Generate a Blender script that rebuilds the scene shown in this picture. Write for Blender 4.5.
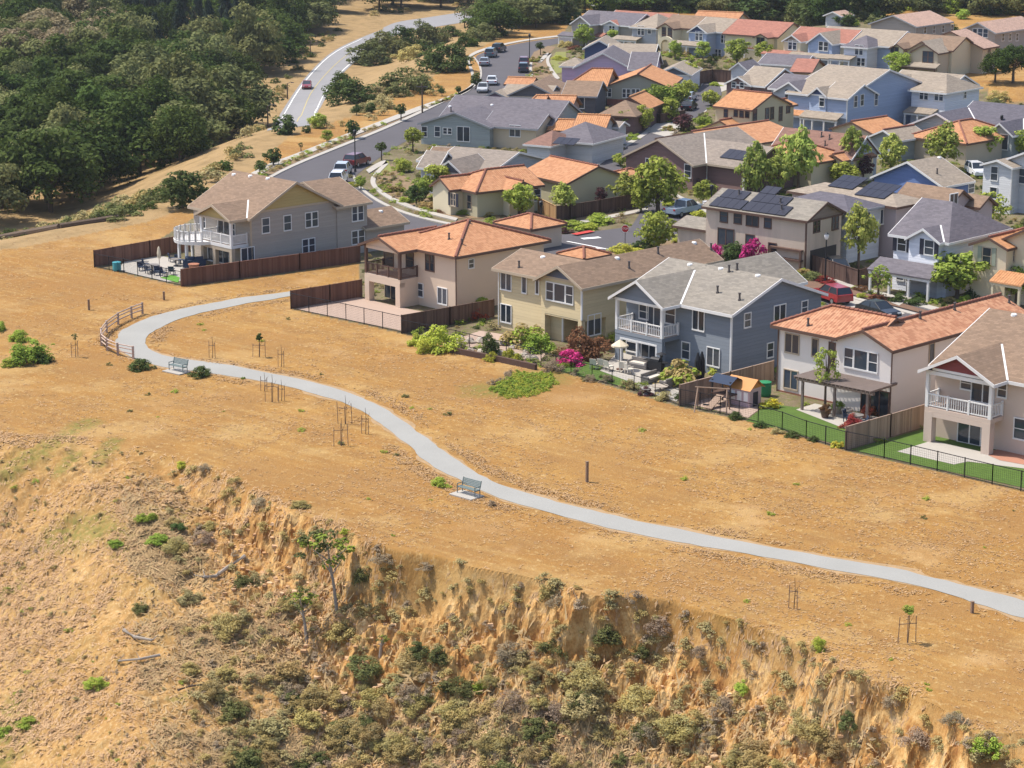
import bpy, math, random
import numpy as np
from mathutils import Vector

# ------------------------------------------------------------------ camera, light, exposure
RAD = math.radians
for _o in list(bpy.data.objects):
    bpy.data.objects.remove(_o)
scene = bpy.context.scene
COL = scene.collection
F_PX, PITCH, CAM_H = 2300.0, RAD(14.13), 47.0
cam_data = bpy.data.cameras.new('camera')
cam_data.sensor_width = 36.0
cam_data.lens = 36.0 * F_PX / 1024.0
cam_data.clip_start = 1.0
cam_data.clip_end = 20000.0
cam = bpy.data.objects.new('camera', cam_data)
COL.objects.link(cam)
cam.location = (0, 0, CAM_H)
cam.rotation_euler = (RAD(90) - PITCH, 0, 0)
scene.camera = cam

SUN_EL, SUN_AZ = RAD(62), RAD(160)          # azimuth measured from +X towards +Y
world = bpy.data.worlds.new('World')
scene.world = world
world.use_nodes = True
_wn = world.node_tree
_bg = _wn.nodes['Background']
_sky = _wn.nodes.new('ShaderNodeTexSky')
_sky.sky_type = 'NISHITA'
_sky.sun_disc = False
_sky.sun_elevation = SUN_EL
_sky.sun_rotation = RAD(90) - SUN_AZ
_sky.air_density = 0.8
_sky.dust_density = 1.6
_sky.ozone_density = 0.8
_wn.links.new(_sky.outputs[0], _bg.inputs[0])
_bg.inputs[1].default_value = 0.15
sun_data = bpy.data.lights.new('sun', 'SUN')
sun_data.energy = 3.5
sun_data.angle = RAD(0.53)
sun_data.color = (1.0, 0.95, 0.87)
sun = bpy.data.objects.new('sun', sun_data)
COL.objects.link(sun)
_sd = Vector((math.cos(SUN_AZ) * math.cos(SUN_EL), math.sin(SUN_AZ) * math.cos(SUN_EL), math.sin(SUN_EL)))
sun.rotation_euler = _sd.to_track_quat('Z', 'Y').to_euler()
scene.view_settings.view_transform = 'Standard'
scene.view_settings.look = 'None'
scene.view_settings.exposure = 0.62
scene.view_settings.gamma = 1.0
scene.render.engine = 'CYCLES'
scene.cycles.max_bounces = 5
scene.cycles.diffuse_bounces = 3
scene.cycles.transparent_max_bounces = 6

rng = random.Random(7)
# ------------------------------------------------------------------ pixel -> place in the world
CP, SP = math.cos(PITCH), math.sin(PITCH)
def ray(px, py):
    a = (px - 512.0) / F_PX
    b = (384.0 - py) / F_PX
    return np.array([a, CP + b * SP, -SP + b * CP])
def on_plane(px, py, z):
    d = ray(px, py)
    t = (z - CAM_H) / d[2]
    return np.array([d[0] * t, d[1] * t, z])

_nr = np.random.RandomState(11)
_TAB = _nr.rand(256, 256)
def vnoise(x, y):
    x = np.asarray(x, float); y = np.asarray(y, float)
    xi = np.floor(x).astype(int); yi = np.floor(y).astype(int)
    fx = x - xi; fy = y - yi
    fx = fx * fx * (3 - 2 * fx); fy = fy * fy * (3 - 2 * fy)
    x0 = xi & 255; x1 = (xi + 1) & 255; y0 = yi & 255; y1 = (yi + 1) & 255
    return (_TAB[x0, y0] * (1 - fx) + _TAB[x1, y0] * fx) * (1 - fy) + (_TAB[x0, y1] * (1 - fx) + _TAB[x1, y1] * fx) * fy
def fbm(x, y, n=4):
    s = 0; a = .5; f = 1.0
    for i in range(n):
        s = s + a * vnoise(np.asarray(x) * f + 17.3 * i, np.asarray(y) * f + 5.1 * i)
        a *= .5; f *= 2.03
    return s / (1 - .5 ** n)
def sstep(a, b, x):
    t = np.clip((np.asarray(x, float) - a) / (b - a), 0, 1)
    return t * t * (3 - 2 * t)

def poly_dist(poly, x, y, ext=50):
    """distance to an open polyline, side sign (+ = right of travel), arc length of the nearest point"""
    x = np.asarray(x, float); y = np.asarray(y, float)
    best = np.full(x.shape, 1e9); sgn = np.ones(x.shape); arc = np.zeros(x.shape); s0 = 0.0
    n = len(poly) - 1
    for i in range(n):
        ax, ay = poly[i]; bx, by = poly[i + 1]
        dx, dy = bx - ax, by - ay
        L = math.hypot(dx, dy)
        t0 = ((x - ax) * dx + (y - ay) * dy) / (L * L)
        t = np.clip(t0, 0 if i else -ext, 1 if i < n - 1 else 1 + ext)
        ex = x - (ax + t * dx); ey = y - (ay + t * dy)
        d = np.hypot(ex, ey)
        cr = dx * (y - ay) - dy * (x - ax)
        m = d < best - 1e-9
        best = np.where(m, d, best)
        sgn = np.where(m, np.where(cr < 0, 1.0, -1.0), sgn)
        arc = np.where(m, s0 + t * L, arc)
        s0 += L
    return best * sgn, arc
def plan(pts):
    return [tuple(on_plane(px, py, 0.0)[:2]) for px, py in pts]
BLUFF = plan([(-420, 330), (-150, 395), (0, 436), (60, 436), (110, 442), (165, 457), (205, 470), (250, 490), (300, 510), (345, 531),
              (385, 553), (430, 561), (480, 569), (530, 577), (570, 589), (620, 597), (680, 608), (740, 625), (800, 649),
              (850, 668), (900, 690), (950, 715), (1000, 742), (1060, 764), (1250, 830)])
def _chaikin(P, it):
    for _ in range(it):
        Q = [P[0]]
        for a, b in zip(P[:-1], P[1:]):
            Q += [(a[0] * .75 + b[0] * .25, a[1] * .75 + b[1] * .25), (a[0] * .25 + b[0] * .75, a[1] * .25 + b[1] * .75)]
        P = Q + [P[-1]]
    return P
BLUFF_A, BLUFF_B = BLUFF[5], BLUFF[10]
BLUFF = _chaikin(BLUFF, 1)
def along(x, y): return .73 * x - .68 * y
def cutside(x, y): return x + .21 * (y - 125)       # grows from the grassy slope towards the eroded cut
VALLEY = plan([(-300, 268), (0, 243), (120, 219), (200, 190), (240, 154), (262, 137), (286, 127.5), (330, 115), (395, 86), (440, 58), (468, 44), (500, 28), (560, 10)])
TERR_A, TERR_B = plan([(640, 74)])[0], plan([(935, 98)])[0]
_tl = math.hypot(TERR_B[0] - TERR_A[0], TERR_B[1] - TERR_A[1])
TERR_D = ((TERR_B[0] - TERR_A[0]) / _tl, (TERR_B[1] - TERR_A[1]) / _tl)

def terrain_parts(x, y):
    x = np.asarray(x, float); y = np.asarray(y, float)
    d, s = poly_dist(BLUFF, x, y)
    return d, s
ARC_A, ARC_B = -23.0, -7.0
def TZ(x, y):
    x = np.atleast_1d(np.asarray(x, float)); y = np.atleast_1d(np.asarray(y, float))
    z = np.zeros(x.shape)
    # ---- bluff towards the camera
    near = y < 330
    if near.any():
        xx = x[near]; yy = y[near]
        d, s = poly_dist(BLUFF, xx, yy)
        s = along(xx, yy)
        st = sstep(ARC_A, ARC_B, cutside(xx, yy))
        d0 = d + (fbm(s * .16, d * .03 + 3, 3) - .5) * 4.0 * st + (fbm(s * .5, d * .10 + 9, 3) - .5) * 1.6 * st * sstep(-1, 2, d)
        rill = np.abs(vnoise(s * 1.5 + vnoise(s * .4, d * .5) * 1.5, d * .16 + 40) - .5) * 2
        d0 = d0 - (1 - rill) ** 2 * .42 * st * sstep(.3, 1.4, d) * (1 - .75 * sstep(4, 9, d))
        dp = np.maximum(d0, 0)
        steep = 2.6 * np.minimum(dp, 1.5) + .80 * np.clip(dp - 1.7, 0, 8) + .58 * np.maximum(dp - 9.7, 0)
        gentle = .40 * dp * sstep(-2, 14, dp) + .10 * np.maximum(dp - 20, 0)
        drop = steep * st + gentle * (1 - st)
        drop = np.minimum(drop, 34 + .02 * drop)
        rough = ((fbm(xx * .5, yy * .5, 4) - .5) * 1.0 + (fbm(xx * 1.7, yy * 1.7, 3) - .5) * .5) * sstep(0, 3, d)
        rough = rough + (np.abs(fbm(xx * .9 + 9, yy * .9, 4) - .5) * -2.9 + .38 + (vnoise(xx * 2.3, yy * 2.3) - .5) * .5 + (vnoise(xx * 4.1 + 3, yy * 4.1) - .5) * .35) * sstep(0, 1.2, d) * (1 - sstep(6, 11, d)) * st
        swell = (fbm(xx * .03 + 4, yy * .03, 2) - .5) * .5 * sstep(-3, -14, d) * sstep(-38, -24, d)
        z[near] = -drop + rough + swell * 0
    # ---- valley with the lower road on the far left
    far = y > 150
    if far.any():
        xx = x[far]; yy = y[far]
        d, s = poly_dist(VALLEY, xx, yy)
        dv = -d
        zz = -7.5 * sstep(-1, 26, dv) + .055 * np.maximum(dv - 55, 0) * sstep(0, 1, 1)
        zz = np.where(dv > 0, zz, 0)
        # gentle terrace under the last row of houses
        tx = xx - TERR_A[0]; ty = yy - TERR_A[1]
        al = tx * TERR_D[0] + ty * TERR_D[1]
        nd = -tx * TERR_D[1] + ty * TERR_D[0]
        zz = zz + (2.0 * sstep(0, 12, nd) + .02 * np.maximum(nd - 40, 0)) * sstep(-26, 0, al) * (dv <= 0)
        z[far] += zz
    return z
def tz(x, y):
    return float(TZ(x, y)[0])
_ts = np.concatenate([np.arange(60, 260, 2.0), np.arange(260, 900, 6.0)])
def hit(px, py, dz=0.0):
    """first point where the sight line through a pixel meets the ground raised by dz"""
    q = on_plane(px, py, dz)
    qx, qy = np.array([q[0]]), np.array([q[1]])
    if 0 < q[1] < 900 and poly_dist(BLUFF, qx, qy)[0][0] < -9 and poly_dist(VALLEY, qx, qy)[0][0] > .5:
        nd = -(q[0] - TERR_A[0]) * TERR_D[1] + (q[1] - TERR_A[1]) * TERR_D[0]
        if nd < -1 or (q[0] - TERR_A[0]) * TERR_D[0] + (q[1] - TERR_A[1]) * TERR_D[1] < -27: return q
    d = ray(px, py)
    d = d / np.linalg.norm(d)
    P = d[None, :] * _ts[:, None]
    h = CAM_H + P[:, 2] - TZ(P[:, 0], P[:, 1]) - dz
    i = int(np.argmax(h < 0))
    if h[i] >= 0:
        return on_plane(px, py, dz)
    lo, hi = _ts[max(i - 1, 0)], _ts[i]
    for _ in range(2):
        T = np.linspace(lo, hi, 14)
        P = d[None, :] * T[:, None]
        h = CAM_H + P[:, 2] - TZ(P[:, 0], P[:, 1]) - dz
        i = max(1, int(np.argmax(h < 0))) if (h < 0).any() else 13
        lo, hi = T[i - 1], T[i]
    p = d * (lo + (hi - lo) * h[i - 1] / max(1e-9, h[i - 1] - h[i]))
    return np.array([p[0], p[1], CAM_H + p[2]])
def scale_at(p):
    """pixels per metre at a point"""
    return F_PX / (p[1] * CP + (CAM_H - p[2]) * SP)

# ------------------------------------------------------------------ materials
MATS = {}
def new_mat(name):
    m = bpy.data.materials.new(name)
    m.use_nodes = True
    nt = m.node_tree
    b = nt.nodes['Principled BSDF']
    b.inputs['Specular IOR Level'].default_value = 0.25
    return m, nt, b
def node(nt, typ, **kw):
    n = nt.nodes.new(typ)
    for k, v in kw.items():
        setattr(n, k, v)
    return n
def mixc(nt, fac, a, b, mode='MIX'):
    n = nt.nodes.new('ShaderNodeMix')
    n.data_type = 'RGBA'; n.blend_type = mode
    for sock, v in ((n.inputs['Factor'], fac), (n.inputs['A'], a), (n.inputs['B'], b)):
        if hasattr(v, 'is_output'):
            nt.links.new(v, sock)
        elif isinstance(v, (int, float)):
            sock.default_value = v
        else:
            sock.default_value = (v[0], v[1], v[2], 1)
    return n.outputs['Result']
def math_n(nt, op, a, b=0.0, c=0.0):
    n = nt.nodes.new('ShaderNodeMath'); n.operation = op
    for i, v in enumerate((a, b, c)):
        if hasattr(v, 'is_output'):
            nt.links.new(v, n.inputs[i])
        else:
            n.inputs[i].default_value = v
    return n.outputs[0]
def ramp(nt, fac, stops):
    n = nt.nodes.new('ShaderNodeValToRGB')
    el = n.color_ramp.elements
    while len(el) < len(stops):
        el.new(.5)
    for e, (p, c) in zip(el, stops):
        e.position = p
        e.color = (c[0], c[1], c[2], 1) if not isinstance(c, (int, float)) else (c, c, c, 1)
    nt.links.new(fac, n.inputs[0])
    return n.outputs[0]
def noise(nt, vec, scale, detail=4, rough=.6):
    n = nt.nodes.new('ShaderNodeTexNoise')
    n.inputs['Scale'].default_value = scale; n.inputs['Detail'].default_value = detail; n.inputs['Roughness'].default_value = rough
    if vec is not None:
        nt.links.new(vec, n.inputs['Vector'])
    return n.outputs['Fac']
def coords(nt, kind='Object'):
    return nt.nodes.new('ShaderNodeTexCoord').outputs[kind]
def world_pos(nt):
    return nt.nodes.new('ShaderNodeNewGeometry').outputs['Position']
def bump(nt, b, h, strength=.4, dist=.05):
    n = nt.nodes.new('ShaderNodeBump')
    n.inputs['Strength'].default_value = strength; n.inputs['Distance'].default_value = dist
    nt.links.new(h, n.inputs['Height']); nt.links.new(n.outputs[0], b.inputs['Normal'])
def sc(c, f):
    return tuple(min(1, v * f) for v in c[:3])

def m_plain(name, c, rough=.6, var=.12, scale=1.5, metal=0.0, bmp=0.0):
    if name in MATS: return MATS[name]
    m, nt, b = new_mat(name)
    co = world_pos(nt)
    f = noise(nt, co, scale, 5)
    b.inputs['Roughness'].default_value = rough; b.inputs['Metallic'].default_value = metal
    nt.links.new(mixc(nt, f, sc(c, 1 - var), sc(c, 1 + var)), b.inputs['Base Color'])
    if bmp:
        bump(nt, b, noise(nt, co, scale * 6, 3), bmp, .03)
    MATS[name] = m
    return m
def m_stucco(name, c):
    if name in MATS: return MATS[name]
    m, nt, b = new_mat(name)
    co = world_pos(nt)
    big = noise(nt, co, .35, 4); fine = noise(nt, co, 9, 3)
    c1 = mixc(nt, big, sc(c, .93), sc(c, 1.06))
    c2 = mixc(nt, math_n(nt, 'MULTIPLY', fine, .25), c1, sc(c, .8))
    nt.links.new(c2, b.inputs['Base Color']); b.inputs['Roughness'].default_value = .9
    bump(nt, b, fine, .3, .02)
    MATS[name] = m
    return m
def m_siding(name, c, step=.26, vert=False):
    if name in MATS: return MATS[name]
    m, nt, b = new_mat(name)
    co = coords(nt)
    sep = node(nt, 'ShaderNodeSeparateXYZ'); nt.links.new(co, sep.inputs[0])
    if vert:
        v = math_n(nt, 'ADD', sep.outputs[0], sep.outputs[1])
    else:
        v = sep.outputs[2]
    fr = math_n(nt, 'FRACT', math_n(nt, 'DIVIDE', v, step))
    row = math_n(nt, 'FLOOR', math_n(nt, 'DIVIDE', v, step))
    wn = node(nt, 'ShaderNodeTexWhiteNoise', noise_dimensions='1D'); nt.links.new(row, wn.inputs['W'])
    big = noise(nt, co, .5, 4)
    f = math_n(nt, 'ADD', math_n(nt, 'MULTIPLY', wn.outputs[0], .5), math_n(nt, 'MULTIPLY', big, .5))
    nt.links.new(mixc(nt, f, sc(c, .90), sc(c, 1.10)), b.inputs['Base Color'])
    b.inputs['Roughness'].default_value = .75
    if vert:
        h = math_n(nt, 'GREATER_THAN', fr, .12)
        bump(nt, b, h, .6, .03)
    else:
        bump(nt, b, math_n(nt, 'SUBTRACT', 1.0, fr), 1.0, .06)
    MATS[name] = m
    return m
def m_shingle(name, c):
    if name in MATS: return MATS[name]
    m, nt, b = new_mat(name)
    uv = coords(nt, 'UV')
    br = node(nt, 'ShaderNodeTexBrick')
    br.inputs['Scale'].default_value = 1.0
    br.inputs['Brick Width'].default_value = .45; br.inputs['Row Height'].default_value = .22
    br.inputs['Mortar Size'].default_value = .012
    br.inputs['Color1'].default_value = (*sc(c, .78), 1); br.inputs['Color2'].default_value = (*sc(c, 1.22), 1)
    br.inputs['Mortar'].default_value = (*sc(c, .7), 1)
    nt.links.new(uv, br.inputs['Vector'])
    wp = world_pos(nt)
    big = noise(nt, wp, .45, 5, .65)
    fine = noise(nt, wp, 7, 3)
    c1 = mixc(nt, math_n(nt, 'MULTIPLY', fine, .55), br.outputs['Color'], sc(c, 1.05))
    c2 = mixc(nt, big, (.84, .84, .86), (1.14, 1.12, 1.08), 'MIX')
    nt.links.new(mixc(nt, 1.0, c1, c2, 'MULTIPLY'), b.inputs['Base Color'])
    b.inputs['Roughness'].default_value = .9
    bump(nt, b, math_n(nt, 'ADD', fine, br.outputs['Fac']), .35, .03)
    MATS[name] = m
    return m
def m_tile(name, c, c2):
    if name in MATS: return MATS[name]
    m, nt, b = new_mat(name)
    uv = coords(nt, 'UV')
    sep = node(nt, 'ShaderNodeSeparateXYZ'); nt.links.new(uv, sep.inputs[0])
    cu = math_n(nt, 'FLOOR', math_n(nt, 'DIVIDE', sep.outputs[0], .30))
    cv = math_n(nt, 'FLOOR', math_n(nt, 'DIVIDE', sep.outputs[1], .38))
    cmb = node(nt, 'ShaderNodeCombineXYZ'); nt.links.new(cu, cmb.inputs[0]); nt.links.new(cv, cmb.inputs[1])
    wn = node(nt, 'ShaderNodeTexWhiteNoise', noise_dimensions='2D'); nt.links.new(cmb.outputs[0], wn.inputs['Vector'])
    col = ramp(nt, wn.outputs['Value'], [(0, sc(c2, .86)), (.35, sc(c2, 1.03)), (.65, c), (1, sc(c, 1.12))])
    wp = world_pos(nt)
    big = noise(nt, wp, .5, 5)
    nt.links.new(mixc(nt, math_n(nt, 'MULTIPLY', big, .45), col, sc(c, 1.0)), b.inputs['Base Color'])
    b.inputs['Roughness'].default_value = .85
    wave = math_n(nt, 'SINE', math_n(nt, 'MULTIPLY', sep.outputs[0], 2 * math.pi / .30))
    st = math_n(nt, 'FRACT', math_n(nt, 'DIVIDE', sep.outputs[1], .38))
    h = math_n(nt, 'SUBTRACT', math_n(nt, 'MULTIPLY', wave, .5), math_n(nt, 'MULTIPLY', st, .8))
    bump(nt, b, h, .8, .06)
    MATS[name] = m
    return m
def m_island(name, c1, c2, rough=.8, extra=None, trans=0.0, up=False):
    """colour differs from plank to plank / leaf to leaf, and a little from object to object"""
    if name in MATS: return MATS[name]
    m, nt, b = new_mat(name)
    g = node(nt, 'ShaderNodeNewGeometry')
    oi = node(nt, 'ShaderNodeObjectInfo')
    f = g.outputs['Random Per Island']
    if extra:
        wp = g.outputs['Position']
        f = math_n(nt, 'ADD', math_n(nt, 'MULTIPLY', f, .55), math_n(nt, 'MULTIPLY', noise(nt, wp, extra, 3), .45))
    col = mixc(nt, f, c1, c2)
    k = math_n(nt, 'ADD', .82, math_n(nt, 'MULTIPLY', oi.outputs['Random'], .36))
    wnn = node(nt, 'ShaderNodeTexWhiteNoise', noise_dimensions='1D'); nt.links.new(oi.outputs['Random'], wnn.inputs['W'])
    hsv = node(nt, 'ShaderNodeHueSaturation'); nt.links.new(col, hsv.inputs['Color'])
    nt.links.new(math_n(nt, 'ADD', .482, math_n(nt, 'MULTIPLY', wnn.outputs[0], .03 if trans else .01)), hsv.inputs['Hue'])
    b.inputs['Specular IOR Level'].default_value = .08; nt.links.new(k, hsv.inputs['Value'])
    nt.links.new(hsv.outputs[0], b.inputs['Base Color'])
    b.inputs['Roughness'].default_value = rough
    if up:
        vec = node(nt, 'ShaderNodeCombineXYZ'); vec.inputs[0].default_value = -.25; vec.inputs[2].default_value = .95
        nt.links.new(vec.outputs[0], b.inputs['Normal'])
    if trans:
        tr = node(nt, 'ShaderNodeBsdfTranslucent'); nt.links.new(hsv.outputs[0], tr.inputs['Color'])
        mx = node(nt, 'ShaderNodeMixShader'); mx.inputs[0].default_value = trans
        nt.links.new(b.outputs[0], mx.inputs[1]); nt.links.new(tr.outputs[0], mx.inputs[2])
        nt.links.new(mx.outputs[0], nt.nodes['Material Output'].inputs['Surface'])
    MATS[name] = m
    return m
def m_glass(name='window_glass', c=(.035, .045, .06)):
    if name in MATS: return MATS[name]
    m, nt, b = new_mat(name)
    oi = node(nt, 'ShaderNodeObjectInfo')
    nt.links.new(mixc(nt, oi.outputs['Random'], sc(c, .6), sc(c, 1.8)), b.inputs['Base Color'])
    b.inputs['Roughness'].default_value = .08
    b.inputs['Specular IOR Level'].default_value = .6
    MATS[name] = m
    return m

# ------------------------------------------------------------------ mesh helpers
class MB:
    def __init__(self):
        self.v = []; self.f = []; self.mi = []; self.uv = {}
    def quad(self, pts, mi=0, uv=None):
        i = len(self.v)
        self.v += [tuple(map(float, p)) for p in pts]
        self.f.append(list(range(i, i + len(pts)))); self.mi.append(mi)
        if uv: self.uv[len(self.f) - 1] = uv
    def hexa(self, b, t, mi=0):
        """box-like solid: four bottom points counter-clockwise, four top points"""
        i = len(self.v)
        self.v += [tuple(map(float, p)) for p in b] + [tuple(map(float, p)) for p in t]
        for f in ((3, 2, 1, 0), (4, 5, 6, 7), (0, 1, 5, 4), (1, 2, 6, 5), (2, 3, 7, 6), (3, 0, 4, 7)):
            self.f.append([i + k for k in f]); self.mi.append(mi)
    def box(self, x0, x1, y0, y1, z0, z1, mi=0):
        self.hexa([(x0, y0, z0), (x1, y0, z0), (x1, y1, z0), (x0, y1, z0)], [(x0, y0, z1), (x1, y0, z1), (x1, y1, z1), (x0, y1, z1)], mi)
    def beam(self, p, q, w, h, mi=0):
        """bar from p to q: w wide sideways, h tall, top edge on the line"""
        p = Vector(p); q = Vector(q)
        d = (q - p); d.z = 0
        if d.length < 1e-6:
            s = Vector((1, 0, 0))
        else:
            d.normalize(); s = Vector((-d.y, d.x, 0))
        s = s * (w / 2); dn = Vector((0, 0, -h))
        self.hexa([p + s * -1 + dn, q - s + dn, q + s + dn, p + s + dn], [p - s, q - s, q + s, p + s], mi)
    def tube(self, pts, rad, n=6, mi=0):
        pts = [Vector(p) for p in pts]
        if not hasattr(rad, '__len__'): rad = [rad] * len(pts)
        i0 = len(self.v)
        for k, p in enumerate(pts):
            d = (pts[min(k + 1, len(pts) - 1)] - pts[max(k - 1, 0)])
            d.normalize()
            a = d.orthogonal().normalized() if abs(d.z) < .9 else Vector((1, 0, 0))
            a = (a - d * a.dot(d)).normalized()
            b = d.cross(a)
            for j in range(n):
                t = 2 * math.pi * j / n
                self.v.append(tuple(p + (a * math.cos(t) + b * math.sin(t)) * rad[k]))
        for k in range(len(pts) - 1):
            for j in range(n):
                self.f.append([i0 + k * n + j, i0 + k * n + (j + 1) % n, i0 + (k + 1) * n + (j + 1) % n, i0 + (k + 1) * n + j]); self.mi.append(mi)
        self.f.append([i0 + j for j in range(n)][::-1]); self.mi.append(mi)
        self.f.append([i0 + (len(pts) - 1) * n + j for j in range(n)]); self.mi.append(mi)
    def lathe(self, prof, n=12, c=(0, 0), mi=0):
        i0 = len(self.v)
        for r, z in prof:
            for j in range(n):
                t = 2 * math.pi * j / n
                self.v.append((c[0] + r * math.cos(t), c[1] + r * math.sin(t), z))
        for k in range(len(prof) - 1):
            for j in range(n):
                self.f.append([i0 + k * n + j, i0 + k * n + (j + 1) % n, i0 + (k + 1) * n + (j + 1) % n, i0 + (k + 1) * n + j]); self.mi.append(mi)
        self.f.append([i0 + j for j in range(n)][::-1]); self.mi.append(mi)
        self.f.append([i0 + (len(prof) - 1) * n + j for j in range(n)]); self.mi.append(mi)
    def blob(self, c, r, n=8, seed=0, jag=.25, mi=0, flat=.0):
        """an uneven rounded lump"""
        rr = random.Random(seed)
        i0 = len(self.v); rings = n // 2 + 1
        for k in range(rings):
            ph = math.pi * k / (rings - 1)
            for j in range(n):
                t = 2 * math.pi * j / n
                q = 1 + rr.uniform(-jag, jag)
                z = math.cos(ph) * r[2] * q
                self.v.append((c[0] + math.sin(ph) * math.cos(t) * r[0] * q, c[1] + math.sin(ph) * math.sin(t) * r[1] * q, c[2] + max(z, -flat if flat else z)))
        for k in range(rings - 1):
            for j in range(n):
                self.f.append([i0 + k * n + j, i0 + (k + 1) * n + j, i0 + (k + 1) * n + (j + 1) % n, i0 + k * n + (j + 1) % n]); self.mi.append(mi)
    def mesh(self, name, mats, smooth=False):
        me = bpy.data.meshes.new(name)
        me.from_pydata(self.v, [], self.f)
        if not isinstance(mats, (list, tuple)): mats = [mats]
        for m in mats: me.materials.append(m)
        if len(mats) > 1:
            me.polygons.foreach_set('material_index', self.mi)
        if self.uv:
            lay = me.uv_layers.new(name='UVMap')
            for fi, uvs in self.uv.items():
                ls = me.polygons[fi].loop_start
                for k, q in enumerate(uvs):
                    lay.data[ls + k].uv = q
        if smooth:
            me.polygons.foreach_set('use_smooth', [True] * len(me.polygons))
        me.update()
        return me
    def build(self, name, mats, parent=None, smooth=False):
        return link(name, self.mesh(name, mats, smooth), parent)
def link(name, data, parent=None, loc=None, rz=0):
    o = bpy.data.objects.new(name, data)
    COL.objects.link(o)
    if parent is not None: o.parent = parent
    if loc is not None: o.location = loc
    if rz: o.rotation_euler = (0, 0, rz)
    return o
def tag(o, label=None, cat=None, group=None, kind=None):
    if label: o['label'] = label
    if cat: o['category'] = cat
    if group: o['group'] = group
    if kind: o['kind'] = kind
    return o
def thing(name, label, cat, loc=(0, 0, 0), rz=0, group=None):
    o = link(name, None, None, loc, rz)
    o.empty_display_size = .3
    return tag(o, label, cat, group)
def copy_tree(src, loc, rz=0, label=None, group=None, scale=None):
    c = src.copy(); COL.objects.link(c)
    c.location = loc; c.rotation_euler = (0, 0, rz)
    if scale is not None: c.scale = scale if hasattr(scale, '__len__') else (scale,) * 3
    if label: c['label'] = label
    if group: c['group'] = group
    for ch in src.children:
        d = ch.copy(); COL.objects.link(d); d.parent = c
        for g in ch.children:
            e = g.copy(); COL.objects.link(e); e.parent = d
    return c
KEEP_OFF = []
def sheet(name, px_poly, mat, dz, kind='structure', res=None, label=None, cat=None, parent=None, depth=None):
    """flat area on the ground given by its outline; lies dz above the ground"""
    pts = [hit(x, y) for x, y in px_poly]
    if 'bed' not in name: KEEP_OFF.append([tuple(p[:2]) for p in pts])
    m = MB()
    m.quad([(p[0], p[1], p[2] + dz) for p in pts])
    if depth:
        n = len(pts)
        for i in range(n):
            a, b = pts[i], pts[(i + 1) % n]
            m.quad([(a[0], a[1], a[2] + dz), (a[0], a[1], a[2] + dz - depth), (b[0], b[1], b[2] + dz - depth), (b[0], b[1], b[2] + dz)])
    o = m.build(name, mat, parent)
    if kind: o['kind'] = kind
    if label: tag(o, label, cat)
    return o
def resample(pts, step):
    out = [np.array(pts[0], float)]
    for a, b in zip(pts[:-1], pts[1:]):
        a = np.array(a, float); b = np.array(b, float)
        L = np.linalg.norm(b - a); n = max(1, int(round(L / step)))
        for i in range(1, n + 1): out.append(a + (b - a) * i / n)
    return out
def smooth_line(pts, it=2):
    P = [np.array(p, float) for p in pts]
    for _ in range(it):
        Q = [P[0]]
        for a, b in zip(P[:-1], P[1:]):
            Q += [a * .75 + b * .25, a * .25 + b * .75]
        Q.append(P[-1]); P = Q
    return P
def ribbon(name, left_px, right_px, mat, dz, kind='structure', cross=4, jitter=0.0):
    """strip between two pixel lines draped on the ground"""
    A = smooth_line([hit(*p)[:2] for p in left_px]); B = smooth_line([hit(*p)[:2] for p in right_px])
    if 'strip' not in name: KEEP_OFF.append([tuple(p) for p in A] + [tuple(p) for p in B[::-1]])
    def par(P, n):
        P = [np.array(p) for p in P]
        cum = [0.0]
        for a, b in zip(P[:-1], P[1:]): cum.append(cum[-1] + np.linalg.norm(b - a))
        return [np.array([np.interp(t * cum[-1], cum, [p[0] for p in P]), np.interp(t * cum[-1], cum, [p[1] for p in P])]) for t in np.linspace(0, 1, n)], cum[-1]
    _, L = par(A, 2)
    n = max(4, int(L / 1.0))
    A, _ = par(A, n); B, _ = par(B, n)
    m = MB(); rows = []
    for i in range(n):
        ja = (vnoise(i * .45, 3.0) + .7 * vnoise(i * 1.7, 5.0) - .85) * jitter; jb = (vnoise(i * .45, 9.0) + .7 * vnoise(i * 1.7, 11.0) - .85) * jitter
        row = []
        for k in range(cross + 1):
            t = k / cross
            p = A[i] * (1 - t) + B[i] * t
            if k == 0: p = p + (A[i] - B[i]) * 0 + (A[i] - B[i]) / np.linalg.norm(A[i] - B[i]) * float(ja)
            if k == cross: p = p + (B[i] - A[i]) / np.linalg.norm(A[i] - B[i]) * float(jb)
            row.append(len(m.v)); m.v.append((float(p[0]), float(p[1]), tz(p[0], p[1]) + dz))
        rows.append(row)
    for a, b in zip(rows[:-1], rows[1:]):
        for k in range(cross):
            m.f.append([a[k], a[k + 1], b[k + 1], b[k]]); m.mi.append(0)
    o = m.build(name, mat)
    if kind: o['kind'] = kind
    return o

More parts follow.
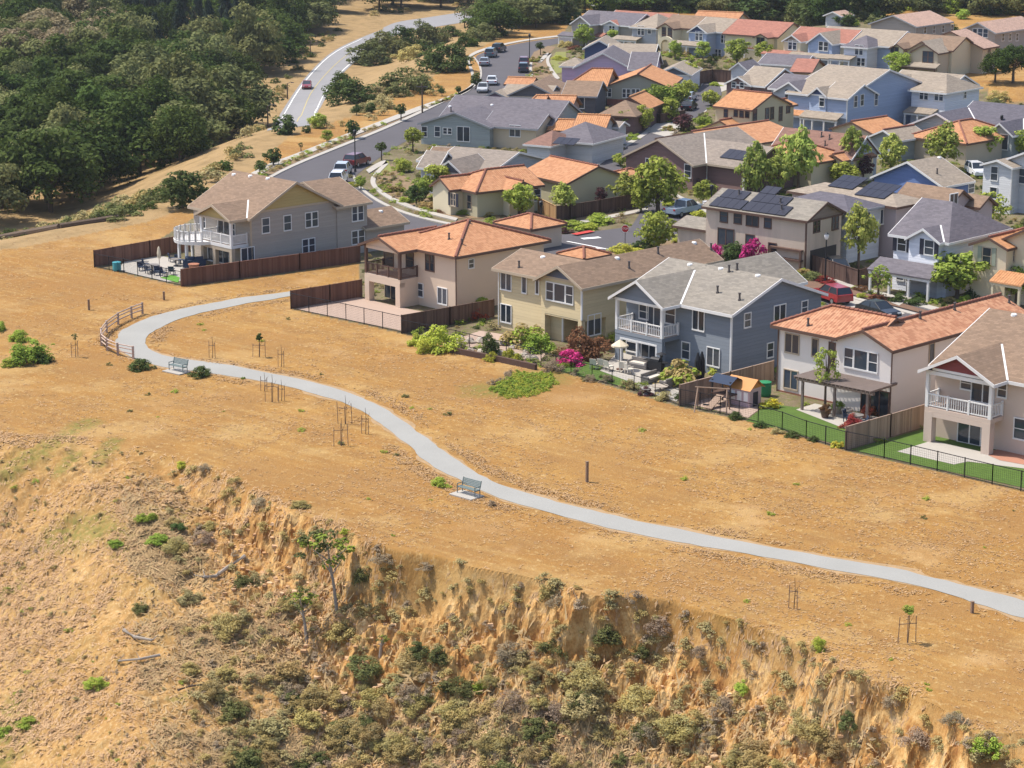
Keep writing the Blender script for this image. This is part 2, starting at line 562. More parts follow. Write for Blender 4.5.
# ------------------------------------------------------------------ the ground: one sheet to the horizon
def inside(poly, x, y):
    x = np.asarray(x); y = np.asarray(y)
    r = np.zeros(x.shape, bool)
    n = len(poly)
    for i in range(n):
        x1, y1 = poly[i]; x2, y2 = poly[(i + 1) % n]
        c = ((y1 > y) != (y2 > y)) & (x < (x2 - x1) * (y - y1) / (y2 - y1 + 1e-12) + x1)
        r ^= c
    return r
TOWN = plan([(95, 267), (182, 286.5), (280, 275), (358, 261.5), (360, 284), (325, 300), (291, 309), (401, 333), (470, 349), (545, 367), (680, 407), (760, 424), (845, 451), (1100, 508), (1300, 400),
             (1300, 118), (1010, 103), (955, 90), (985, 56), (900, 30), (575, 18), (560, 36), (480, 84), (418, 112), (340, 146), (275, 178), (215, 205), (150, 245)])
GREEN = [([(2, 478), (35, 455), (60, 438), (90, 421)], 1.3), ([(98, 462), (106, 450), (116, 440)], .9), ([(55, 540), (85, 530), (125, 535), (150, 525), (165, 512)], 2.0), ([(130, 545), (175, 532)], 1.5),
         ([(0, 755), (6, 715)], 1.8), ([(60, 470), (75, 455)], .8), ([(0, 600), (20, 585)], .9), ([(490, 392), (520, 383), (552, 377)], 2.6), ([(180, 700), (205, 690)], 1.0)]
def plan_hit(l): return [tuple(hit(*p)[:2]) for p in l]
def build_ground():
    rows = np.concatenate([np.arange(40, 112, 4.0), np.arange(112, 178, .14), np.arange(178, 190, .4), np.arange(190, 330, .9), np.arange(330, 720, 3.0), np.arange(720, 7000, 160.0)])
    cols = np.concatenate([np.linspace(-.62, -.26, 24)[:-1], np.linspace(-.26, .26, 700), np.linspace(.26, .62, 24)[1:]])
    X = rows[:, None] * cols[None, :]
    Y = np.repeat(rows[:, None], len(cols), 1)
    x = X.ravel(); y = Y.ravel()
    z = TZ(x, y)
    d, s = poly_dist(BLUFF, x, y)
    st = sstep(ARC_A, ARC_B, cutside(x, y))
    # local steepness: bare soil shows where the face is steep
    Z = z.reshape(X.shape)
    gy = np.gradient(Z, rows, axis=0); gx = np.gradient(Z, axis=1) / np.maximum(np.gradient(X, axis=1), .01)
    steep = np.hypot(gx, gy).ravel()
    n1 = fbm(x * .13, y * .13, 4); n2 = fbm(x * .45 + 7, y * .45, 3)
    soil = sstep(.15, .9, steep) * sstep(-.5, .8, d) * (1 - sstep(4.5, 9, d + (n1 - .5) * 11)) * st
    soil = np.clip(soil * (.75 + 1.0 * sstep(.32, .5, n2)), 0, 1)
    soil = np.maximum(soil, .8 * sstep(.54, .66, n1) * sstep(2, 6, d) * st)
    veg = sstep(-1, 5, d) * (.35 + .65 * n1)
    green = np.zeros(len(x))
    for line, wd in GREEN:
        g = np.abs(poly_dist(plan_hit(line), x, y, 0)[0])
        green = np.maximum(green, sstep(1.25, .35, g / wd + (n2 - .5) * 1.3))
    green *= (y < 260)
    town = inside(TOWN, x, y).astype(float)
    far = ((y > 150) & (poly_dist(VALLEY, x, y)[0] < 4)).astype(float)
    nr, nc = X.shape
    me = bpy.data.meshes.new('ground')
    me.vertices.add(nr * nc)
    me.vertices.foreach_set('co', np.stack([x, y, z], 1).ravel())
    i = (np.arange(nr - 1)[:, None] * nc + np.arange(nc - 1)[None, :]).ravel()
    q = np.stack([i, i + 1, i + nc + 1, i + nc], 1)
    me.loops.add(q.size); me.polygons.add(len(q))
    me.loops.foreach_set('vertex_index', q.ravel())
    me.polygons.foreach_set('loop_start', np.arange(len(q)) * 4)
    dq = d[q[:, 0]]; me.polygons.foreach_set('use_smooth', ~((dq > -.5) & (dq < 14) & (st[q[:, 0]] > .35)))
    me.update(calc_edges=True)
    for nm, arr in (('soil', soil), ('veg', veg), ('green', green), ('town', town), ('wild', far)):
        a = me.attributes.new(nm, 'FLOAT', 'POINT'); a.data.foreach_set('value', arr.astype(np.float32))
    m, nt, b = new_mat('dry_ground')
    wp = world_pos(nt)
    at = lambda n: node(nt, 'ShaderNodeAttribute', attribute_name=n).outputs['Fac']
    mp = node(nt, 'ShaderNodeMapping'); nt.links.new(wp, mp.inputs[0]); mp.inputs['Scale'].default_value = (1, .8, .4); mp.inputs['Rotation'].default_value = (0, 0, .6)
    v = mp.outputs[0]
    n_big = noise(nt, v, .045, 5, .55); n_mid = noise(nt, v, .33, 6, .65); n_fine = noise(nt, v, 2.3, 5, .7); n_dot = noise(nt, v, 6.0, 2, .6)
    straw = mixc(nt, ramp(nt, n_big, [(.36, 0), (.62, 1)]), (0.301, 0.152, 0.043), (0.359, 0.197, 0.057))
    straw = mixc(nt, ramp(nt, n_mid, [(.40, 0), (.66, 1)]), straw, (0.261, 0.141, 0.049))
    straw = mixc(nt, ramp(nt, n_fine, [(.55, 0), (.66, .75)]), straw, (0.498, 0.346, 0.156))
    straw = mixc(nt, ramp(nt, n_dot, [(.28, .6), (.42, 0)]), straw, (0.242, 0.137, 0.047))
    sm = node(nt, 'ShaderNodeMapping', vector_type='TEXTURE'); nt.links.new(wp, sm.inputs[0]); sm.inputs['Rotation'].default_value = (0, 0, RAD(-40)); sm.inputs['Scale'].default_value = (16, 1.1, 3)
    stk = noise(nt, sm.outputs[0], 1.0, 5, .65)
    straw = mixc(nt, ramp(nt, stk, [(.48, 0), (.66, .3)]), straw, (0.464, 0.303, 0.113))
    straw = mixc(nt, ramp(nt, stk, [(.34, .3), (.46, 0)]), straw, (0.298, 0.144, 0.048))
    # trodden bald patches and faint green
    bald = noise(nt, v, .16, 4, .6)
    straw = mixc(nt, ramp(nt, bald, [(.58, 0), (.74, .7)]), straw, (0.446, 0.285, 0.132))
    grn = noise(nt, v, .11, 5, .7)
    straw = mixc(nt, ramp(nt, grn, [(.60, 0), (.78, .45)]), straw, (0.230, 0.175, 0.041))
    patch = noise(nt, wp, .085, 6, .62)
    straw = mixc(nt, ramp(nt, patch, [(.50, 0), (.62, .55)]), straw, (0.293, 0.158, 0.054))
    straw = mixc(nt, ramp(nt, patch, [(.36, .5), (.46, 0)]), straw, (0.452, 0.300, 0.124))
    # slope grass: browner, mottled
    slope = mixc(nt, ramp(nt, n_mid, [(.36, 0), (.64, 1)]), (0.406, 0.227, 0.079), (0.500, 0.305, 0.120))
    slope = mixc(nt, ramp(nt, n_fine, [(.40, .6), (.54, 0)]), slope, (0.327, 0.196, 0.074))
    slope = mixc(nt, ramp(nt, n_dot, [(.52, 0), (.66, .7)]), slope, (0.627, 0.458, 0.236))
    slope = mixc(nt, ramp(nt, grn, [(.55, 0), (.70, .5)]), slope, (0.230, 0.186, 0.039))
    c = mixc(nt, at('veg'), straw, slope)
    c = mixc(nt, math_n(nt, 'MULTIPLY', at('green'), ramp(nt, n_fine, [(.36, .1), (.56, .75)])), c, (.17, .165, .04))
    # bare sandy soil of the cut
    n_s = noise(nt, wp, .7, 6, .7); n_s2 = noise(nt, wp, 3.5, 4, .7)
    soilc = ramp(nt, n_s, [(0.34, (0.28, 0.125, 0.04)), (0.45, (0.463, 0.25, 0.083)), (0.56, (0.598, 0.375, 0.15)), (0.7, (0.7, 0.504, 0.263))])
    soilc = mixc(nt, ramp(nt, n_s2, [(.36, .65), (.5, 0)]), soilc, (0.293, 0.134, 0.039))
    c = mixc(nt, at('soil'), c, soilc)
    town_c = mixc(nt, ramp(nt, n_mid, [(.4, 0), (.6, 1)]), (0.139, 0.104, 0.065), (0.213, 0.166, 0.107))
    town_c = mixc(nt, ramp(nt, n_fine, [(.48, 0), (.58, .85)]), town_c, (0.131, 0.139, 0.045))
    c = mixc(nt, at('town'), c, town_c)
    wild = mixc(nt, ramp(nt, n_mid, [(.36, 0), (.56, 1)]), (0.244, 0.166, 0.076), (0.341, 0.228, 0.107))
    c = mixc(nt, at('wild'), c, wild)
    nt.links.new(c, b.inputs['Base Color'])
    b.inputs['Roughness'].default_value = .95; b.inputs['Specular IOR Level'].default_value = .1
    bump(nt, b, math_n(nt, 'ADD', math_n(nt, 'MULTIPLY', n_fine, 1.0), math_n(nt, 'MULTIPLY', n_dot, .6)), .55, .18)
    me.materials.append(m)
    o = link('ground', me); o['kind'] = 'structure'
build_ground()

# ------------------------------------------------------------------ thin afternoon haze over the whole place
def build_haze():
    m = MB(); m.box(-1500, 1500, -60, 2600, -70, 75)
    mt = bpy.data.materials.new('haze_air'); mt.use_nodes = True; nt = mt.node_tree; nt.nodes.clear()
    out = nt.nodes.new('ShaderNodeOutputMaterial'); v = nt.nodes.new('ShaderNodeVolumePrincipled')
    v.inputs['Color'].default_value = (.86, .90, .96, 1); v.inputs['Density'].default_value = .00007; v.inputs['Anisotropy'].default_value = .2
    nt.links.new(v.outputs[0], out.inputs['Volume'])
    o = m.build('haze', mt); o['kind'] = 'stuff'
build_haze()

# ------------------------------------------------------------------ roads, trail, pavements
def m_road(name, c, var=.12):
    m, nt, b = new_mat(name)
    wp = world_pos(nt)
    f = noise(nt, wp, .25, 5, .6); g = noise(nt, wp, 9, 3)
    c1 = mixc(nt, f, sc(c, 1 - var), sc(c, 1 + var))
    nt.links.new(mixc(nt, math_n(nt, 'MULTIPLY', g, .35), c1, sc(c, .75)), b.inputs['Base Color'])
    b.inputs['Roughness'].default_value = .9
    bump(nt, b, g, .3, .02)
    return m
M_ASPH = m_road('asphalt', (.10, .092, .097), .2)
M_ASPH_OLD = m_road('worn_asphalt', (.27, .262, .26))
M_CONC = m_road('concrete', (.42, .385, .335))
M_CONC_P = m_road('pink_concrete', (.43, .315, .245))
M_PAINT = m_road('road_paint', (.80, .79, .76), .05)
M_YEL = m_road('yellow_road_paint', (.48, .39, .17), .05)
M_RED = m_road('red_kerb_paint', (.50, .06, .05), .05)
M_MULCH = m_plain('bark_mulch', (.17, .10, .065), .95, .35, 2.5, 0, .6)
M_BED = m_plain('planting_bed', (.22, .15, .085), .95, .4, 1.2, 0, .6)
M_LAWN = m_plain('green_lawn', (.080, .135, .022), .9, .3, 1.5, 0, .7)
M_LAWN2 = m_plain('dry_lawn', (.20, .20, .055), .9, .35, 1.5, 0, .7)
M_GRAVEL = m_road('trail_gravel', (.325, .315, .285), .16)

TRAIL_OUT = [(300, 290), (281, 293), (240, 298), (195, 306), (150, 316), (123, 329), (113, 341), (121, 352), (148, 364), (180, 370), (211, 373.5), (244, 378.5), (278, 384.5), (317, 394),
             (352, 406), (380, 422), (409, 447), (433, 466.5), (458, 480), (497, 498), (536, 509.5), (575, 520), (640, 535), (710, 548), (780, 560), (850, 573), (908, 583.5), (970, 601), (1040, 623), (1130, 652), (1300, 716), (1600, 840)]
TRAIL_IN = [(302, 294), (283, 298), (245, 304), (200, 313), (163, 325), (146, 336), (146, 345), (153, 351.5), (168, 357), (200, 361), (239, 366.5), (278, 375), (317, 382.5), (352, 394),
            (380, 405), (400, 419.5), (429, 439.5), (454, 458.5), (482, 476), (517, 491), (575, 507), (640, 521.5), (710, 536), (780, 548.5), (842, 560), (908, 571), (970, 587), (1024, 601), (1060, 612), (1140, 640), (1310, 704), (1610, 826)]
M_SHOULDER = m_plain('sandy_path_edge', (.36, .235, .12), .95, .3, 1.2, 0, .5)
ribbon('path_shoulder', [(x - .5, y + 1.0) for x, y in TRAIL_OUT], [(x + .4, y - 2.2) for x, y in TRAIL_IN], M_SHOULDER, .012, jitter=.9)
ribbon('path', TRAIL_OUT, TRAIL_IN, M_GRAVEL, .03, jitter=.35)

# upper street that comes down past the houses, and the street behind the near row
STREET_L = [(250, 190), (283, 170), (340, 147), (380, 131), (418, 114), (447, 100), (470, 90), (482, 79), (481, 66), (474, 57), (484, 52), (512, 44.5), (540, 40), (575, 36.5), (620, 33)]
STREET_R = [(300, 215), (340, 192), (362, 170), (388, 152), (406, 141), (450, 118), (495, 100), (525, 84), (530, 74), (528, 69), (534, 55), (548, 46), (563, 42.5), (590, 40), (640, 37)]
ribbon('road', STREET_L, STREET_R, M_ASPH, .03)
MAIN_F = [(345, 172), (372, 196), (410, 216), (445, 226), (500, 233), (560, 236), (600, 231), (640, 226), (690, 236), (740, 260), (790, 274), (850, 284), (910, 301), (960, 315), (1030, 335), (1120, 362)]
MAIN_N = [(310, 190), (340, 214), (390, 236), (430, 246), (490, 258), (560, 262), (600, 263), (650, 268), (700, 275), (740, 285), (790, 297), (830, 305), (890, 325), (950, 342), (1030, 365), (1120, 394)]
ribbon('road', MAIN_N, MAIN_F, M_ASPH, .05)
# side street that climbs between the houses
ribbon('road', [(628, 232), (640, 214), (648, 200), (585, 160), (612, 142), (648, 121), (652, 112), (664, 106), (690, 99), (700, 88), (705, 82)],
       [(700, 238), (694, 214), (688, 206), (612, 166), (640, 149), (672, 135), (690, 122), (712, 106), (722, 98), (721, 88), (717, 82)], M_ASPH, .07)
# lower road in the valley
ribbon('road', [(267, 131), (276, 120), (287, 103), (305, 77), (330, 52), (360, 38), (384, 29), (392, 25)],
       [(309, 126), (317, 118), (321, 105), (332, 85), (354, 62), (378, 46), (392, 37), (402, 32.5)], M_ASPH_OLD, .04)
ribbon('road', [(383, 28), (396, 22), (425, 18), (470, 11), (520, 6.5), (560, 3), (620, -1)], [(391, 37), (402, 33), (432, 27.5), (480, 20), (530, 13), (570, 9), (630, 4)], M_ASPH_OLD, .06)
def stripe(name, pts, w, mat, dz):
    P = smooth_line([hit(*p)[:2] for p in pts])
    P = resample(P, 1.5)
    m = MB()
    for a, b in zip(P[:-1], P[1:]):
        d = (b - a) / np.linalg.norm(b - a); n = np.array([-d[1], d[0]]) * w / 2
        m.quad([(*(a - n), tz(*a) + dz), (*(b - n), tz(*b) + dz), (*(b + n), tz(*b) + dz), (*(a + n), tz(*a) + dz)])
    o = m.build(name, mat); o['kind'] = 'structure'
    return o
stripe('road_marking', [(297, 122), (304, 103), (320, 80), (343, 57), (369, 42), (388, 33)], .17, M_YEL, .07)
stripe('road_marking', [(279, 123), (290, 103), (308, 77), (332, 53), (362, 38.8)], .22, M_PAINT, .07)
stripe('road_marking', [(314, 122), (318, 104), (329.5, 84), (352, 61.5), (376, 45.5)], .22, M_PAINT, .07)
stripe('road_marking', [(567, 242), (608, 250)], .28, M_PAINT, .09)
stripe('road_marking', [(578, 254), (600, 250)], .28, M_PAINT, .09)
stripe('road_marking', [(600, 262), (614, 251)], .3, M_PAINT, .09)
stripe('road_marking', [(582, 239.5), (600, 238)], .9, M_PAINT, .09)

def kerbed(name, out_px, in_px, mat, h=.13):
    """raised pavement with a kerb face"""
    A = smooth_line([hit(*p)[:2] for p in out_px]); B = smooth_line([hit(*p)[:2] for p in in_px])
    n = min(len(A), len(B)); A, B = A[:n], B[:n]
    KEEP_OFF.append([tuple(p) for p in A] + [tuple(p) for p in B[::-1]])
    m = MB()
    zA = [tz(*p) for p in A]; zB = [tz(*p) for p in B]
    for i in range(n - 1):
        a0 = (*A[i], zA[i]); a1 = (*A[i + 1], zA[i + 1]); b0 = (*B[i], zB[i]); b1 = (*B[i + 1], zB[i + 1])
        up = lambda p: (p[0], p[1], p[2] + h)
        dn = lambda p: (p[0], p[1], p[2] - .1)
        m.quad([up(a0), up(a1), up(b1), up(b0)]); m.quad([dn(a0), dn(a1), up(a1), up(a0)]); m.quad([up(b0), up(b1), dn(b1), dn(b0)])
    o = m.build(name, mat); o['kind'] = 'structure'
    return o
# pavement along the far side of the upper street, with the planting strip and kerb
kerbed('pavement', [(216, 200), (256, 169), (300, 153), (340, 137), (380, 122), (418, 107), (452, 96), (468, 89), (473, 82), (470, 70), (465, 58), (478, 50), (512, 42), (545, 37), (600, 32)],
       [(222, 203), (262, 172), (304, 156), (344, 140), (384, 125), (422, 110), (455, 98.5), (471, 91), (476, 83), (473, 70), (468, 59), (480, 52), (512, 43.5), (545, 38.5), (600, 33.5)], M_CONC)
kerbed('kerb', [(250, 189), (282, 169), (339, 146), (379, 130), (417, 113), (446, 99), (469, 89), (480.5, 79), (479.5, 66), (473, 57)],
       [(252, 190.5), (284, 170.7), (341, 147.7), (381, 131.7), (419, 114.7), (448, 100.6), (471, 90.6), (482.5, 79.5), (481.5, 66), (475, 58)], M_CONC)
M_STRIP = m_plain('strip_planting', (.23, .22, .05), .95, .5, .8, 0, .6)
ribbon('planting_strip', [(223, 203), (262, 172.5), (304, 156.5), (344, 140.5), (384, 125.5), (422, 110.5), (455, 99)], [(250, 188.5), (281, 168.7), (338, 145.7), (378, 129.7), (416, 112.7), (445, 98.8), (462, 92)], M_BED, .06)
# pavement on the houses' side, bending round the corner
kerbed('pavement', [(366, 171), (377, 163.5), (388, 160), (380, 168), (370, 178), (371, 187), (385, 198), (404, 207), (430, 215), (456, 221.5)],
       [(369, 174), (380, 167), (390, 163), (384, 169), (375, 179), (376, 187), (389, 196.5), (407, 204.5), (432, 212.5), (458, 219)], M_CONC)
kerbed('kerb', [(352, 176), (356, 186), (372, 200), (400, 213.5), (436, 223), (470, 229)], [(354, 175.5), (358.5, 185), (374, 198.5), (402, 212), (438, 221.5), (472, 227.5)], M_CONC)
kerbed('pavement', [(556, 229), (585, 223.5), (615, 218), (648, 211)], [(556, 226), (585, 220.5), (615, 215), (648, 208)], M_CONC)
kerbed('pavement', [(526, 84), (531, 78), (529, 69), (530, 63)], [(529, 84), (533.5, 77), (531.5, 69), (532.5, 63)], M_CONC)
kerbed('pavement', [(538, 63), (543, 56), (550, 52), (545, 60), (549, 70), (556, 80)], [(541, 63), (546, 58), (553, 53), (548, 60), (552, 69), (560, 79)], M_CONC)
kerbed('pavement', [(663, 190), (676, 197), (688, 203), (698, 206)], [(665, 188.5), (678, 195.5), (690, 201.5), (700, 204.5)], M_CONC)
kerbed('pavement', [(596, 168), (614, 155), (632, 144), (646, 136), (653, 129)], [(592, 166), (610, 153), (628, 142.5), (642, 134.5), (649, 128)], M_CONC)
sheet('driveway', [(646, 132), (656, 124), (680, 122), (681, 130), (668, 138)], M_CONC, .09)
sheet('driveway', [(699, 95), (702, 82), (728, 82), (732, 88), (722, 92), (712, 101), (706, 112), (697, 114), (680, 115), (684, 108)], M_CONC, .06)
sheet('driveway', [(690, 214), (697, 202), (708, 208), (708, 226), (697, 224)], M_CONC, .1)
# pavement across from the near row, right
kerbed('pavement', [(826, 282), (860, 291), (900, 302), (950, 316), (1030, 337)], [(828, 278.5), (862, 287.5), (902, 298.5), (952, 312.5), (1032, 333.5)], M_CONC)
kerbed('pavement', [(820, 290), (846, 298), (890, 309.5), (930, 320), (1000, 340)], [(821, 288), (847, 296), (891, 307.5), (931, 318), (1001, 338)], M_CONC)
sheet('path', [(889, 303), (899, 298), (908, 294), (917, 297), (908, 301), (899, 307)], M_CONC, .15)
sheet('driveway', [(826, 298), (850, 298), (896, 309), (905, 314), (885, 322), (846, 312)], M_CONC, .075)
ribbon('planting_strip', [(822, 287.5), (848, 295), (892, 306.5), (932, 317)], [(824, 283.5), (858, 292.5), (898, 303.5), (946, 317)], M_MULCH, .14)

# yards of the near row
sheet('patio', [(124, 262), (161, 256), (205, 266), (205, 280), (165, 282), (118, 270)], M_CONC, .03)
sheet('patio', [(296, 309), (352, 296), (403, 308), (452, 318), (402, 331)], M_CONC_P, .03)
sheet('patio', [(440, 345), (480, 331), (512, 336), (548, 350), (540, 362), (486, 352)], M_CONC_P, .03)
sheet('lawn', [(557, 371), (582, 361), (618, 371), (652, 383), (636, 390), (590, 379)], M_LAWN, .03)
sheet('patio', [(600, 371), (618, 352), (672, 364), (692, 388), (676, 402), (650, 393), (632, 383)], M_CONC, .04)
sheet('patio', [(684, 403), (705, 390), (752, 396), (764, 406), (748, 418)], M_CONC_P, .03)
sheet('lawn', [(746, 421), (768, 404), (800, 408), (838, 420), (868, 430), (846, 447)], M_LAWN, .03)
sheet('patio', [(796, 410), (815, 404), (880, 418), (884, 432), (852, 432)], M_CONC, .045)
sheet('lawn', [(850, 450), (928, 428), (960, 434), (1040, 458), (1060, 496)], M_LAWN, .03)
sheet('patio', [(897, 452), (932, 441), (990, 454), (1030, 467), (1040, 471), (968, 462), (954, 465)], M_CONC, .045)
sheet('patio', [(984, 454), (1004, 448), (1050, 458), (1050, 470), (1000, 461)], m_road('brick_red_paving', (.42, .20, .13)), .06)
# planting by the corner houses
sheet('planting_bed', [(376, 176), (392, 164), (404, 176), (430, 196), (470, 210), (500, 212), (500, 219), (458, 219), (430, 211), (404, 203), (385, 193)], M_BED, .05)
sheet('lawn', [(376, 164), (388, 160), (392, 172), (380, 176)], M_LAWN2, .07)
sheet('planting_bed', [(526, 66), (534, 52), (548, 46), (556, 47), (546, 58), (550, 70), (556, 78), (534, 78)], M_BED, .04)
sheet('lawn', [(550, 62), (556, 52), (566, 52), (566, 72), (556, 74)], M_LAWN2, .05)
sheet('planting_bed', [(508, 217), (560, 214), (640, 202), (645, 212), (600, 222), (555, 229), (520, 232)], M_BED, .05)
sheet('planting_bed', [(606, 252), (640, 246), (690, 238), (700, 246), (640, 262), (612, 264)], M_BED, .1)
stripe('kerb', [(574, 236), (592, 232.5)], .9, M_RED, .2)
sheet('planting_bed', [(780, 272), (830, 286), (850, 296), (800, 290), (770, 280)], M_MULCH, .09)
TRAIL_C = [((a[0] + b[0]) / 2, (a[1] + b[1]) / 2) for a, b in zip([hit(*p)[:2] for p in TRAIL_OUT], [hit(*p)[:2] for p in TRAIL_IN])]

# ------------------------------------------------------------------ houses
M_WHITE = m_plain('white_trim', (.74, .72, .69), .55, .05)
M_BROWNTRIM = m_plain('brown_trim', (.13, .075, .055), .6, .1)
M_TANTRIM = m_plain('tan_trim', (.46, .37, .27), .6, .08)
M_GREYTRIM = m_plain('grey_trim', (.34, .34, .35), .6, .08)
M_BLACK = m_plain('black_metal', (.02, .02, .022), .5, .1)
M_DARKDOOR = m_plain('dark_door', (.05, .045, .045), .5, .1)
M_GLASS = m_glass()
M_GLASS_B = m_glass('blue_glass', (.09, .16, .24))
M_SOLAR = m_plain('solar_glass', (.030, .030, .042), .35, .1)
M_SHUTTER = m_plain('dark_shutter', (.035, .035, .05), .6, .1)
M_DECK = m_plain('deck_boards', (.42, .33, .28), .8, .2)
M_VENT = m_plain('vent_metal', (.10, .085, .08), .6, .2)
M_VENTW = m_plain('white_vent', (.85, .83, .80), .5, .03)

_WIN = {}
def win_mesh(w, h, style, trim):
    key = (round(w, 2), round(h, 2), style, trim.name)
    if key in _WIN: return _WIN[key]
    t = .085
    m = MB()
    m.box(-w / 2 - t, w / 2 + t, -.09, .02, -h / 2 - t - .04, -h / 2)
    m.box(-w / 2 - t, w / 2 + t, -.08, .02, h / 2, h / 2 + t)
    m.box(-w / 2 - t, -w / 2, -.07, .02, -h / 2, h / 2)
    m.box(w / 2, w / 2 + t, -.07, .02, -h / 2, h / 2)
    bars = {'single': [], 'pair': [0.0], 'triple': [-.22, .22], 'slider': [0.0], 'slider3': [-.167, .167], 'door': [], 'french': [0.0]}[style]
    bw = .05 if style in ('slider', 'slider3', 'french') else .09
    for x in bars:
        m.box(x * w - bw, x * w + bw, -.06, .02, -h / 2, h / 2)
    if style == 'single':
        m.box(-w / 2, w / 2, -.055, .02, -.03, .03)
    if style == 'pair':
        m.box(-w / 2, -bw, -.055, .02, -.03, .03); m.box(bw, w / 2, -.055, .02, -.03, .03)
    if style == 'triple':
        m.box(-w / 2, -.22 * w - bw, -.055, .02, -.03, .03); m.box(.22 * w + bw, w / 2, -.055, .02, -.03, .03)
    fr = m.mesh('window', trim)
    p = MB(); p.box(-w / 2 + .002, w / 2 - .002, -.03, .015, -h / 2 + .002, h / 2 - .002)
    pn = p.mesh('pane', M_GLASS)
    _WIN[key] = (fr, pn)
    return _WIN[key]

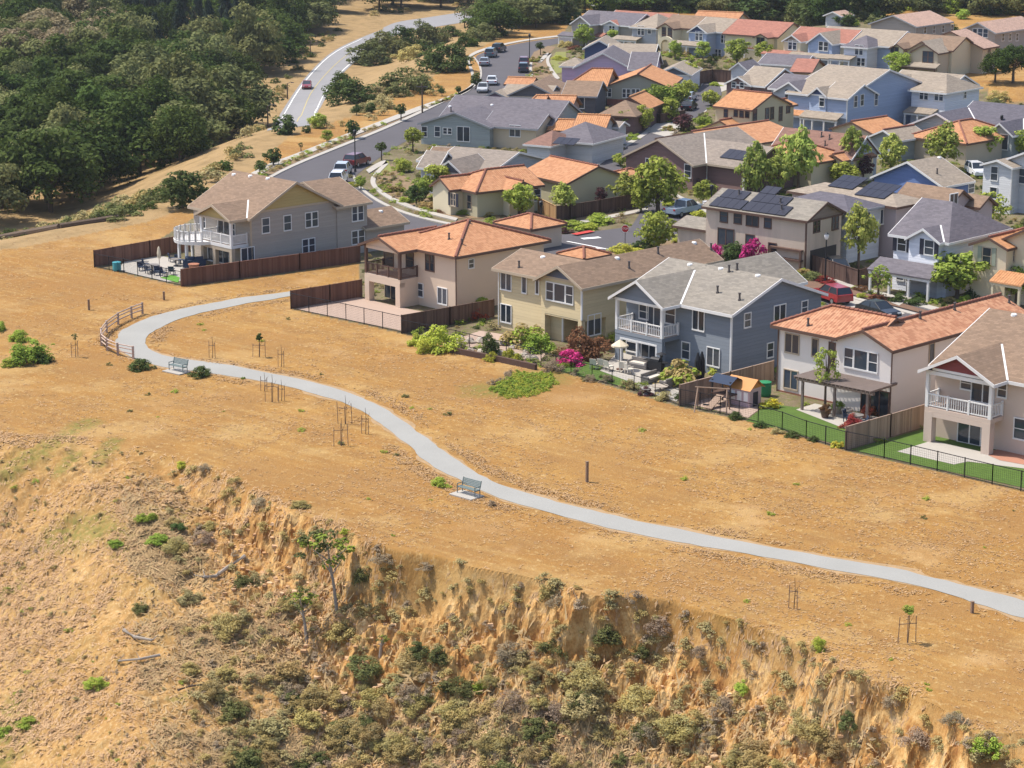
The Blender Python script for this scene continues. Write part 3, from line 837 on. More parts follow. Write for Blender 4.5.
class House:
    """local axes: a along the row (+a right and nearer), b away from it; the -b and +a faces look at the camera"""
    def __init__(s, name, label, c, zE, th=None, L=None, R=None, wall=None, roof=None, trim=None, cat='house', group=None, tile=False, win_trim=None):
        s.zE = zE
        P = hit(c[0], c[1], zE)
        s.z0 = P[2] - zE
        if th is None:
            an = []
            if L is not None:
                q = on_plane(L[0], L[1], P[2]); an.append(math.atan2(P[1] - q[1], P[0] - q[0]))
            if R is not None:
                q = on_plane(R[0], R[1], P[2]); an.append(math.atan2(q[1] - P[1], q[0] - P[0]) - math.pi / 2)
            th = sum(an) / len(an)
        else:
            th = RAD(th)
        s.th = th; s.P = P
        s.root = thing(name, label, cat, (P[0], P[1], s.z0), th, group)
        s.u = np.array([math.cos(th), math.sin(th)]); s.v = np.array([-math.sin(th), math.cos(th)])
        s.wall_m, s.roof_m, s.trim = wall, roof, trim or M_WHITE
        s.win_trim = win_trim or (M_WHITE if s.trim in (M_WHITE, M_GREYTRIM, M_TANTRIM) else s.trim)
        s.tile = tile
        s.W = []
    def loc(s, px, py, z):
        q = on_plane(px, py, s.z0 + z)[:2] - s.P[:2]
        return float(q @ s.u), float(q @ s.v)
    def on_face(s, px, py, face, off):
        """meet the sight line with the vertical plane a = off (face 'u') or b = off (face 'v')"""
        d = ray(px, py); nrm = s.u if face == 'u' else s.v
        o = -s.P[:2]
        t = (off - o @ nrm) / (d[:2] @ nrm)
        q = d[:2] * t - s.P[:2]
        return float(q @ s.u), float(q @ s.v), float(CAM_H + d[2] * t - s.z0)
    def wing(s, C=None, L=None, R=None, w=None, d=None, zE=None, ridge='u', ap=None, apL=None, pitch=None, kind='gable', ov=.42, A=None, walls=True,
             wall=None, roof=None, trim=None, hipends=(True, True), base=-.7, caps=None, dry=False, far=True, near=True):
        zE = s.zE if zE is None else zE
        if A is not None:
            A0, A1, B0, B1 = A
        else:
            A1, B0 = s.loc(C[0], C[1], zE)
            A0 = A1 - w if w is not None else (s.loc(L[0], L[1], zE)[0] if L is not None else None)
            B1 = B0 + d if d is not None else (s.loc(R[0], R[1], zE)[1] if R is not None else None)
        zr = None
        if ap is not None:
            if ridge == 'u':
                _, b, zr = s.on_face(ap[0], ap[1], 'u', A1)
                if B1 is None: B1 = B0 + 2 * (b - B0)
            else:
                a, _, zr = s.on_face(ap[0], ap[1], 'v', B0)
                if A0 is None: A0 = A1 - 2 * (A1 - a)
        if apL is not None:
            _, b, zr = s.on_face(apL[0], apL[1], 'u', A0)
            if B1 is None: B1 = B0 + 2 * (b - B0)
        half = (B1 - B0) / 2 if ridge == 'u' else (A1 - A0) / 2
        if pitch is None:
            pitch = (zr - zE) / half if zr is not None else .40
        pitch = max(.2, min(.75, pitch))
        zr = zE + pitch * half
        if dry: return dict(A0=A0, A1=A1, B0=B0, B1=B1, zr=zr, zE=zE, pitch=pitch)
        wm, rm, tm = wall or s.wall_m, roof or s.roof_m, trim or s.trim
        th = .17
        # canonical frame: p along the ridge, q across
        if ridge == 'u':
            p0, p1, q0, q1 = A0, A1, B0, B1
            mp = lambda p, q, z: (p, q, z)
        else:
            p0, p1, q0, q1 = B0, B1, A0, A1
            mp = lambda p, q, z: (q, p, z)
        flip = ridge != 'u'
        qm = (q0 + q1) / 2
        hin = min(half, (p1 - p0) / 2 - .05)
        h0, h1 = (hipends if kind == 'hip' else (False, False))
        r0 = p0 + (hin if h0 else 0); r1 = p1 - (hin if h1 else 0)
        rb = MB()
        def face(pts, uv):
            pts = [mp(*p) for p in pts]
            if flip: pts = pts[::-1]; uv = uv[::-1]
            rb.quad(pts, 0, uv)
        sl = math.hypot(half, zr - zE)
        for dz, up in ((0, True), (-th, False)):
            n0 = [(p0, q0, zE + dz), (p1, q0, zE + dz), (r1, qm, zr + dz), (r0, qm, zr + dz)]
            f0 = [(p1, q1, zE + dz), (p0, q1, zE + dz), (r0, qm, zr + dz), (r1, qm, zr + dz)]
            uv0 = [(p0, 0), (p1, 0), (r1, sl), (r0, sl)]; uv1 = [(p1, 0), (p0, 0), (r0, sl), (r1, sl)]
            if not up: n0, f0, uv0, uv1 = n0[::-1], f0[::-1], uv0[::-1], uv1[::-1]
            face(n0, uv0); face(f0, uv1)
            if h0:
                t = [(p0, q1, zE + dz), (p0, q0, zE + dz), (r0, qm, zr + dz)]; u = [(q1, 0), (q0, 0), (qm, sl)]
                face(t if up else t[::-1], u if up else u[::-1])
            if h1:
                t = [(p1, q0, zE + dz), (p1, q1, zE + dz), (r1, qm, zr + dz)]; u = [(q0, 0), (q1, 0), (qm, sl)]
                face(t if up else t[::-1], u if up else u[::-1])
        def edge(a, b):
            a2 = (a[0], a[1], a[2] - th); b2 = (b[0], b[1], b[2] - th)
            face([a, a2, b2, b], [(0, 0), (0, .1), (1, .1), (1, 0)])
        e = [(p0, q0, zE), (p1, q0, zE)]
        edge((p0, q0, zE), (p1, q0, zE)); edge((p1, q1, zE), (p0, q1, zE))
        for hp, p, r in ((h0, p0, r0), (h1, p1, r1)):
            if hp: edge((p, q0, zE), (p, q1, zE))
            else:
                edge((p, q0, zE), (r, qm, zr)); edge((r, qm, zr), (p, q1, zE))
        roof_o = rb.build('roof', rm, s.root)
        # fascia and rake boards
        fb = MB()
        k = .03
        def bd(a, b):
            fb.beam(mp(*a), mp(*b), .06, .25)
        bd((p0 - k, q0 - k, zE - .01), (p1 + k, q0 - k, zE - .01)); bd((p0 - k, q1 + k, zE - .01), (p1 + k, q1 + k, zE - .01))
        for hp, p, sg in ((h0, p0, -k), (h1, p1, k)):
            if sg > 0 and not far or sg < 0 and not near: continue
            if hp: bd((p + sg, q0, zE - .012), (p + sg, q1, zE - .012))
            else:
                bd((p + sg, q0, zE + .005), (p + sg, qm, zr + .005)); bd((p + sg, qm, zr + .005), (p + sg, q1, zE + .005))
        fb.build('fascia_board', tm, s.root)
        if (s.tile if caps is None else caps):
            cb = MB()
            pts = [((r0, qm, zr), (r1, qm, zr))]
            if h0: pts += [((p0, q0, zE), (r0, qm, zr)), ((p0, q1, zE), (r0, qm, zr))]
            if h1: pts += [((p1, q0, zE), (r1, qm, zr)), ((p1, q1, zE), (r1, qm, zr))]
            for a, b in pts:
                a = np.array(mp(*a)); b = np.array(mp(*b)); L = np.linalg.norm(b - a)
                if L < .3: continue
                n = max(1, int(L / .45))
                for i in range(n):
                    c0 = a + (b - a) * (i / n); c1 = a + (b - a) * ((i + .94) / n)
                    cb.tube([c0 + (0, 0, .03), c1 + (0, 0, .07)], [.13, .15], 6)
            if cb.v: cb.build('ridge_cap', s.cap_m if hasattr(s, 'cap_m') else rm, roof_o)
        KEEP_OFF.append([tuple(s.P[:2] + s.u * a + s.v * b) for a, b in ((A0, B0), (A1, B0), (A1, B1), (A0, B1))])
        if walls:
            wb = MB()
            wp0, wp1, wq0, wq1 = p0 + ov, p1 - ov, q0 + ov, q1 - ov
            zt = zE + pitch * ov - th - .01
            zp = zr - th - .01
            wf = lambda pts: wb.quad([mp(*p) for p in (pts if not flip else pts[::-1])])
            wf([(wp0, wq0, base), (wp1, wq0, base), (wp1, wq0, zt), (wp0, wq0, zt)])
            wf([(wp1, wq1, base), (wp0, wq1, base), (wp0, wq1, zt), (wp1, wq1, zt)])
            for hp, p, sg in ((h0, wp0, -1), (h1, wp1, 1)):
                if hp: pts = [(p, wq0, base), (p, wq1, base), (p, wq1, zt), (p, wq0, zt)]
                else: pts = [(p, wq0, base), (p, wq1, base), (p, wq1, zt), (p, qm, zp), (p, wq0, zt)]
                wf(pts if sg > 0 else pts[::-1])
            wb.build('wall', wm, s.root)
        W = dict(A0=A0, A1=A1, B0=B0, B1=B1, zE=zE, zr=zr, pitch=pitch, ridge=ridge, ov=ov, zt=zE + pitch * ov - th, half=half, roof=roof_o, kind=kind)
        s.W.append(W)
        return W
    def cross(s, M, C, L, ap, proj=.6, d=3, amax=None, **kw):
        """gable (ridge along b) that grows out of the near slope of wing M"""
        q = s.wing(C, L, ridge='v', d=d, ap=ap, dry=True)
        B0 = min(q['B0'], M['B0'] - proj)
        A0, A1 = q['A0'], q['A1']
        if amax is not None and A1 > amax: A0, A1 = A0 - (A1 - amax) * .4, amax
        bt = M['B0'] + (q['zr'] - M['zE']) / M['pitch'] + .15
        return s.wing(A=(A0, A1, B0, bt), zE=q['zE'], ridge='v', pitch=q['pitch'], far=False, **kw)
    def plane(s, W, face):
        return W['A1'] - W['ov'] if face == 'u' else W['B0'] + W['ov']
    def win(s, W, face, px, w=.9, h=1.3, style='single', trim=None, name='window', back=0.0, shut=None):
        off = s.plane(W, face) + (back if face == 'v' else -back)
        a, b, z = s.on_face(px[0], px[1], face, off)
        tr = trim or s.win_trim
        fr, pn = win_mesh(w, h, style, tr)
        rz = math.pi / 2 if face == 'u' else 0
        o = link(name, fr, s.root, (a, b, z), rz)
        link('pane', pn, o)
        if shut:
            for sg in (-1, 1):
                m = MB(); x = sg * (w / 2 + .12 + .24)
                m.box(x - .22, x + .22, -.08, .01, -h / 2 - .08, h / 2 + .08)
                m.build('shutter', shut, o)
        return o
    def panel(s, W, face, mat, name='gable_panel', frac=.78, drop=0.0):
        """gable triangle in another finish, set just proud of the wall"""
        off = s.plane(W, face)
        zt, zp = W['zt'] - drop, W['zr'] - .19
        m = MB()
        if face == 'u':
            c = (W['B0'] + W['B1']) / 2; hw = (zp - zt) / W['pitch'] - .05
            t = [(off + .035, c - hw, zt), (off + .035, c + hw, zt), (off + .035, c, zp)]; dv = (-.05, 0, 0)
        else:
            c = (W['A0'] + W['A1']) / 2; hw = (zp - zt) / W['pitch'] - .05
            t = [(c - hw, off - .035, zt), (c + hw, off - .035, zt), (c, off - .035, zp)]; dv = (0, .05, 0)
        m.quad(t)
        bk = [tuple(np.array(p) + dv) for p in t]
        m.quad([t[0], bk[0], bk[1], t[1]]); m.quad([t[1], bk[1], bk[2], t[2]]); m.quad([t[2], bk[2], bk[0], t[0]])
        m.build(name, mat, s.root)
        b = MB()
        if face == 'u': b.box(off, off + .07, c - hw, c + hw, zt - .2, zt)
        else: b.box(c - hw, c + hw, off - .07, off, zt - .2, zt)
        b.build('trim_board', s.trim, s.root)
    def corner(s, W, mat=None, z0=-.6):
        m = MB(); a, b = W['A1'] - W['ov'], W['B0'] + W['ov']
        m.box(a - .12, a + .03, b - .03, b, z0, W['zt'] - .02); m.box(a, a + .03, b, b + .12, z0, W['zt'] - .02)
        m.build('corner_board', mat or s.trim, s.root)
    def pipe(s, a, b, z1, mat=None):
        m = MB(); m.tube([(a, b, 0), (a, b, z1)], .06, 6); m.build('downpipe', mat or s.trim, s.root)
    def vent(s, W, px, kind='dark'):
        """roof vent where a sight line meets the near slope of a wing"""
        d = ray(*px)
        best = None
        # search along the ray for the roof surface
        for t in np.linspace(80, 900, 3300):
            P = np.array([0, 0, CAM_H]) + d * t
            q = P[:2] - s.P[:2]; a, b = float(q @ s.u), float(q @ s.v); z = P[2] - s.z0
            if W['A0'] <= a <= W['A1'] and W['B0'] <= b <= W['B1']:
                e = min(b - W['B0'], W['B1'] - b) if W['ridge'] == 'u' else min(a - W['A0'], W['A1'] - a)
                if W['kind'] == 'hip': e = min(b - W['B0'], W['B1'] - b, a - W['A0'], W['A1'] - a)
                if z <= W['zE'] + W['pitch'] * e: best = (a, b, W['zE'] + W['pitch'] * e); break
        if best is None: return
        a, b, z = best
        m = MB()
        if kind == 'dark':
            m.lathe([(.17, -.15), (.13, .12), (.09, .14), (.09, .55), (.13, .56), (.13, .64)], 7, (0, 0)); mt = M_VENT
        else:
            m.lathe([(.27, -.15), (.25, .04), (.19, .10), (.06, .12)], 8, (0, 0)); mt = M_VENTW
        link('roof_vent', m.mesh('roof_vent', mt), W['roof'], (a, b, z))
    def solar(s, W, rects):
        """panels on the near slope: rects in (a0, a1, q0, q1), q measured up the slope from the eave"""
        for a0, a1, q0, q1 in rects:
            m = MB()
            n = math.hypot(1, W['pitch']); cx = 1 / n; sx = W['pitch'] / n
            f = lambda t, q, o: ((t, W['B0'] + q * cx - o * sx, W['zE'] + q * sx + o * cx) if W['ridge'] == 'u' else (W['A1'] - q * cx + o * sx, t, W['zE'] + q * sx + o * cx))
            nx = max(1, int(round((a1 - a0) / 1.05))); ny = max(1, int(round((q1 - q0) / 1.7)))
            for i in range(nx):
                for j in range(ny):
                    x0 = a0 + (a1 - a0) * i / nx + .02; x1 = a0 + (a1 - a0) * (i + 1) / nx - .02
                    y0 = q0 + (q1 - q0) * j / ny + .02; y1 = q0 + (q1 - q0) * (j + 1) / ny - .02
                    m.hexa([f(x0, y0, .06), f(x1, y0, .06), f(x1, y1, .06), f(x0, y1, .06)], [f(x0, y0, .13), f(x1, y0, .13), f(x1, y1, .13), f(x0, y1, .13)])
            m.build('solar_panel', M_SOLAR, s.root)
    def valley(s, Wm, Wc, side='R', mat=None):
        """pale flashing where a cross gable (ridge v) meets the near slope of the main roof (ridge u)"""
        a = Wc['A1'] if side == 'R' else Wc['A0']; am = (Wc['A0'] + Wc['A1']) / 2
        bt = Wm['B0'] + (Wc['zr'] - Wm['zE']) / Wm['pitch']
        bb = Wm['B0'] + (Wc['zE'] - Wm['zE']) / Wm['pitch']
        m = MB(); m.beam((a, bb, Wc['zE'] + .05), (am + (a - am) * .06, bt - (bt - bb) * .06, Wc['zr'] - (Wc['zr'] - Wc['zE']) * .06 + .05), .16, .1)
        m.build('valley_flashing', mat or M_WHITE, Wm['roof'])
    def box(s, name, a0, a1, b0, b1, z0, z1, mat, parent=None):
        m = MB(); m.box(a0, a1, b0, b1, z0, z1)
        return m.build(name, mat, parent or s.root)
    def railing(s, pts, z0, h=1.05, mat=None, step=.13, name='railing', solid=False):
        m = MB()
        for p, q in zip(pts[:-1], pts[1:]):
            P = np.array([*p, z0]); Q = np.array([*q, z0]); L = np.linalg.norm(Q - P)
            m.beam(P + (0, 0, h), Q + (0, 0, h), .10, .09); m.beam(P + (0, 0, .16), Q + (0, 0, .16), .07, .08)
            n = int(L / step)
            for i in range(1, n):
                c = P + (Q - P) * i / n
                m.box(c[0] - .022, c[0] + .022, c[1] - .022, c[1] + .022, z0 + .1, z0 + h - .06)
            k = max(1, int(round(L / 2.0)))
            for i in range(k + 1):
                c = P + (Q - P) * i / k
                m.box(c[0] - .07, c[0] + .07, c[1] - .07, c[1] + .07, z0 - .02, z0 + h + .06)
        return m.build(name, mat or M_WHITE, s.root)
    def porch(s, W, a0, a1, b0, depth, z, rise, roof=None, posts=3, mat=None, base=0):
        """lean-to porch roof on posts in front of a -b wall"""
        m = MB(); y0, y1 = b0 - depth, b0
        m.quad([(a0, y0, z), (a1, y0, z), (a1, y1, z + rise), (a0, y1, z + rise)], 0, [(a0, 0), (a1, 0), (a1, depth), (a0, depth)])
        m.quad([(a0, y1, z + rise - .14), (a1, y1, z + rise - .14), (a1, y0, z - .14), (a0, y0, z - .14)])
        m.quad([(a0, y0, z - .14), (a1, y0, z - .14), (a1, y0, z), (a0, y0, z)])
        m.quad([(a1, y0, z - .14), (a1, y1, z + rise - .14), (a1, y1, z + rise), (a1, y0, z)])
        m.quad([(a0, y1, z + rise - .14), (a0, y0, z - .14), (a0, y0, z), (a0, y1, z + rise)])
        m.build('porch_roof', roof or s.roof_m, s.root)
        f = MB(); f.box(a0 + .1, a1 - .1, y0 + .12, y0 + .3, z - .42, z - .145); f.build('porch_beam', mat or s.trim, s.root)
        for i in range(posts):
            x = a0 + .3 + (a1 - a0 - .6) * i / max(1, posts - 1)
            p = MB(); p.box(x - .11, x + .11, y0 + .1, y0 + .32, -.3, z - .42); p.build('porch_post', mat or s.trim, s.root)

# ---- finishes
R_BROWN = m_shingle('brown_shingles', (.235, .16, .108))
R_TAUPE = m_shingle('taupe_shingles', (0.251, 0.209, 0.172))
R_GREY = m_shingle('grey_shingles', (0.246, 0.219, 0.181))
R_DARK = m_shingle('dark_grey_shingles', (0.116, 0.107, 0.126))
R_SLATE = m_shingle('slate_grey_shingles', (0.144, 0.130, 0.144))
R_TANSH = m_shingle('tan_shingles', (0.298, 0.246, 0.191))
R_REDSH = m_shingle('reddish_brown_shingles', (0.233, 0.130, 0.098))
R_BRED = m_shingle('brick_red_shingles', (0.335, 0.149, 0.107))
R_PINKSH = m_shingle('pinkish_shingles', (0.419, 0.279, 0.214))
R_TILE = m_tile('terracotta_tiles', (0.47, 0.235, 0.118), (0.42, 0.19, 0.09))
R_TILE2 = m_tile('mottled_terracotta_tiles', (0.47, 0.24, 0.135), (0.37, 0.16, 0.085))
R_TILE3 = m_tile('orange_clay_tiles', (0.48, 0.235, 0.11), (0.435, 0.2, 0.088))
CAP = m_plain('dark_tile_cap', (.25, .105, .07), .85, .3)
W_TAUPE = m_siding('taupe_grey_siding', (.385, .33, .275))
W_BEIGE = m_stucco('beige_stucco', (.68, .53, .40))
W_YEL = m_siding('pale_yellow_siding', (0.570, 0.456, 0.268), .3)
W_BLUE = m_siding('slate_blue_siding', (.185, .205, .23), .3)
W_WHITE = m_stucco('warm_white_stucco', (.77, .71, .65))
W_PINK = m_stucco('pinkish_tan_stucco', (.61, .48, .39))
W_TAN = m_siding('tan_board_siding', (0.593, 0.479, 0.370), .4, True)
W_LBLUE = m_siding('light_blue_siding', (0.667, 0.673, 0.707))
W_CREAM = m_stucco('cream_stucco', (0.696, 0.603, 0.418))
W_OLIVE = m_stucco('olive_cream_stucco', (0.510, 0.464, 0.313))
W_GREYB = m_siding('blue_grey_siding', (.38, .395, .415))
W_GREYG = m_siding('grey_green_siding', (.31, .335, .315))
W_BRN = m_siding('maroon_brown_siding', (0.177, 0.108, 0.097))
W_DKGR = m_siding('dark_grey_siding', (0.114, 0.108, 0.114))
W_PURP = m_siding('lavender_siding', (0.502, 0.376, 0.502))
W_MBLUE = m_siding('mid_blue_siding', (0.331, 0.393, 0.513))
W_LGREY = m_siding('light_grey_siding', (.54, .54, .535))
W_LAV = m_stucco('lavender_beige_stucco', (0.499, 0.406, 0.394))
W_SAND = m_stucco('sand_stucco', (0.557, 0.464, 0.336))
P_YEL = m_siding('yellow_shingle_gable', (0.479, 0.353, 0.137), .3)
P_GREY = m_siding('dark_blue_grey_gable', (0.137, 0.142, 0.177), .3)
P_RED = m_siding('dark_red_gable', (0.251, 0.063, 0.057), .3)
P_BLUE = m_siding('deep_blue_gable', (0.063, 0.085, 0.171), .3)
P_BROWN = m_siding('brown_gable', (0.274, 0.205, 0.154), .3)

def deck(h, W, M, zf=2.75, rail=M_WHITE, post=M_WHITE, low=None, step=.13, sides=True, top=None, solid_side=None):
    a0, a1, b0, b1 = W['A0'] + .42, W['A1'] - .42, W['B0'] + .42, M['B0'] + M['ov'] - .003
    D = h.box('deck_floor', a0, a1, b0, b1, zf - .32, zf, low or post)
    D2 = h.box('deck_surface', a0 + .05, a1 - .05, b0 + .05, b1, zf, zf + .03, M_DECK, D)
    h.railing([(a0 + .09, b1 - .1), (a0 + .09, b0 + .09), (a1 - .09, b0 + .09), (a1 - .09, b1 - .1)], zf + .03, 1.05, rail, step)
    for a in (a0 + .13, a1 - .13):
        h.box('porch_post', a - .13, a + .13, b0, b0 + .26, zf, W['zE'] + .02, post)
    h.box('porch_beam', a0 - .002, a1 + .002, b0 + .01, b0 + .25, W['zt'] - .32, W['zt'] - .02, top or post)
    h.box('porch_beam', a1 - .24, a1 - .01, b0 + .26, b1, W['zt'] - .32, W['zt'] - .02, top or post)
    h.box('porch_beam', a0 + .01, a0 + .24, b0 + .26, b1, W['zt'] - .32, W['zt'] - .02, top or post)
    h.box('porch_ceiling', a0 + .25, a1 - .25, b0 + .26, b1, W['zt'] - .12, W['zt'] - .05, top or post)
    return a0, a1, b0, b1

# ================= near row =================
# 1. taupe house with the round white deck
h = House('house', 'taupe grey house with round white balcony at the left end of the front row', (249.8, 219), 5.6,
          L=(181, 207), R=(348.8, 206.2), wall=W_TAUPE, roof=R_BROWN, trim=M_TANTRIM, group='houses')
M = h.wing((249.8, 219), (181, 207), (348.8, 206.2), ridge='u', ap=(301, 181))
h.panel(M, 'u', P_YEL, drop=-.55)
h.corner(M, M_TANTRIM)
B = h.wing(A=(M['A1'] - 11, M['A1'] + .12, M['B1'] - 1.0, M['B1'] + 4.0), zE=5.5, ridge='v', pitch=(M['zr'] - 6.7) / 5.56)
G = h.wing(A=(M['A1'] - 6, M['A1'] + .2, M['B1'] + 2.9, M['B1'] + 9.2), zE=2.7, ridge='v', pitch=.45)
W = h.cross(M, (238.5, 221.5), (199.8, 213.3), (218, 203.4), proj=2.2, amax=M['A1'] - .5, walls=False)
h.valley(M, W)
a0, a1, b0, b1 = deck(h, W, M, 2.85)
h.panel(W, 'v', P_YEL, drop=.1)
# round balcony to the left of the gabled deck
m = MB(); rc = (a0 - 1.0, b0 + .6)
m.lathe([(2.7, 2.50), (2.75, 2.85)], 28, rc); m.build('round_deck_floor', M_WHITE, h.root)
ring = [(rc[0] + 2.6 * math.cos(RAD(t)), rc[1] + 2.6 * math.sin(RAD(t))) for t in range(60, 331, 15)]
h.railing(ring, 2.85, 1.05, M_WHITE, .14)
for t in (165, 225, 285):
    m = MB(); x = rc[0] + 2.2 * math.cos(RAD(t)); y = rc[1] + 2.2 * math.sin(RAD(t))
    m.box(x - .13, x + .13, y - .13, y + .13, -.2, 2.5); m.build('deck_post', M_WHITE, h.root)
for a in (a0 + .2, a1 - .2, (a0 + a1) / 2 - .4):
    h.box('deck_post', a - .22, a + .22, b0 + .02, b0 + .46, -.3, 2.53, M_TANTRIM)
h.box('deck_beam', a0, a1, b0 + .03, b0 + .4, 2.15, 2.53, M_TANTRIM)
h.win(M, 'v', (224, 226), 1.9, 2.0, 'slider'); h.win(M, 'v', (232.5, 229.5), .9, 1.2); h.win(M, 'v', (203, 221), .9, 1.4)
h.win(M, 'v', (226, 254), 3.0, 2.0, 'slider3'); h.win(M, 'v', (208, 250), 1.8, 2.0, 'slider')
h.win(M, 'u', (265.6, 225.5), .9, 1.5); h.win(M, 'u', (287.3, 222.8), .9, 1.5); h.win(M, 'u', (311.5, 219.5), 1.6, 1.5, 'pair')
h.win(M, 'u', (308.5, 245.5), 1.6, 1.4, 'pair'); h.win(M, 'u', (247.5, 255), 1.6, 1.5, 'slider')
h.win(B, 'u', (357.5, 213), 1.5, 1.6, 'pair'); h.win(B, 'u', (358, 237), 1.7, 1.4, 'pair')
for p in ((234, 174.5), (250.5, 176.5), (268, 179)): h.vent(M, p, 'white')
h.vent(G, (380.8, 211.5), 'white')

# 2. beige stucco house with a tile hip roof
h = House('house', 'beige stucco house with orange tile hip roof and brown railed balcony', (455.5, 257), 5.6,
          L=(399, 246.5), R=(555.5, 241), wall=W_BEIGE, roof=R_TILE, trim=M_BROWNTRIM, tile=True, group='houses', win_trim=M_TANTRIM)
h.cap_m = CAP
M = h.wing((455.5, 257), (380, 243.5), (555.5, 241), ridge='u', kind='hip', pitch=.33, ov=.5)
W = h.wing((399, 252.2), (355.9, 244), ridge='v', d=7.5, pitch=.36, walls=False)
a0, a1, b0, b1 = deck(h, W, M, 2.75, M_BROWNTRIM, M_BROWNTRIM, W_BEIGE, .14, top=W_BEIGE)
m = MB(); zt = W['zt']; ac = (a0 + a1) / 2; zp = W['zr'] - .2
m.quad([(a0, b0 + .05, zt - .3), (a1, b0 + .05, zt - .3), (a1, b0 + .05, zt + .05), (ac, b0 + .05, zp), (a0, b0 + .05, zt + .05)]); m.build('gable_panel', W_BEIGE, h.root)
for a in (a0 + .33, a1 - .33):
    h.box('porch_column', a - .33, a + .33, b0 - .02, b0 + .64, -.5, 2.43, W_BEIGE)
h.box('side_wall', a1 - .3, a1 - .02, b0 + .66, b1, -.5, 2.43, W_BEIGE)
h.box('porch_header', a0, a1, b0 - .01, b0 + .6, 2.0, 2.42, W_BEIGE)
h.win(M, 'v', (389, 259), 1.3, 1.3, 'single', M_BROWNTRIM); h.win(M, 'v', (391, 295.5), 1.7, 2.1, 'slider', M_TANTRIM)
h.win(M, 'v', (410, 260), 1.0, 1.4, 'single', M_BROWNTRIM)
h.win(M, 'v', (430, 262.5), 1.15, 1.5, 'pair', M_BROWNTRIM); h.win(M, 'v', (420.5, 290), .75, 1.25, 'single', M_WHITE); h.win(M, 'v', (442.5, 296), 1.25, 1.5, 'slider', M_WHITE)
h.win(M, 'u', (471, 263.5), .6, .8, 'single', M_WHITE)
h.pipe(M['A1'] - .42, M['B0'] + .42, 5.5, M_BROWNTRIM)
for p in ((449, 239.5), (462, 246), (470, 227.5), (469, 222.5)): h.vent(M, p)
h.wing((531, 229.5), None, w=6.0, d=5.5, zE=2.5, ridge='u', kind='hip', pitch=.36)
h.wing((584, 259), None, w=4.0, d=4.0, zE=2.6, ridge='v', kind='hip', pitch=.35)

# 3. pale yellow house
h = House('house', 'pale yellow house with brown roof and triple window, left of the slate blue house', (582, 288.6), 5.6,
          L=(531.6, 278.8), R=(716, 262.5), wall=W_YEL, roof=R_BROWN, trim=M_TANTRIM, group='houses', win_trim=M_WHITE)
B = h.wing((582, 288.6), (531.6, 279), (727, 260.3), ridge='v', ap=(556.8, 265.8), ov=.5, base=2.55)
q = h.wing((531.6, 279.2), (486.4, 269), ridge='u', apL=(515, 248.8), dry=True)
A = h.wing(A=(q['A0'], (B['A0'] + B['A1']) / 2, B['B0'] + .75, q['B1'] + .75), ridge='u', pitch=q['pitch'], ov=.5)
h.box('wall', B['A0'] + .9, B['A1'] - .54, B['B0'] + 3.7, B['B1'] - .54, -.6, 2.6, W_YEL)
h.panel(B, 'v', P_GREY, drop=-.3)
h.win(B, 'v', (559.8, 293), 3.3, 1.55, 'triple'); h.win(A, 'v', (506.3, 281), 1.3, 1.6, 'slider'); h.win(A, 'v', (524.5, 284.5), .5, 1.5, 'door')
h.win(A, 'v', (506.3, 313.5), 1.3, 1.6, 'slider'); h.win(A, 'v', (537.5, 286.5), .35, 1.3, 'door')
al, ar = B['A0'] + .5, B['A1'] - .5; bb = B['B0'] + .5
h.box('corner_column', ar - .45, ar, bb, bb + .45, -.5, 2.56, W_YEL); h.box('corner_column', al, al + .5, bb, bb + 3.15, -.5, 2.56, W_YEL)
h.box('porch_ceiling', al, ar, bb + .02, bb + 3.19, 2.4, 2.58, W_YEL)
h.win(B, 'v', (571, 325), 1.6, 2.0, 'slider', back=3.2)
h.win(B, 'u', (594, 324.5), 1.6, 1.8, 'slider', back=.04)
h.corner(A, M_WHITE); h.corner(B, M_WHITE, 2.55)
h.pipe(A['A0'] + .45, A['B0'] + .42, 5.4, M_WHITE)
h.vent(A, (543, 257.3), 'white'); h.vent(A, (519, 268.5))
for p in ((629, 269), (658, 254), (711, 250)): h.vent(B, p)
for p in ((617, 259), (694, 244)): h.vent(B, p, 'white')

# 4. blue house
h = House('house', 'slate blue house with grey roof and white railed balcony in the front row', (732.3, 315), 5.6,
          L=(678, 304.2), R=(830, 294), wall=W_BLUE, roof=R_GREY, trim=M_WHITE, group='houses')
M = h.wing((732.3, 315), (622, 291.5), (830, 294), ridge='u', ap=(786, 277.5), ov=.4)
W = h.cross(M, (662.8, 308.2), (609.7, 296.6), (637, 280.8), proj=1.8, walls=False)
h.valley(M, W)
X = h.wing(A=(M['A1'] - 12.2, M['A1'] - 4.6, M['B1'] - 6.6, M['B1'] + 2.8), zE=5.6, ridge='v', pitch=.58, near=False)
h.corner(M)
a0, a1, b0, b1 = deck(h, W, M, 2.75, M_WHITE, M_WHITE, W_BLUE, .2)
h.panel(W, 'v', W_BLUE, drop=.06)
h.box('header_wall', a0, a1, b0 + .02, b0 + .3, 2.05, 2.42, W_BLUE)
for a in (a0 + .3, a1 - .3): h.box('porch_pier', a - .3, a + .3, b0 + .01, b0 + .45, -.5, 2.06, W_BLUE)
for a in (a0 + .68, a1 - .68, a0 + 2.6): h.box('porch_post', a - .09, a + .09, b0, b0 + .2, -.5, 2.06, M_WHITE)
h.box('porch_trim', a0 + .6, a1 - .6, b0 - .02, b0 + .02, 1.98, 2.14, M_WHITE)
h.win(M, 'v', (644, 311.5), 1.0, 1.2); h.win(M, 'v', (654, 317), 1.6, 2.0, 'slider'); h.win(M, 'v', (670.5, 314.5), 1.1, 1.5, 'single')
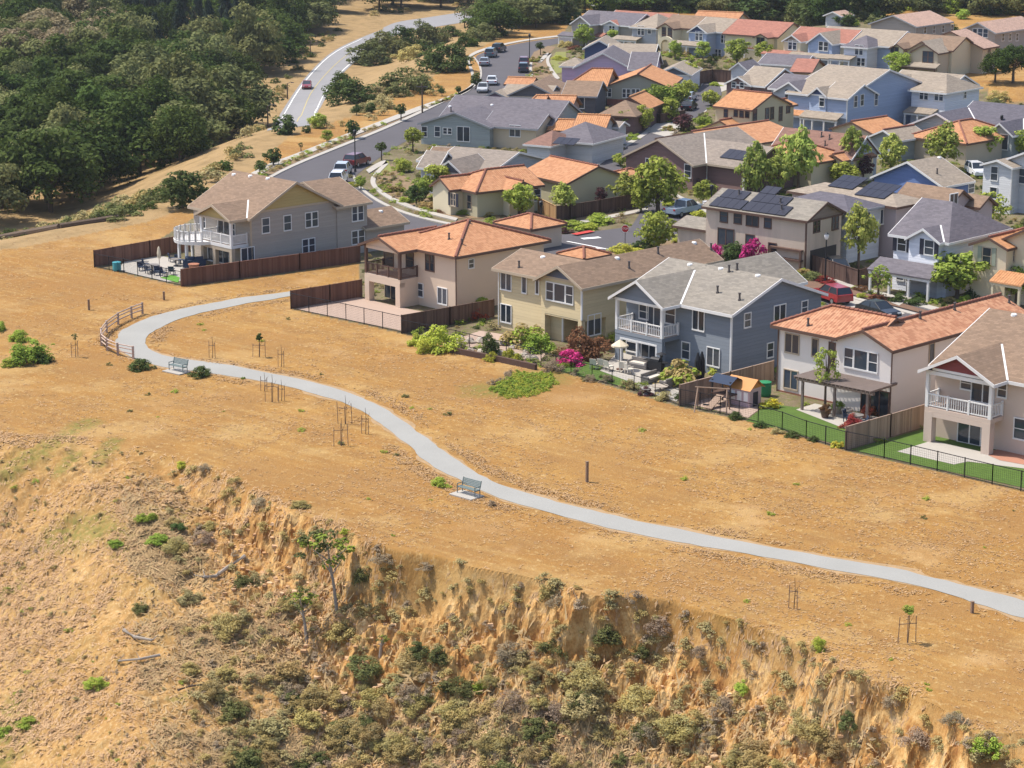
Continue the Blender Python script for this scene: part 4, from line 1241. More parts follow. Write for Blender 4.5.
h.win(M, 'v', (653, 347), 2.6, 2.0, 'slider3'); h.win(M, 'v', (632, 342), 1.2, 1.6, 'single')
h.win(M, 'v', (698.7, 320.3), 1.25, 1.65, 'slider'); h.win(M, 'v', (686, 350.5), .85, 1.4); h.win(M, 'v', (713.5, 357), 1.35, 1.5, 'slider')
h.win(M, 'u', (747.3, 320), .75, 1.15); h.win(M, 'u', (779.5, 313.5), 1.45, 1.45, 'slider'); h.win(M, 'u', (804.3, 307.3), .75, 1.1); h.win(M, 'u', (770, 350), .75, 1.2)
for p in ((717.5, 293.5), (739.5, 301), (729, 272.5), (737, 271)): h.vent(M, p)
for p in ((690, 265), (721, 269.5), (758, 276)): h.vent(M, p, 'white')

# 5. warm white stucco house
h = House('house', 'warm white stucco house with mottled tile roof and a pergola at the back', (892.9, 350.8), 5.6,
          L=(830.4, 338.6), R=(967.9, 331), wall=W_WHITE, roof=R_TILE2, trim=M_BROWNTRIM, tile=True, group='houses', win_trim=M_TANTRIM)
h.cap_m = CAP
B = h.wing((892.9, 350.8), (830.4, 339), (1030, 313.5), ridge='v', ap=(861.7, 329.7), ov=.32)
q = h.wing((830.4, 339), (769.5, 325), d=7.2, dry=True)
A = h.wing(A=(q['A0'], (B['A0'] + B['A1']) / 2 + .3, B['B0'] + .5, B['B0'] + 7.6),  ridge='u', kind='hip', hipends=(True, False), pitch=.45, ov=.5)
h.win(B, 'v', (861, 360), 3.2, 1.5, 'triple', M_WHITE); h.win(A, 'v', (792.3, 343.5), 1.35, 1.5, 'slider', M_TANTRIM); h.win(A, 'v', (815.2, 347.5), .55, 1.4, 'door', M_TANTRIM)
h.win(A, 'v', (791, 379.5), 1.35, 1.5, 'slider', M_TANTRIM); h.win(B, 'v', (875, 403), 2.6, 2.1, 'slider3', M_BROWNTRIM); h.win(A, 'v', (832, 354), .5, 1.8, 'door', M_BROWNTRIM)
h.win(B, 'u', (931.3, 353.5), .6, 1.6, 'door', M_TANTRIM)
for px, W_ in (((792, 352.2), A), ((791, 389.5), A)):
    pass
m = MB(); aa = A['A0'] + .5; m.box(aa - .02, A['A1'] - .5, A['B0'] + .44, A['B0'] + .5, -.5, .12); m.build('base_course', m_plain('brick_base', (.25, .11, .07), .9, .3), h.root)
h.pipe(B['A1'] - .24, B['B0'] + .26, 5.5, M_BROWNTRIM); h.pipe(A['A0'] + .5, A['B0'] + .42, 5.4, M_BROWNTRIM)
for p in ((920, 319), (954.5, 310), (1009, 304)): h.vent(B, p)
h.vent(A, (808, 327))

# 6. pinkish house at the right edge
h = House('house', 'pinkish tan house with red gable and white balcony at the right edge', (1000.5, 382.6), 5.6,
          th=-44, wall=W_PINK, roof=R_BROWN, trim=M_WHITE, group='houses')
M = h.wing((1092, 397), (941, 361.5), ridge='u', apL=(990, 308), ov=.4)
W = h.cross(M, (1000.5, 382.8), (928, 367), (963.2, 353.8), proj=1.8, walls=False)
h.valley(M, W)
a0, a1, b0, b1 = deck(h, W, M, 2.75, M_WHITE, M_WHITE, W_PINK, .2)
h.panel(W, 'v', P_RED, drop=-.25)
for a in (a0 + .35, a1 - .35): h.box('porch_column', a - .35, a + .35, b0 - .02, b0 + .6, -.5, 2.43, W_PINK)
h.box('porch_header', a0, a1, b0 - .01, b0 + .5, 2.05, 2.42, W_PINK)
h.win(M, 'v', (966.5, 383), .9, .9); h.win(M, 'v', (983, 389), 1.9, 2.0, 'french'); h.win(M, 'v', (1002.5, 389.5), .7, 1.1)
h.win(M, 'v', (975.5, 431), 3.0, 2.1, 'slider3'); h.win(M, 'v', (1021, 429), 1.1, 1.5)
h.vent(M, (1014, 316), 'white')

# ================= across the street =================
# taupe house with solar panels
h = House('house', 'tan house with dark solar panels on its taupe roof, behind the magenta bougainvillea', (807.5, 221), 5.6,
          L=(701.6, 206.2), R=(845, 212.4), wall=W_TAN, roof=R_GREY, trim=M_BROWNTRIM, group='houses')
M = h.wing((807.5, 221), (701.6, 206.2), (846, 212), ridge='u', ap=(828.5, 201.5), ov=.35)
h.panel(M, 'u', P_BROWN, drop=.1)
L_ = M['A1'] - M['A0']
h.solar(M, [(M['A0'] + .8, M['A0'] + .36 * L_, .2, 2.0), (M['A0'] + .37 * L_, M['A0'] + .78 * L_, .2, 2.0), (M['A0'] + .07 * L_, M['A0'] + .30 * L_, 2.05, 3.7), (M['A0'] + .37 * L_, M['A0'] + .70 * L_, 2.05, 3.7), (M['A0'] + .37 * L_, M['A0'] + .52 * L_, 3.75, 5.2)])
for p in ((724, 216), (738, 217.5), (752.5, 220)): h.win(M, 'v', p, .9 if p[0] < 745 else 1.5, 1.2, 'single' if p[0] < 745 else 'slider')
h.win(M, 'v', (768, 221.5), .8, 1.3); h.win(M, 'u', (816.5, 225.5), 1.1, 1.3, 'pair'); h.win(M, 'u', (835, 222.8), 1.1, 1.3, 'pair')
h.win(M, 'v', (726, 237), 2.0, 1.7, 'slider'); h.win(M, 'v', (750, 242.5), 1.0, 1.6, 'single'); h.win(M, 'v', (772.5, 250.5), .9, 1.5, 'single')
a = M['A1'] - .35
h.box('garage_door', a, a + .05, M['B0'] + 1.2, M['B1'] - 1.2, 0, 2.3, M_DARKDOOR)
h.corner(M, M_BROWNTRIM)
h.wing(A=(M['A0'] - 4.5, M['A0'] + .6, M['B0'] + .8, M['B0'] + 6), zE=2.9, ridge='u', pitch=.3)
h.vent(M, (739, 196), 'dark'); h.vent(M, (780.5, 204)); h.vent(M, (781.5, 211)); h.vent(M, (828, 199))
m = MB(); b = M['B0'] + .35
for z in (2.25, 1.2): m.box(M['A1'] - 4.6, M['A1'] - .6, b - .5, b - .02, z, z + .2)
for x in (-4.5, -.7): m.box(M['A1'] + x - .1, M['A1'] + x + .1, b - .5, b - .3, -.3, 2.25)
m.build('trellis', M_BROWNTRIM, h.root)

# blue-grey house with dark hip roof
h = House('house', 'pale grey house with dark grey roof directly behind the tan solar panel house', (848.7, 212.4), 5.6,
          L=(800, 205.5), R=(895.8, 206.6), th=-46, wall=W_LGREY, roof=R_DARK, trim=M_GREYTRIM, group='houses', win_trim=M_WHITE)
M = h.wing((848.7, 212.4), (777, 201.5), (896, 206.8), ridge='u', kind='hip', pitch=.36)
h.win(M, 'u', (883, 216.5), 1.0, 1.5, 'slider'); h.win(M, 'u', (867, 219), .9, 1.4)
h.box('trim_board', M['A1'] - .42, M['A1'] - .36, M['B0'] + .5, M['B1'] - .5, 2.6, 2.75, M_WHITE)
h.vent(M, (789, 193)); h.vent(M, (798, 191), 'white'); h.vent(M, (819, 190), 'white')
# tan roofed lavender house
h = House('house', 'lavender beige house with tan roof and two solar arrays, behind the pale grey house', (935, 203), 5.6,
          th=-46, wall=W_LAV, roof=R_TANSH, trim=M_BROWNTRIM, group='houses', win_trim=M_WHITE)
M = h.wing((897, 207.3), None, (935, 201.6), w=15, ridge='u', kind='hip', pitch=.33)
h.solar(M, [(M['A0'] + 4.0, M['A0'] + 7.4, 2.2, 5.2), (M['A0'] + 8.4, M['A0'] + 12.4, 1.2, 4.6)])
G = h.wing((947.5, 204), None, w=9, ridge='v', ap=(940.6, 182.3), d=6, zE=5.6) if False else None
A2 = h.wing(A=(M['A1'] - 4, M['A1'] + 3.4, M['B1'] - 1.0, M['B1'] + 3.4), zE=5.7, ridge='u', pitch=.62, roof=R_BROWN)
A3 = h.wing(A=(M['A1'] - 2, M['A1'] + 4.9, M['B1'] + 2.2, M['B1'] + 5.6), zE=5.2, ridge='u', pitch=.62, roof=R_BROWN)
h.win(A3, 'u', (953.5, 201), 1.3, 1.5, 'slider')
h.vent(M, (838, 181)); h.vent(M, (866, 181), 'white')

# light blue house
h = House('house', 'light blue house with dark shutters and white posts along its front porch', (945.2, 241.3), 5.6,
          L=(887.4, 234), th=-44, wall=W_LBLUE, roof=R_SLATE, trim=M_WHITE, group='houses')
M = h.wing((949, 243), (887.4, 234), (999, 226), ridge='u', kind='hip', hipends=(False, True), pitch=.52)
X = h.cross(M, (945.2, 242), (911, 236.5), (928.8, 227.3), proj=.7, ov=.3)
h.valley(M, X)
w1 = h.win(M, 'v', (902, 244), .95, 1.35, 'single', shut=M_SHUTTER); w2 = h.win(X, 'v', (929.3, 247.5), 1.0, 1.4, 'single', shut=M_SHUTTER)
bf = X['B0'] + .3
h.porch(M, M['A0'] - .6, M['A1'] - .3, bf + .02, 2.2, 2.35, .95, R_SLATE, 4, M_WHITE)
h.win(M, 'v', (900.5, 274), .8, 1.2); h.win(M, 'v', (909, 275.5), .5, 1.2)
o = h.box('front_door', M['A1'] - 5.0, M['A1'] - 4.0, M['B0'] + .36, M['B0'] + .43, 0, 2.1, M_DARKDOOR); h.box('garage_wall', X['A0'] + .3, X['A1'] - .3, bf - .0, bf + .02, -.3, 2.3, W_LBLUE)
h.vent(M, (958, 217)); h.vent(M, (947, 212), 'white')

# cream house with tile roof at right edge
h = House('house', 'cream stucco house with green-shuttered window and orange tile roof, beside the light blue house', (1007.7, 249), 5.6,
          L=(968.7, 243.3), th=-44, wall=W_CREAM, roof=R_TILE3, trim=M_BROWNTRIM, tile=True, group='houses', win_trim=M_TANTRIM)
h.cap_m = CAP
X = h.wing((1007.7, 249), (968.7, 243.3), ridge='v', d=8, ap=(988.2, 237.2), ov=.3)
Y = h.wing((1032, 250), (990, 243), ridge='v', ap=(1008, 232), d=12, ov=.3) if False else h.wing(A=(X['A1'] - 2.6, X['A1'] + 4.6, X['B0'] + 1.2, X['B0'] + 14), zE=5.7, ridge='v', pitch=.5)
M = h.wing(A=(X['A0'] + .4, X['A1'] + 7, X['B0'] + 2.5, X['B0'] + 14.5), zE=5.6, ridge='u', pitch=.42, kind='hip')
h.win(X, 'v', (987, 256), .9, 1.6, 'single', shut=m_plain('sage_shutter', (.30, .33, .25), .7, .1)); h.win(Y, 'v', (1011.5, 255), .7, 1.1)
h.porch(X, X['A0'] + 3.4, X['A1'] + 2.6, X['B0'] + .33, 1.8, 2.6, .8, R_TILE3, 2, W_CREAM)
# grey house near right edge, two gables
h = House('house', 'grey house with white corner boards behind the loose olive tree near the right edge', (1013, 167.6), 5.6,
          L=(982.5, 163.2), th=-44, wall=W_LGREY, roof=R_TANSH, trim=M_WHITE, group='houses')
X = h.wing((1013, 168), (982.5, 163.5), ridge='v', d=10, ap=(995.4, 159.5), ov=.3)
M = h.wing(A=(X['A0'] + 1, X['A1'] + 9, X['B0'] + 1.6, X['B0'] + 12), zE=5.7, ridge='v', pitch=.42)
h.win(X, 'v', (994.5, 173.5), .9, 1.6); h.win(X, 'v', (993.5, 193), .9, 1.3); h.win(M, 'v', (1022, 176), 1.1, 1.7); h.win(M, 'v', (1014.5, 196), .7, 1.2)
h.corner(X)

# blue gable bungalow
h = House('house', 'low house with bright blue gable and wide tan roof behind the lavender beige house', (945, 188.2), 3.1,
          th=-46, wall=m_siding('bright_blue_siding', (0.114, 0.171, 0.342)), roof=R_TANSH, trim=M_WHITE, group='houses')
M = h.wing((943, 187), (872, 176.5), (982, 181.8), ridge='v', ap=(906.4, 161.3), ov=.35)
h.win(M, 'u', (971, 188), 1.1, 1.1, 'single'); h.vent(M, (937, 174)); h.vent(M, (939, 158), 'white')

# yellow bungalow with tile roof on the corner
h = House('house', 'pale yellow bungalow with orange tile roof and arched window, on the street corner', (567, 183.5), 3.1,
          th=-55, wall=W_CREAM, roof=R_TILE, trim=M_BROWNTRIM, tile=True, group='houses', win_trim=M_TANTRIM)
h.cap_m = CAP
M = h.wing((567, 183.5), None, (620.5, 174.5), w=10, ridge='u', ap=(601, 165.8), ov=.35, wall=W_OLIVE)
A2 = h.wing((476.3, 192.5), None, (546, 185), w=8.5, ridge='v', kind='hip', hipends=(True, False), pitch=.42, wall=W_OLIVE)
A3 = h.wing(A=(A2['A1'] - 7.6, A2['A1'] - 3.2, A2['B0'] - 1.6, A2['B0'] + 5), ridge='v', pitch=.55, ov=.3)
A4 = h.wing(A=(A2['A1'] - 4, A2['A1'] + 1.2, A2['B0'] + 3.8, A2['B0'] + 8.0), ridge='u', pitch=.45, ov=.3)
h.win(A3, 'v', (453.5, 199.5), .9, 1.4, 'pair', shut=M_SHUTTER); h.win(A2, 'v', (469.5, 202), .8, 1.6, 'single')
h.win(M, 'u', (601, 196), .8, 1.9, 'slider', M_TANTRIM)
h.box('front_door', A4['A1'] - .31, A4['A1'] - .24, A4['B0'] + 1.5, A4['B0'] + 2.7, 0, 2.2, M_BROWNTRIM)
h.win(A2, 'u', (537, 195), .9, 1.3, 'single', M_WHITE)
h.wing(A=(M['A1'] - 5, M['A1'] - .5, M['B1'] - .6, M['B1'] + 4.5), zE=2.7, ridge='v', kind='hip', pitch=.35)

# taupe bungalow with white gables
h = House('house', 'grey bungalow with broad taupe roof and white edged gables behind the yellow bungalow', (491, 173), 3.3,
          th=-30, wall=W_GREYB, roof=R_TAUPE, trim=M_WHITE, group='houses')
M = h.wing((491, 173), (408, 171.5), (557, 159), ridge='u', ap=(532, 148.5), ov=.4)
X = h.wing((464, 175.5), (424, 175), ridge='v', d=7, ap=(445.6, 158.7), ov=.3)
h.panel(X, 'v', P_GREY, drop=-.1)
Y = h.wing(A=(M['A0'] - 1.6, M['A0'] + 1.5, M['B0'] + .4, M['B0'] + 5.4), zE=3.1, ridge='u', pitch=.9)
Y2 = h.wing(A=(M['A0'] - 3.4, M['A0'] + 1.5, M['B0'] + 5.0, M['B0'] + 9.4), zE=3.1, ridge='u', pitch=.75, roof=R_BROWN)
h.wing(A=(M['A0'] - 4.5, M['A1'] - 4, M['B0'] + .35 * (M['B1'] - M['B0']), M['B1'] + .9), zE=3.2, ridge='u', pitch=M['pitch'] * .98)
h.vent(M, (467, 144.5), 'white')
# grey-green bungalow
h = House('house', 'grey green bungalow with wide dark roof and four small windows in its gable wall', (491, 127.5), 3.0,
          th=-24, wall=W_GREYG, roof=R_SLATE, trim=M_GREYTRIM, group='houses', win_trim=M_WHITE)
X = h.wing((491, 127.6), (417.5, 123.2), ridge='v', d=16, ap=(452.7, 112), ov=.35)
M = h.wing(A=(X['A0'] + .5, X['A1'] + 7, X['B0'] + 5.5, X['B0'] + 18), zE=3.0, ridge='u', pitch=.45)
Y = h.wing((536, 121.5), (492, 127), d=8, ridge='u', pitch=.42, th=None) if False else h.wing(A=(X['A1'] - 2, X['A1'] + 6.6, X['B0'] + 1.2, X['B0'] + 9.2), zE=3.0, ridge='u', pitch=.42, wall=W_SAND)
for p, w_, st_ in (((424.5, 131.5), .8, 'single'), ((437.5, 131.5), .8, 'single'), ((447.5, 131), 1.3, 'pair'), ((463.5, 134), 1.9, 'slider')):
    h.win(X, 'v', p, w_, .8 if st_ == 'pair' else 1.4 if st_ == 'single' else 2.0, st_)
h.win(Y, 'v', (515, 131), 1.6, 1.5, 'slider')
for p, k in (((446, 100.5), 'white'), ((450, 107), 'white'), ((451, 112), 'dark'), ((492, 105), 'white'), ((481, 112), 'dark')): h.vent(M, p, k)

# brown bungalow with pointed gable
h = House('house', 'maroon brown house with broad taupe roof and one small solar array', (693.3, 165.6), 3.4,
          L=(628.9, 154.8), th=-44, wall=W_BRN, roof=R_TAUPE, trim=M_TANTRIM, group='houses', win_trim=M_WHITE)
X = h.wing((693.3, 165.6), (628.9, 154.8), ridge='v', d=16, ap=(659, 139), ov=.35)
M = h.wing(A=(X['A1'] - 8, X['A1'] + 6.5, X['B0'] + 2.6, X['B0'] + 13), zE=3.4, ridge='u', pitch=.42)
h.valley(M, X)
h.solar(M, [(M['A1'] - 5.6, M['A1'] - 1.2, 1.6, 3.8)])
h.win(X, 'v', (648.5, 165), .8, 1.6); h.win(X, 'v', (688, 171), 1.0, 1.6); h.win(M, 'v', (698, 172), .9, 1.6); h.win(M, 'v', (704, 172), .9, 1.5)
h.box('porch_post', M['A1'] - .8, M['A1'] - .5, M['B0'] + .1, M['B0'] + .4, -.3, 3.2, M_WHITE)
for p in ((676, 133), (686, 134), (700, 132)): h.vent(X, p, 'white')
# orange-roofed olive house
h = House('house', 'olive beige two storey house with plain orange gable roof beside the dead end street', (752, 110), 5.6,
          L=(714, 105.6), R=(800, 101.5), wall=W_OLIVE, roof=R_TILE3, trim=M_BROWNTRIM, tile=True, group='houses')
h.cap_m = CAP
M = h.wing((752, 110), (714, 105.6), (796, 104), ridge='u', ap=(774.5, 93.5), ov=.3)
h.wing(A=(M['A1'] - 5, M['A1'] - .8, M['B1'] - .4, M['B1'] + 2.6), zE=5.2, ridge='v', pitch=.3)
for p in ((726, 112.5), (736, 112), (741.7, 112.7), (747.3, 113)): h.win(M, 'v', p, .6, 1.2)
for p, w_, h_ in (((754.7, 116), .8, 1.8), ((767, 115), .8, 1.9), ((772, 113), .7, 1.6), ((780.5, 113.5), .7, 1.9), ((788, 109.3), .8, .9)): h.win(M, 'u', p, w_, h_)
X = h.wing((736.3, 131.2), (705.2, 127), ridge='v', d=8, ap=(720.5, 120.4), ov=.3, zE=2.8, wall=W_CREAM)
# low orange roof in front of it
h = House('house', 'low house with broad orange tile roof between the maroon house and the olive house', (770, 158), 3.2,
          th=-46, wall=W_CREAM, roof=R_TILE, trim=M_BROWNTRIM, tile=True, group='houses')
h.cap_m = CAP
M = h.wing((728, 148), None, (800, 135.5), w=13, ridge='v', ap=(709, 134), ov=.3)
A2 = h.wing((812, 163.5), (752, 153), d=8.5, ridge='u', kind='hip', pitch=.4)
X = h.wing((843, 161), (820, 158.5), ridge='v', d=7, ap=(835, 154.5), ov=.3)
h.win(X, 'v', (823, 168), 1.0, 1.7, 'single', M_BROWNTRIM); h.win(X, 'v', (833, 169), 1.0, 1.7, 'single', M_BROWNTRIM)
# reddish brown low roof with blue gable
h = House('house', 'low house with blue gable, wide reddish brown roof and three dark roof vents', (853, 158.5), 3.3,
          th=-40, wall=W_GREYB, roof=R_REDSH, trim=M_WHITE, group='houses')
M = h.wing((852, 159), (772, 149), (882, 153), ridge='u', ap=(867, 133.5), ov=.35)
for p in ((821.5, 137), (829.5, 140), (825, 146)): h.vent(M, p)
h.vent(M, (794.5, 126.5), 'white')
# blue two-storey house
h = House('house', 'bright blue two storey house with large tan roof and long white porch', (846.8, 98.2), 5.6,
          L=(811.6, 94.8), R=(884, 94.3), th=-42, wall=W_MBLUE, roof=R_TANSH, trim=M_WHITE, group='houses')
M = h.wing((846.8, 98.4), (800, 90), (925, 84.5), ridge='u', ap=(888, 69.7), ov=.35)
S = h.wing((848, 99), None, (884, 94.3), w=5, ridge='u', ap=(867.3, 84), ov=.3)
X = h.cross(M, (831.6, 96.2), (811.6, 94.4), (820.5, 83.5), proj=.6, ov=.25)
h.panel(X, 'v', P_BLUE, drop=-.2); h.valley(M, X)
h.win(X, 'v', (822, 101), .8, 1.5); h.win(M, 'v', (838.5, 104), 1.7, 1.3, 'pair'); h.win(S, 'u', (855.5, 101.5), .8, 1.6); h.win(S, 'u', (862, 100), .8, 1.6); h.win(S, 'u', (876, 99.5), .8, 1.7)
h.porch(M, X['A0'] - .4, M['A1'] - .2, X['B0'] + .28, 1.8, 2.6, .8, R_TANSH, 4, M_WHITE); h.corner(S)
# blue-grey gabled house to its left
h = House('house', 'blue grey gabled house with shuttered window, touching the left of the bright blue house', (803, 93.3), 5.6,
          th=-42, wall=W_GREYB, roof=R_SLATE, trim=M_WHITE, group='houses')
X = h.wing((803, 93.5), (778, 90), ridge='v', d=9, ap=(791, 82), ov=.3)
M = h.wing(A=(X['A1'] - 8, X['A1'] + 4, X['B0'] + 2.2, X['B0'] + 11), zE=5.6, ridge='u', pitch=.42)
h.win(X, 'v', (791.5, 95), 1.0, 1.3, 'single', shut=M_SHUTTER)
h.porch(X, X['A0'] + 1, X['A1'] + 1.5, X['B0'] + .32, 1.8, 2.6, .8, R_TILE3, 2, M_WHITE)
# pale blue house with hip roof
h = House('house', 'pale blue house with deep blue gable top beside the brown field at right', (946.5, 93.3), 5.6,
          L=(912, 89), R=(988, 88.6), th=-42, wall=W_LBLUE, roof=R_TANSH, trim=M_WHITE, group='houses')
M = h.wing((946.5, 93.3), (912, 89), (988, 87.5), ridge='u', kind='hip', pitch=.42)
X = h.wing((903.2, 88.5), (876, 85), ridge='v', d=9, ap=(889.6, 77.5), ov=.3)
h.panel(X, 'v', P_BLUE, drop=-.2)
A2 = h.wing(A=(X['A0'] + .5, X['A1'] + 6, X['B0'] + 3, X['B0'] + 12), zE=5.6, ridge='u', pitch=.42)
h.win(X, 'v', (883, 91.5), 1.3, 1.3, 'pair'); h.win(X, 'v', (897, 91.5), 1.3, 1.3, 'pair'); h.win(M, 'v', (924, 95), 1.4, 1.3, 'pair'); h.win(M, 'v', (939, 96), 1.4, 1.3, 'pair'); h.win(M, 'u', (965, 94.5), .6, 1.0)
h.porch(M, M['A0'] + .2, M['A1'] - 1.5, M['B0'] + .45, 2.0, 2.5, .6, R_TANSH, 3, M_WHITE)
# dark slate house
h = House('house', 'low grey green house with very dark slate roof right of the flame coloured tree', (1013, 136), 3.3,
          th=-40, wall=W_GREYG, roof=R_DARK, trim=M_WHITE, group='houses')
X = h.wing((967.9, 132.2), (906, 125.4), ridge='v', d=12, ap=(937, 113), ov=.35)
M = h.wing(A=(X['A0'] + 5, X['A1'] + 15, X['B0'] + 3.5, X['B0'] + 17.5), zE=3.3, ridge='u', pitch=.42)
Y = h.cross(M, (1013, 136.2), (988.3, 132.6), (1001.5, 120.4), proj=.8, ov=.3)
h.valley(M, X); h.valley(M, Y)
h.win(Y, 'v', (995.5, 141), .9, 1.6); h.win(Y, 'v', (1004, 142), 1.2, 2.0, 'door')
# orange roof bungalow by blue house
h = House('house', 'low house with square orange tile roof just below the bright blue house', (872.6, 133.6), 3.1,
          th=-46, wall=W_SAND, roof=R_TILE3, trim=M_BROWNTRIM, tile=True, group='houses')
h.cap_m = CAP
M = h.wing((872.6, 133.6), None, (905, 127.5), w=7.6, ridge='v', ap=(851, 121.5), ov=.3)
h.wing(A=(M['A1'] + .5, M['A1'] + 6, M['B0'] - 2.0, M['B0'] + 5), zE=2.9, ridge='v', pitch=.45, roof=R_TANSH, wall=W_GREYG, trim=M_WHITE)
h = House('house', 'orange tiled bungalow half hidden behind the flame-coloured tree', (967, 143.8), 3.0,
          th=-46, wall=W_SAND, roof=R_TILE, trim=M_BROWNTRIM, tile=True, group='houses')
h.cap_m = CAP
h.wing((967, 143.8), None, w=10, d=13, ridge='v', kind='hip', pitch=.42)

# ================= middle distance, left =================
h = House('house', 'brown beige cottage with long low orange tile roof behind the grey green bungalow', (571, 110.5), 3.0,
          th=-14, wall=m_stucco('mushroom_stucco', (0.383, 0.290, 0.244)), roof=R_TILE, trim=M_BROWNTRIM, tile=True, group='houses')
M = h.wing((571, 110.5), (536, 111), d=8, ridge='u', pitch=.42); h.wing((541, 112), (518.7, 111.6), d=9, ridge='u', kind='hip', hipends=(True, False), pitch=.42)
h.win(M, 'v', (556, 116), .6, 1.1)
h = House('house', 'dark charcoal cottage with brown roof and one white framed window', (595.5, 96.6), 3.0,
          th=-14, wall=W_DKGR, roof=R_BROWN, trim=M_GREYTRIM, group='houses', win_trim=M_WHITE)
M = h.wing((597, 96.6), (558, 97), d=9, ridge='u', pitch=.42); X = h.wing((559, 97.4), (517, 90), ridge='v', d=12, ap=(528.5, 83.5), ov=.3)
h.win(M, 'v', (578.5, 102.5), 1.8, 1.7, 'slider')
h = House('house', 'sage grey bungalow with brick red base and big orange tile roof', (671, 87.6), 3.1,
          th=-12, wall=m_stucco('sage_grey_stucco', (0.348, 0.336, 0.278)), roof=R_TILE3, trim=M_BROWNTRIM, tile=True, group='houses', win_trim=M_WHITE)
h.cap_m = CAP
X = h.wing((671, 87.8), (603.4, 86.9), ridge='v', d=14, ap=(637, 73.8), ov=.35)
h.wing((607, 87.2), (566, 85.5), d=12, ridge='u', kind='hip', hipends=(True, False), pitch=.38)
for p in ((607.5, 92.5), (626.3, 93.2), (635.7, 93.2)): h.win(X, 'v', p, 1.2, 1.3, 'pair')
h.box('brick_base', X['A0'] + .35, X['A1'] - .35, X['B0'] + .30, X['B0'] + .36, -.3, 1.0, m_plain('red_brick', (.24, .09, .07), .9, .3))
h = House('house', 'lavender bungalow with dark grey roof and three tiny windows, up by the street bend', (631.5, 68.7), 3.1,
          th=-10, wall=W_PURP, roof=R_SLATE, trim=M_WHITE, group='houses', win_trim=M_GREYTRIM)
X = h.wing((632.5, 68.9), (571.7, 68.5), ridge='v', d=14, ap=(606.9, 53), ov=.35)
h.wing((656, 70), (628, 69), d=11, ridge='u', pitch=.45)
for p in ((598.5, 71.5), (604, 71.7), (612.7, 72.3)): h.win(X, 'v', p, .6, .9)
h.wing(A=(X['A0'] - 3.0, X['A0'] + 1.5, X['B0'] + 4, X['B0'] + 11), zE=2.9, ridge='u', kind='hip', pitch=.35, roof=R_TANSH)
h = House('house', 'low house with deep blue gable and pale grey roof, just beyond the lavender bungalow', (615, 48.8), 3.1,
          th=-10, wall=P_BLUE, roof=R_TANSH, trim=M_WHITE, group='houses')
h.wing((615.5, 49.2), (583, 48.2), ridge='v', d=10, ap=(601, 40.2), ov=.35); h.wing((655, 54.5), (606, 53.5), d=9, ridge='u', pitch=.32)
h = House('house', 'small pale blue cottage with blue-grey gable and tan roof, below the planted bank', (691.6, 75.2), 2.9,
          th=-14, wall=W_LBLUE, roof=R_TANSH, trim=M_WHITE, group='houses')
X = h.wing((691.6, 75.2), (655, 74.2), ridge='v', d=11, ap=(674, 66.6), ov=.35); h.panel(X, 'v', P_GREY)
h = House('house', 'small cottage with orange tile roof touching the back of the brown garage', (649, 108.7), 2.8,
          th=-20, wall=W_BRN, roof=R_TILE3, trim=M_BROWNTRIM, tile=True, group='houses')
h.wing((649.5, 109), (612, 106), ridge='v', d=8, ap=(629, 97), ov=.3)
h = House('garage', 'small brown garage with brown hip roof among light green trees', (636, 116.6), 2.7,
          th=-20, wall=W_BRN, roof=R_BROWN, trim=M_BROWNTRIM, group='houses')
h.wing((636, 116.8), (601, 113), d=9, ridge='u', kind='hip', pitch=.4)
h = House('garage', 'small pale walled garage with taupe roof beside the side street pavement', (620, 128), 2.7,
          th=-30, wall=W_LGREY, roof=R_TAUPE, trim=M_WHITE, group='houses')
h.wing((619, 127.5), (588, 121), (627, 124.5), ridge='u', pitch=.4)
h = House('house', 'low house with two-level orange tile roof, beside the side street', (603.7, 132.2), 2.9,
          th=-14, wall=W_GREYB, roof=R_TILE3, trim=M_BROWNTRIM, tile=True, group='houses')
M = h.wing((604.5, 132.4), (571, 131.2), d=9, ridge='u', pitch=.4); h.wing((573, 131), (546, 130.5), d=6.5, ridge='u', pitch=.35, zE=2.5)
h = House('house', 'grey cottage with slate hip roof and small solar array behind the corner bungalow', (592, 146), 2.9,
          th=-30, wall=W_LGREY, roof=R_SLATE, trim=M_WHITE, group='houses')
M = h.wing((593.5, 143.5), (540, 140), d=10, ridge='u', kind='hip', pitch=.42)
N2 = h.wing(A=(M['A0'] - .5, M['A1'] - 4, M['B0'] - 4.5, M['B0'] + 4), zE=2.8, ridge='u', kind='hip', pitch=.35, roof=R_REDSH)
h.solar(N2, [(N2['A0'] + 4.2, N2['A0'] + 7.5, .6, 2.6)])
# behind: small gables between the street and the cottages
h = House('house', 'low house with plum gable and tan roof below the pale parked car', (496, 97), 2.9,
          th=-16, wall=m_siding('plum_siding', (0.182, 0.137, 0.217)), roof=R_TANSH, trim=M_GREYTRIM, group='houses')
h.wing((507, 97.5), (482, 97), ridge='v', d=9, ap=(496, 91.5), ov=.3); h.wing((549, 98), (500, 96), d=9, ridge='u', pitch=.32)
h = House('house', 'tiny orange roofed cottage at the street bend, left of the charcoal cottage', (530, 84), 2.8,
          th=-16, wall=W_SAND, roof=R_TILE, trim=M_BROWNTRIM, tile=True, group='houses')
h.wing((532, 85), (503, 84.3), d=5, ridge='u', pitch=.35)
h = House('house', 'dark plum two-gabled cottage with pale taupe roof, at the end of the cul-de-sac', (737, 88), 5.0,
          th=-40, wall=W_BRN, roof=R_TANSH, trim=M_WHITE, group='houses')
X = h.wing((751, 85.5), (728, 82.5), ridge='v', d=7, ap=(739.5, 76.5), ov=.25)
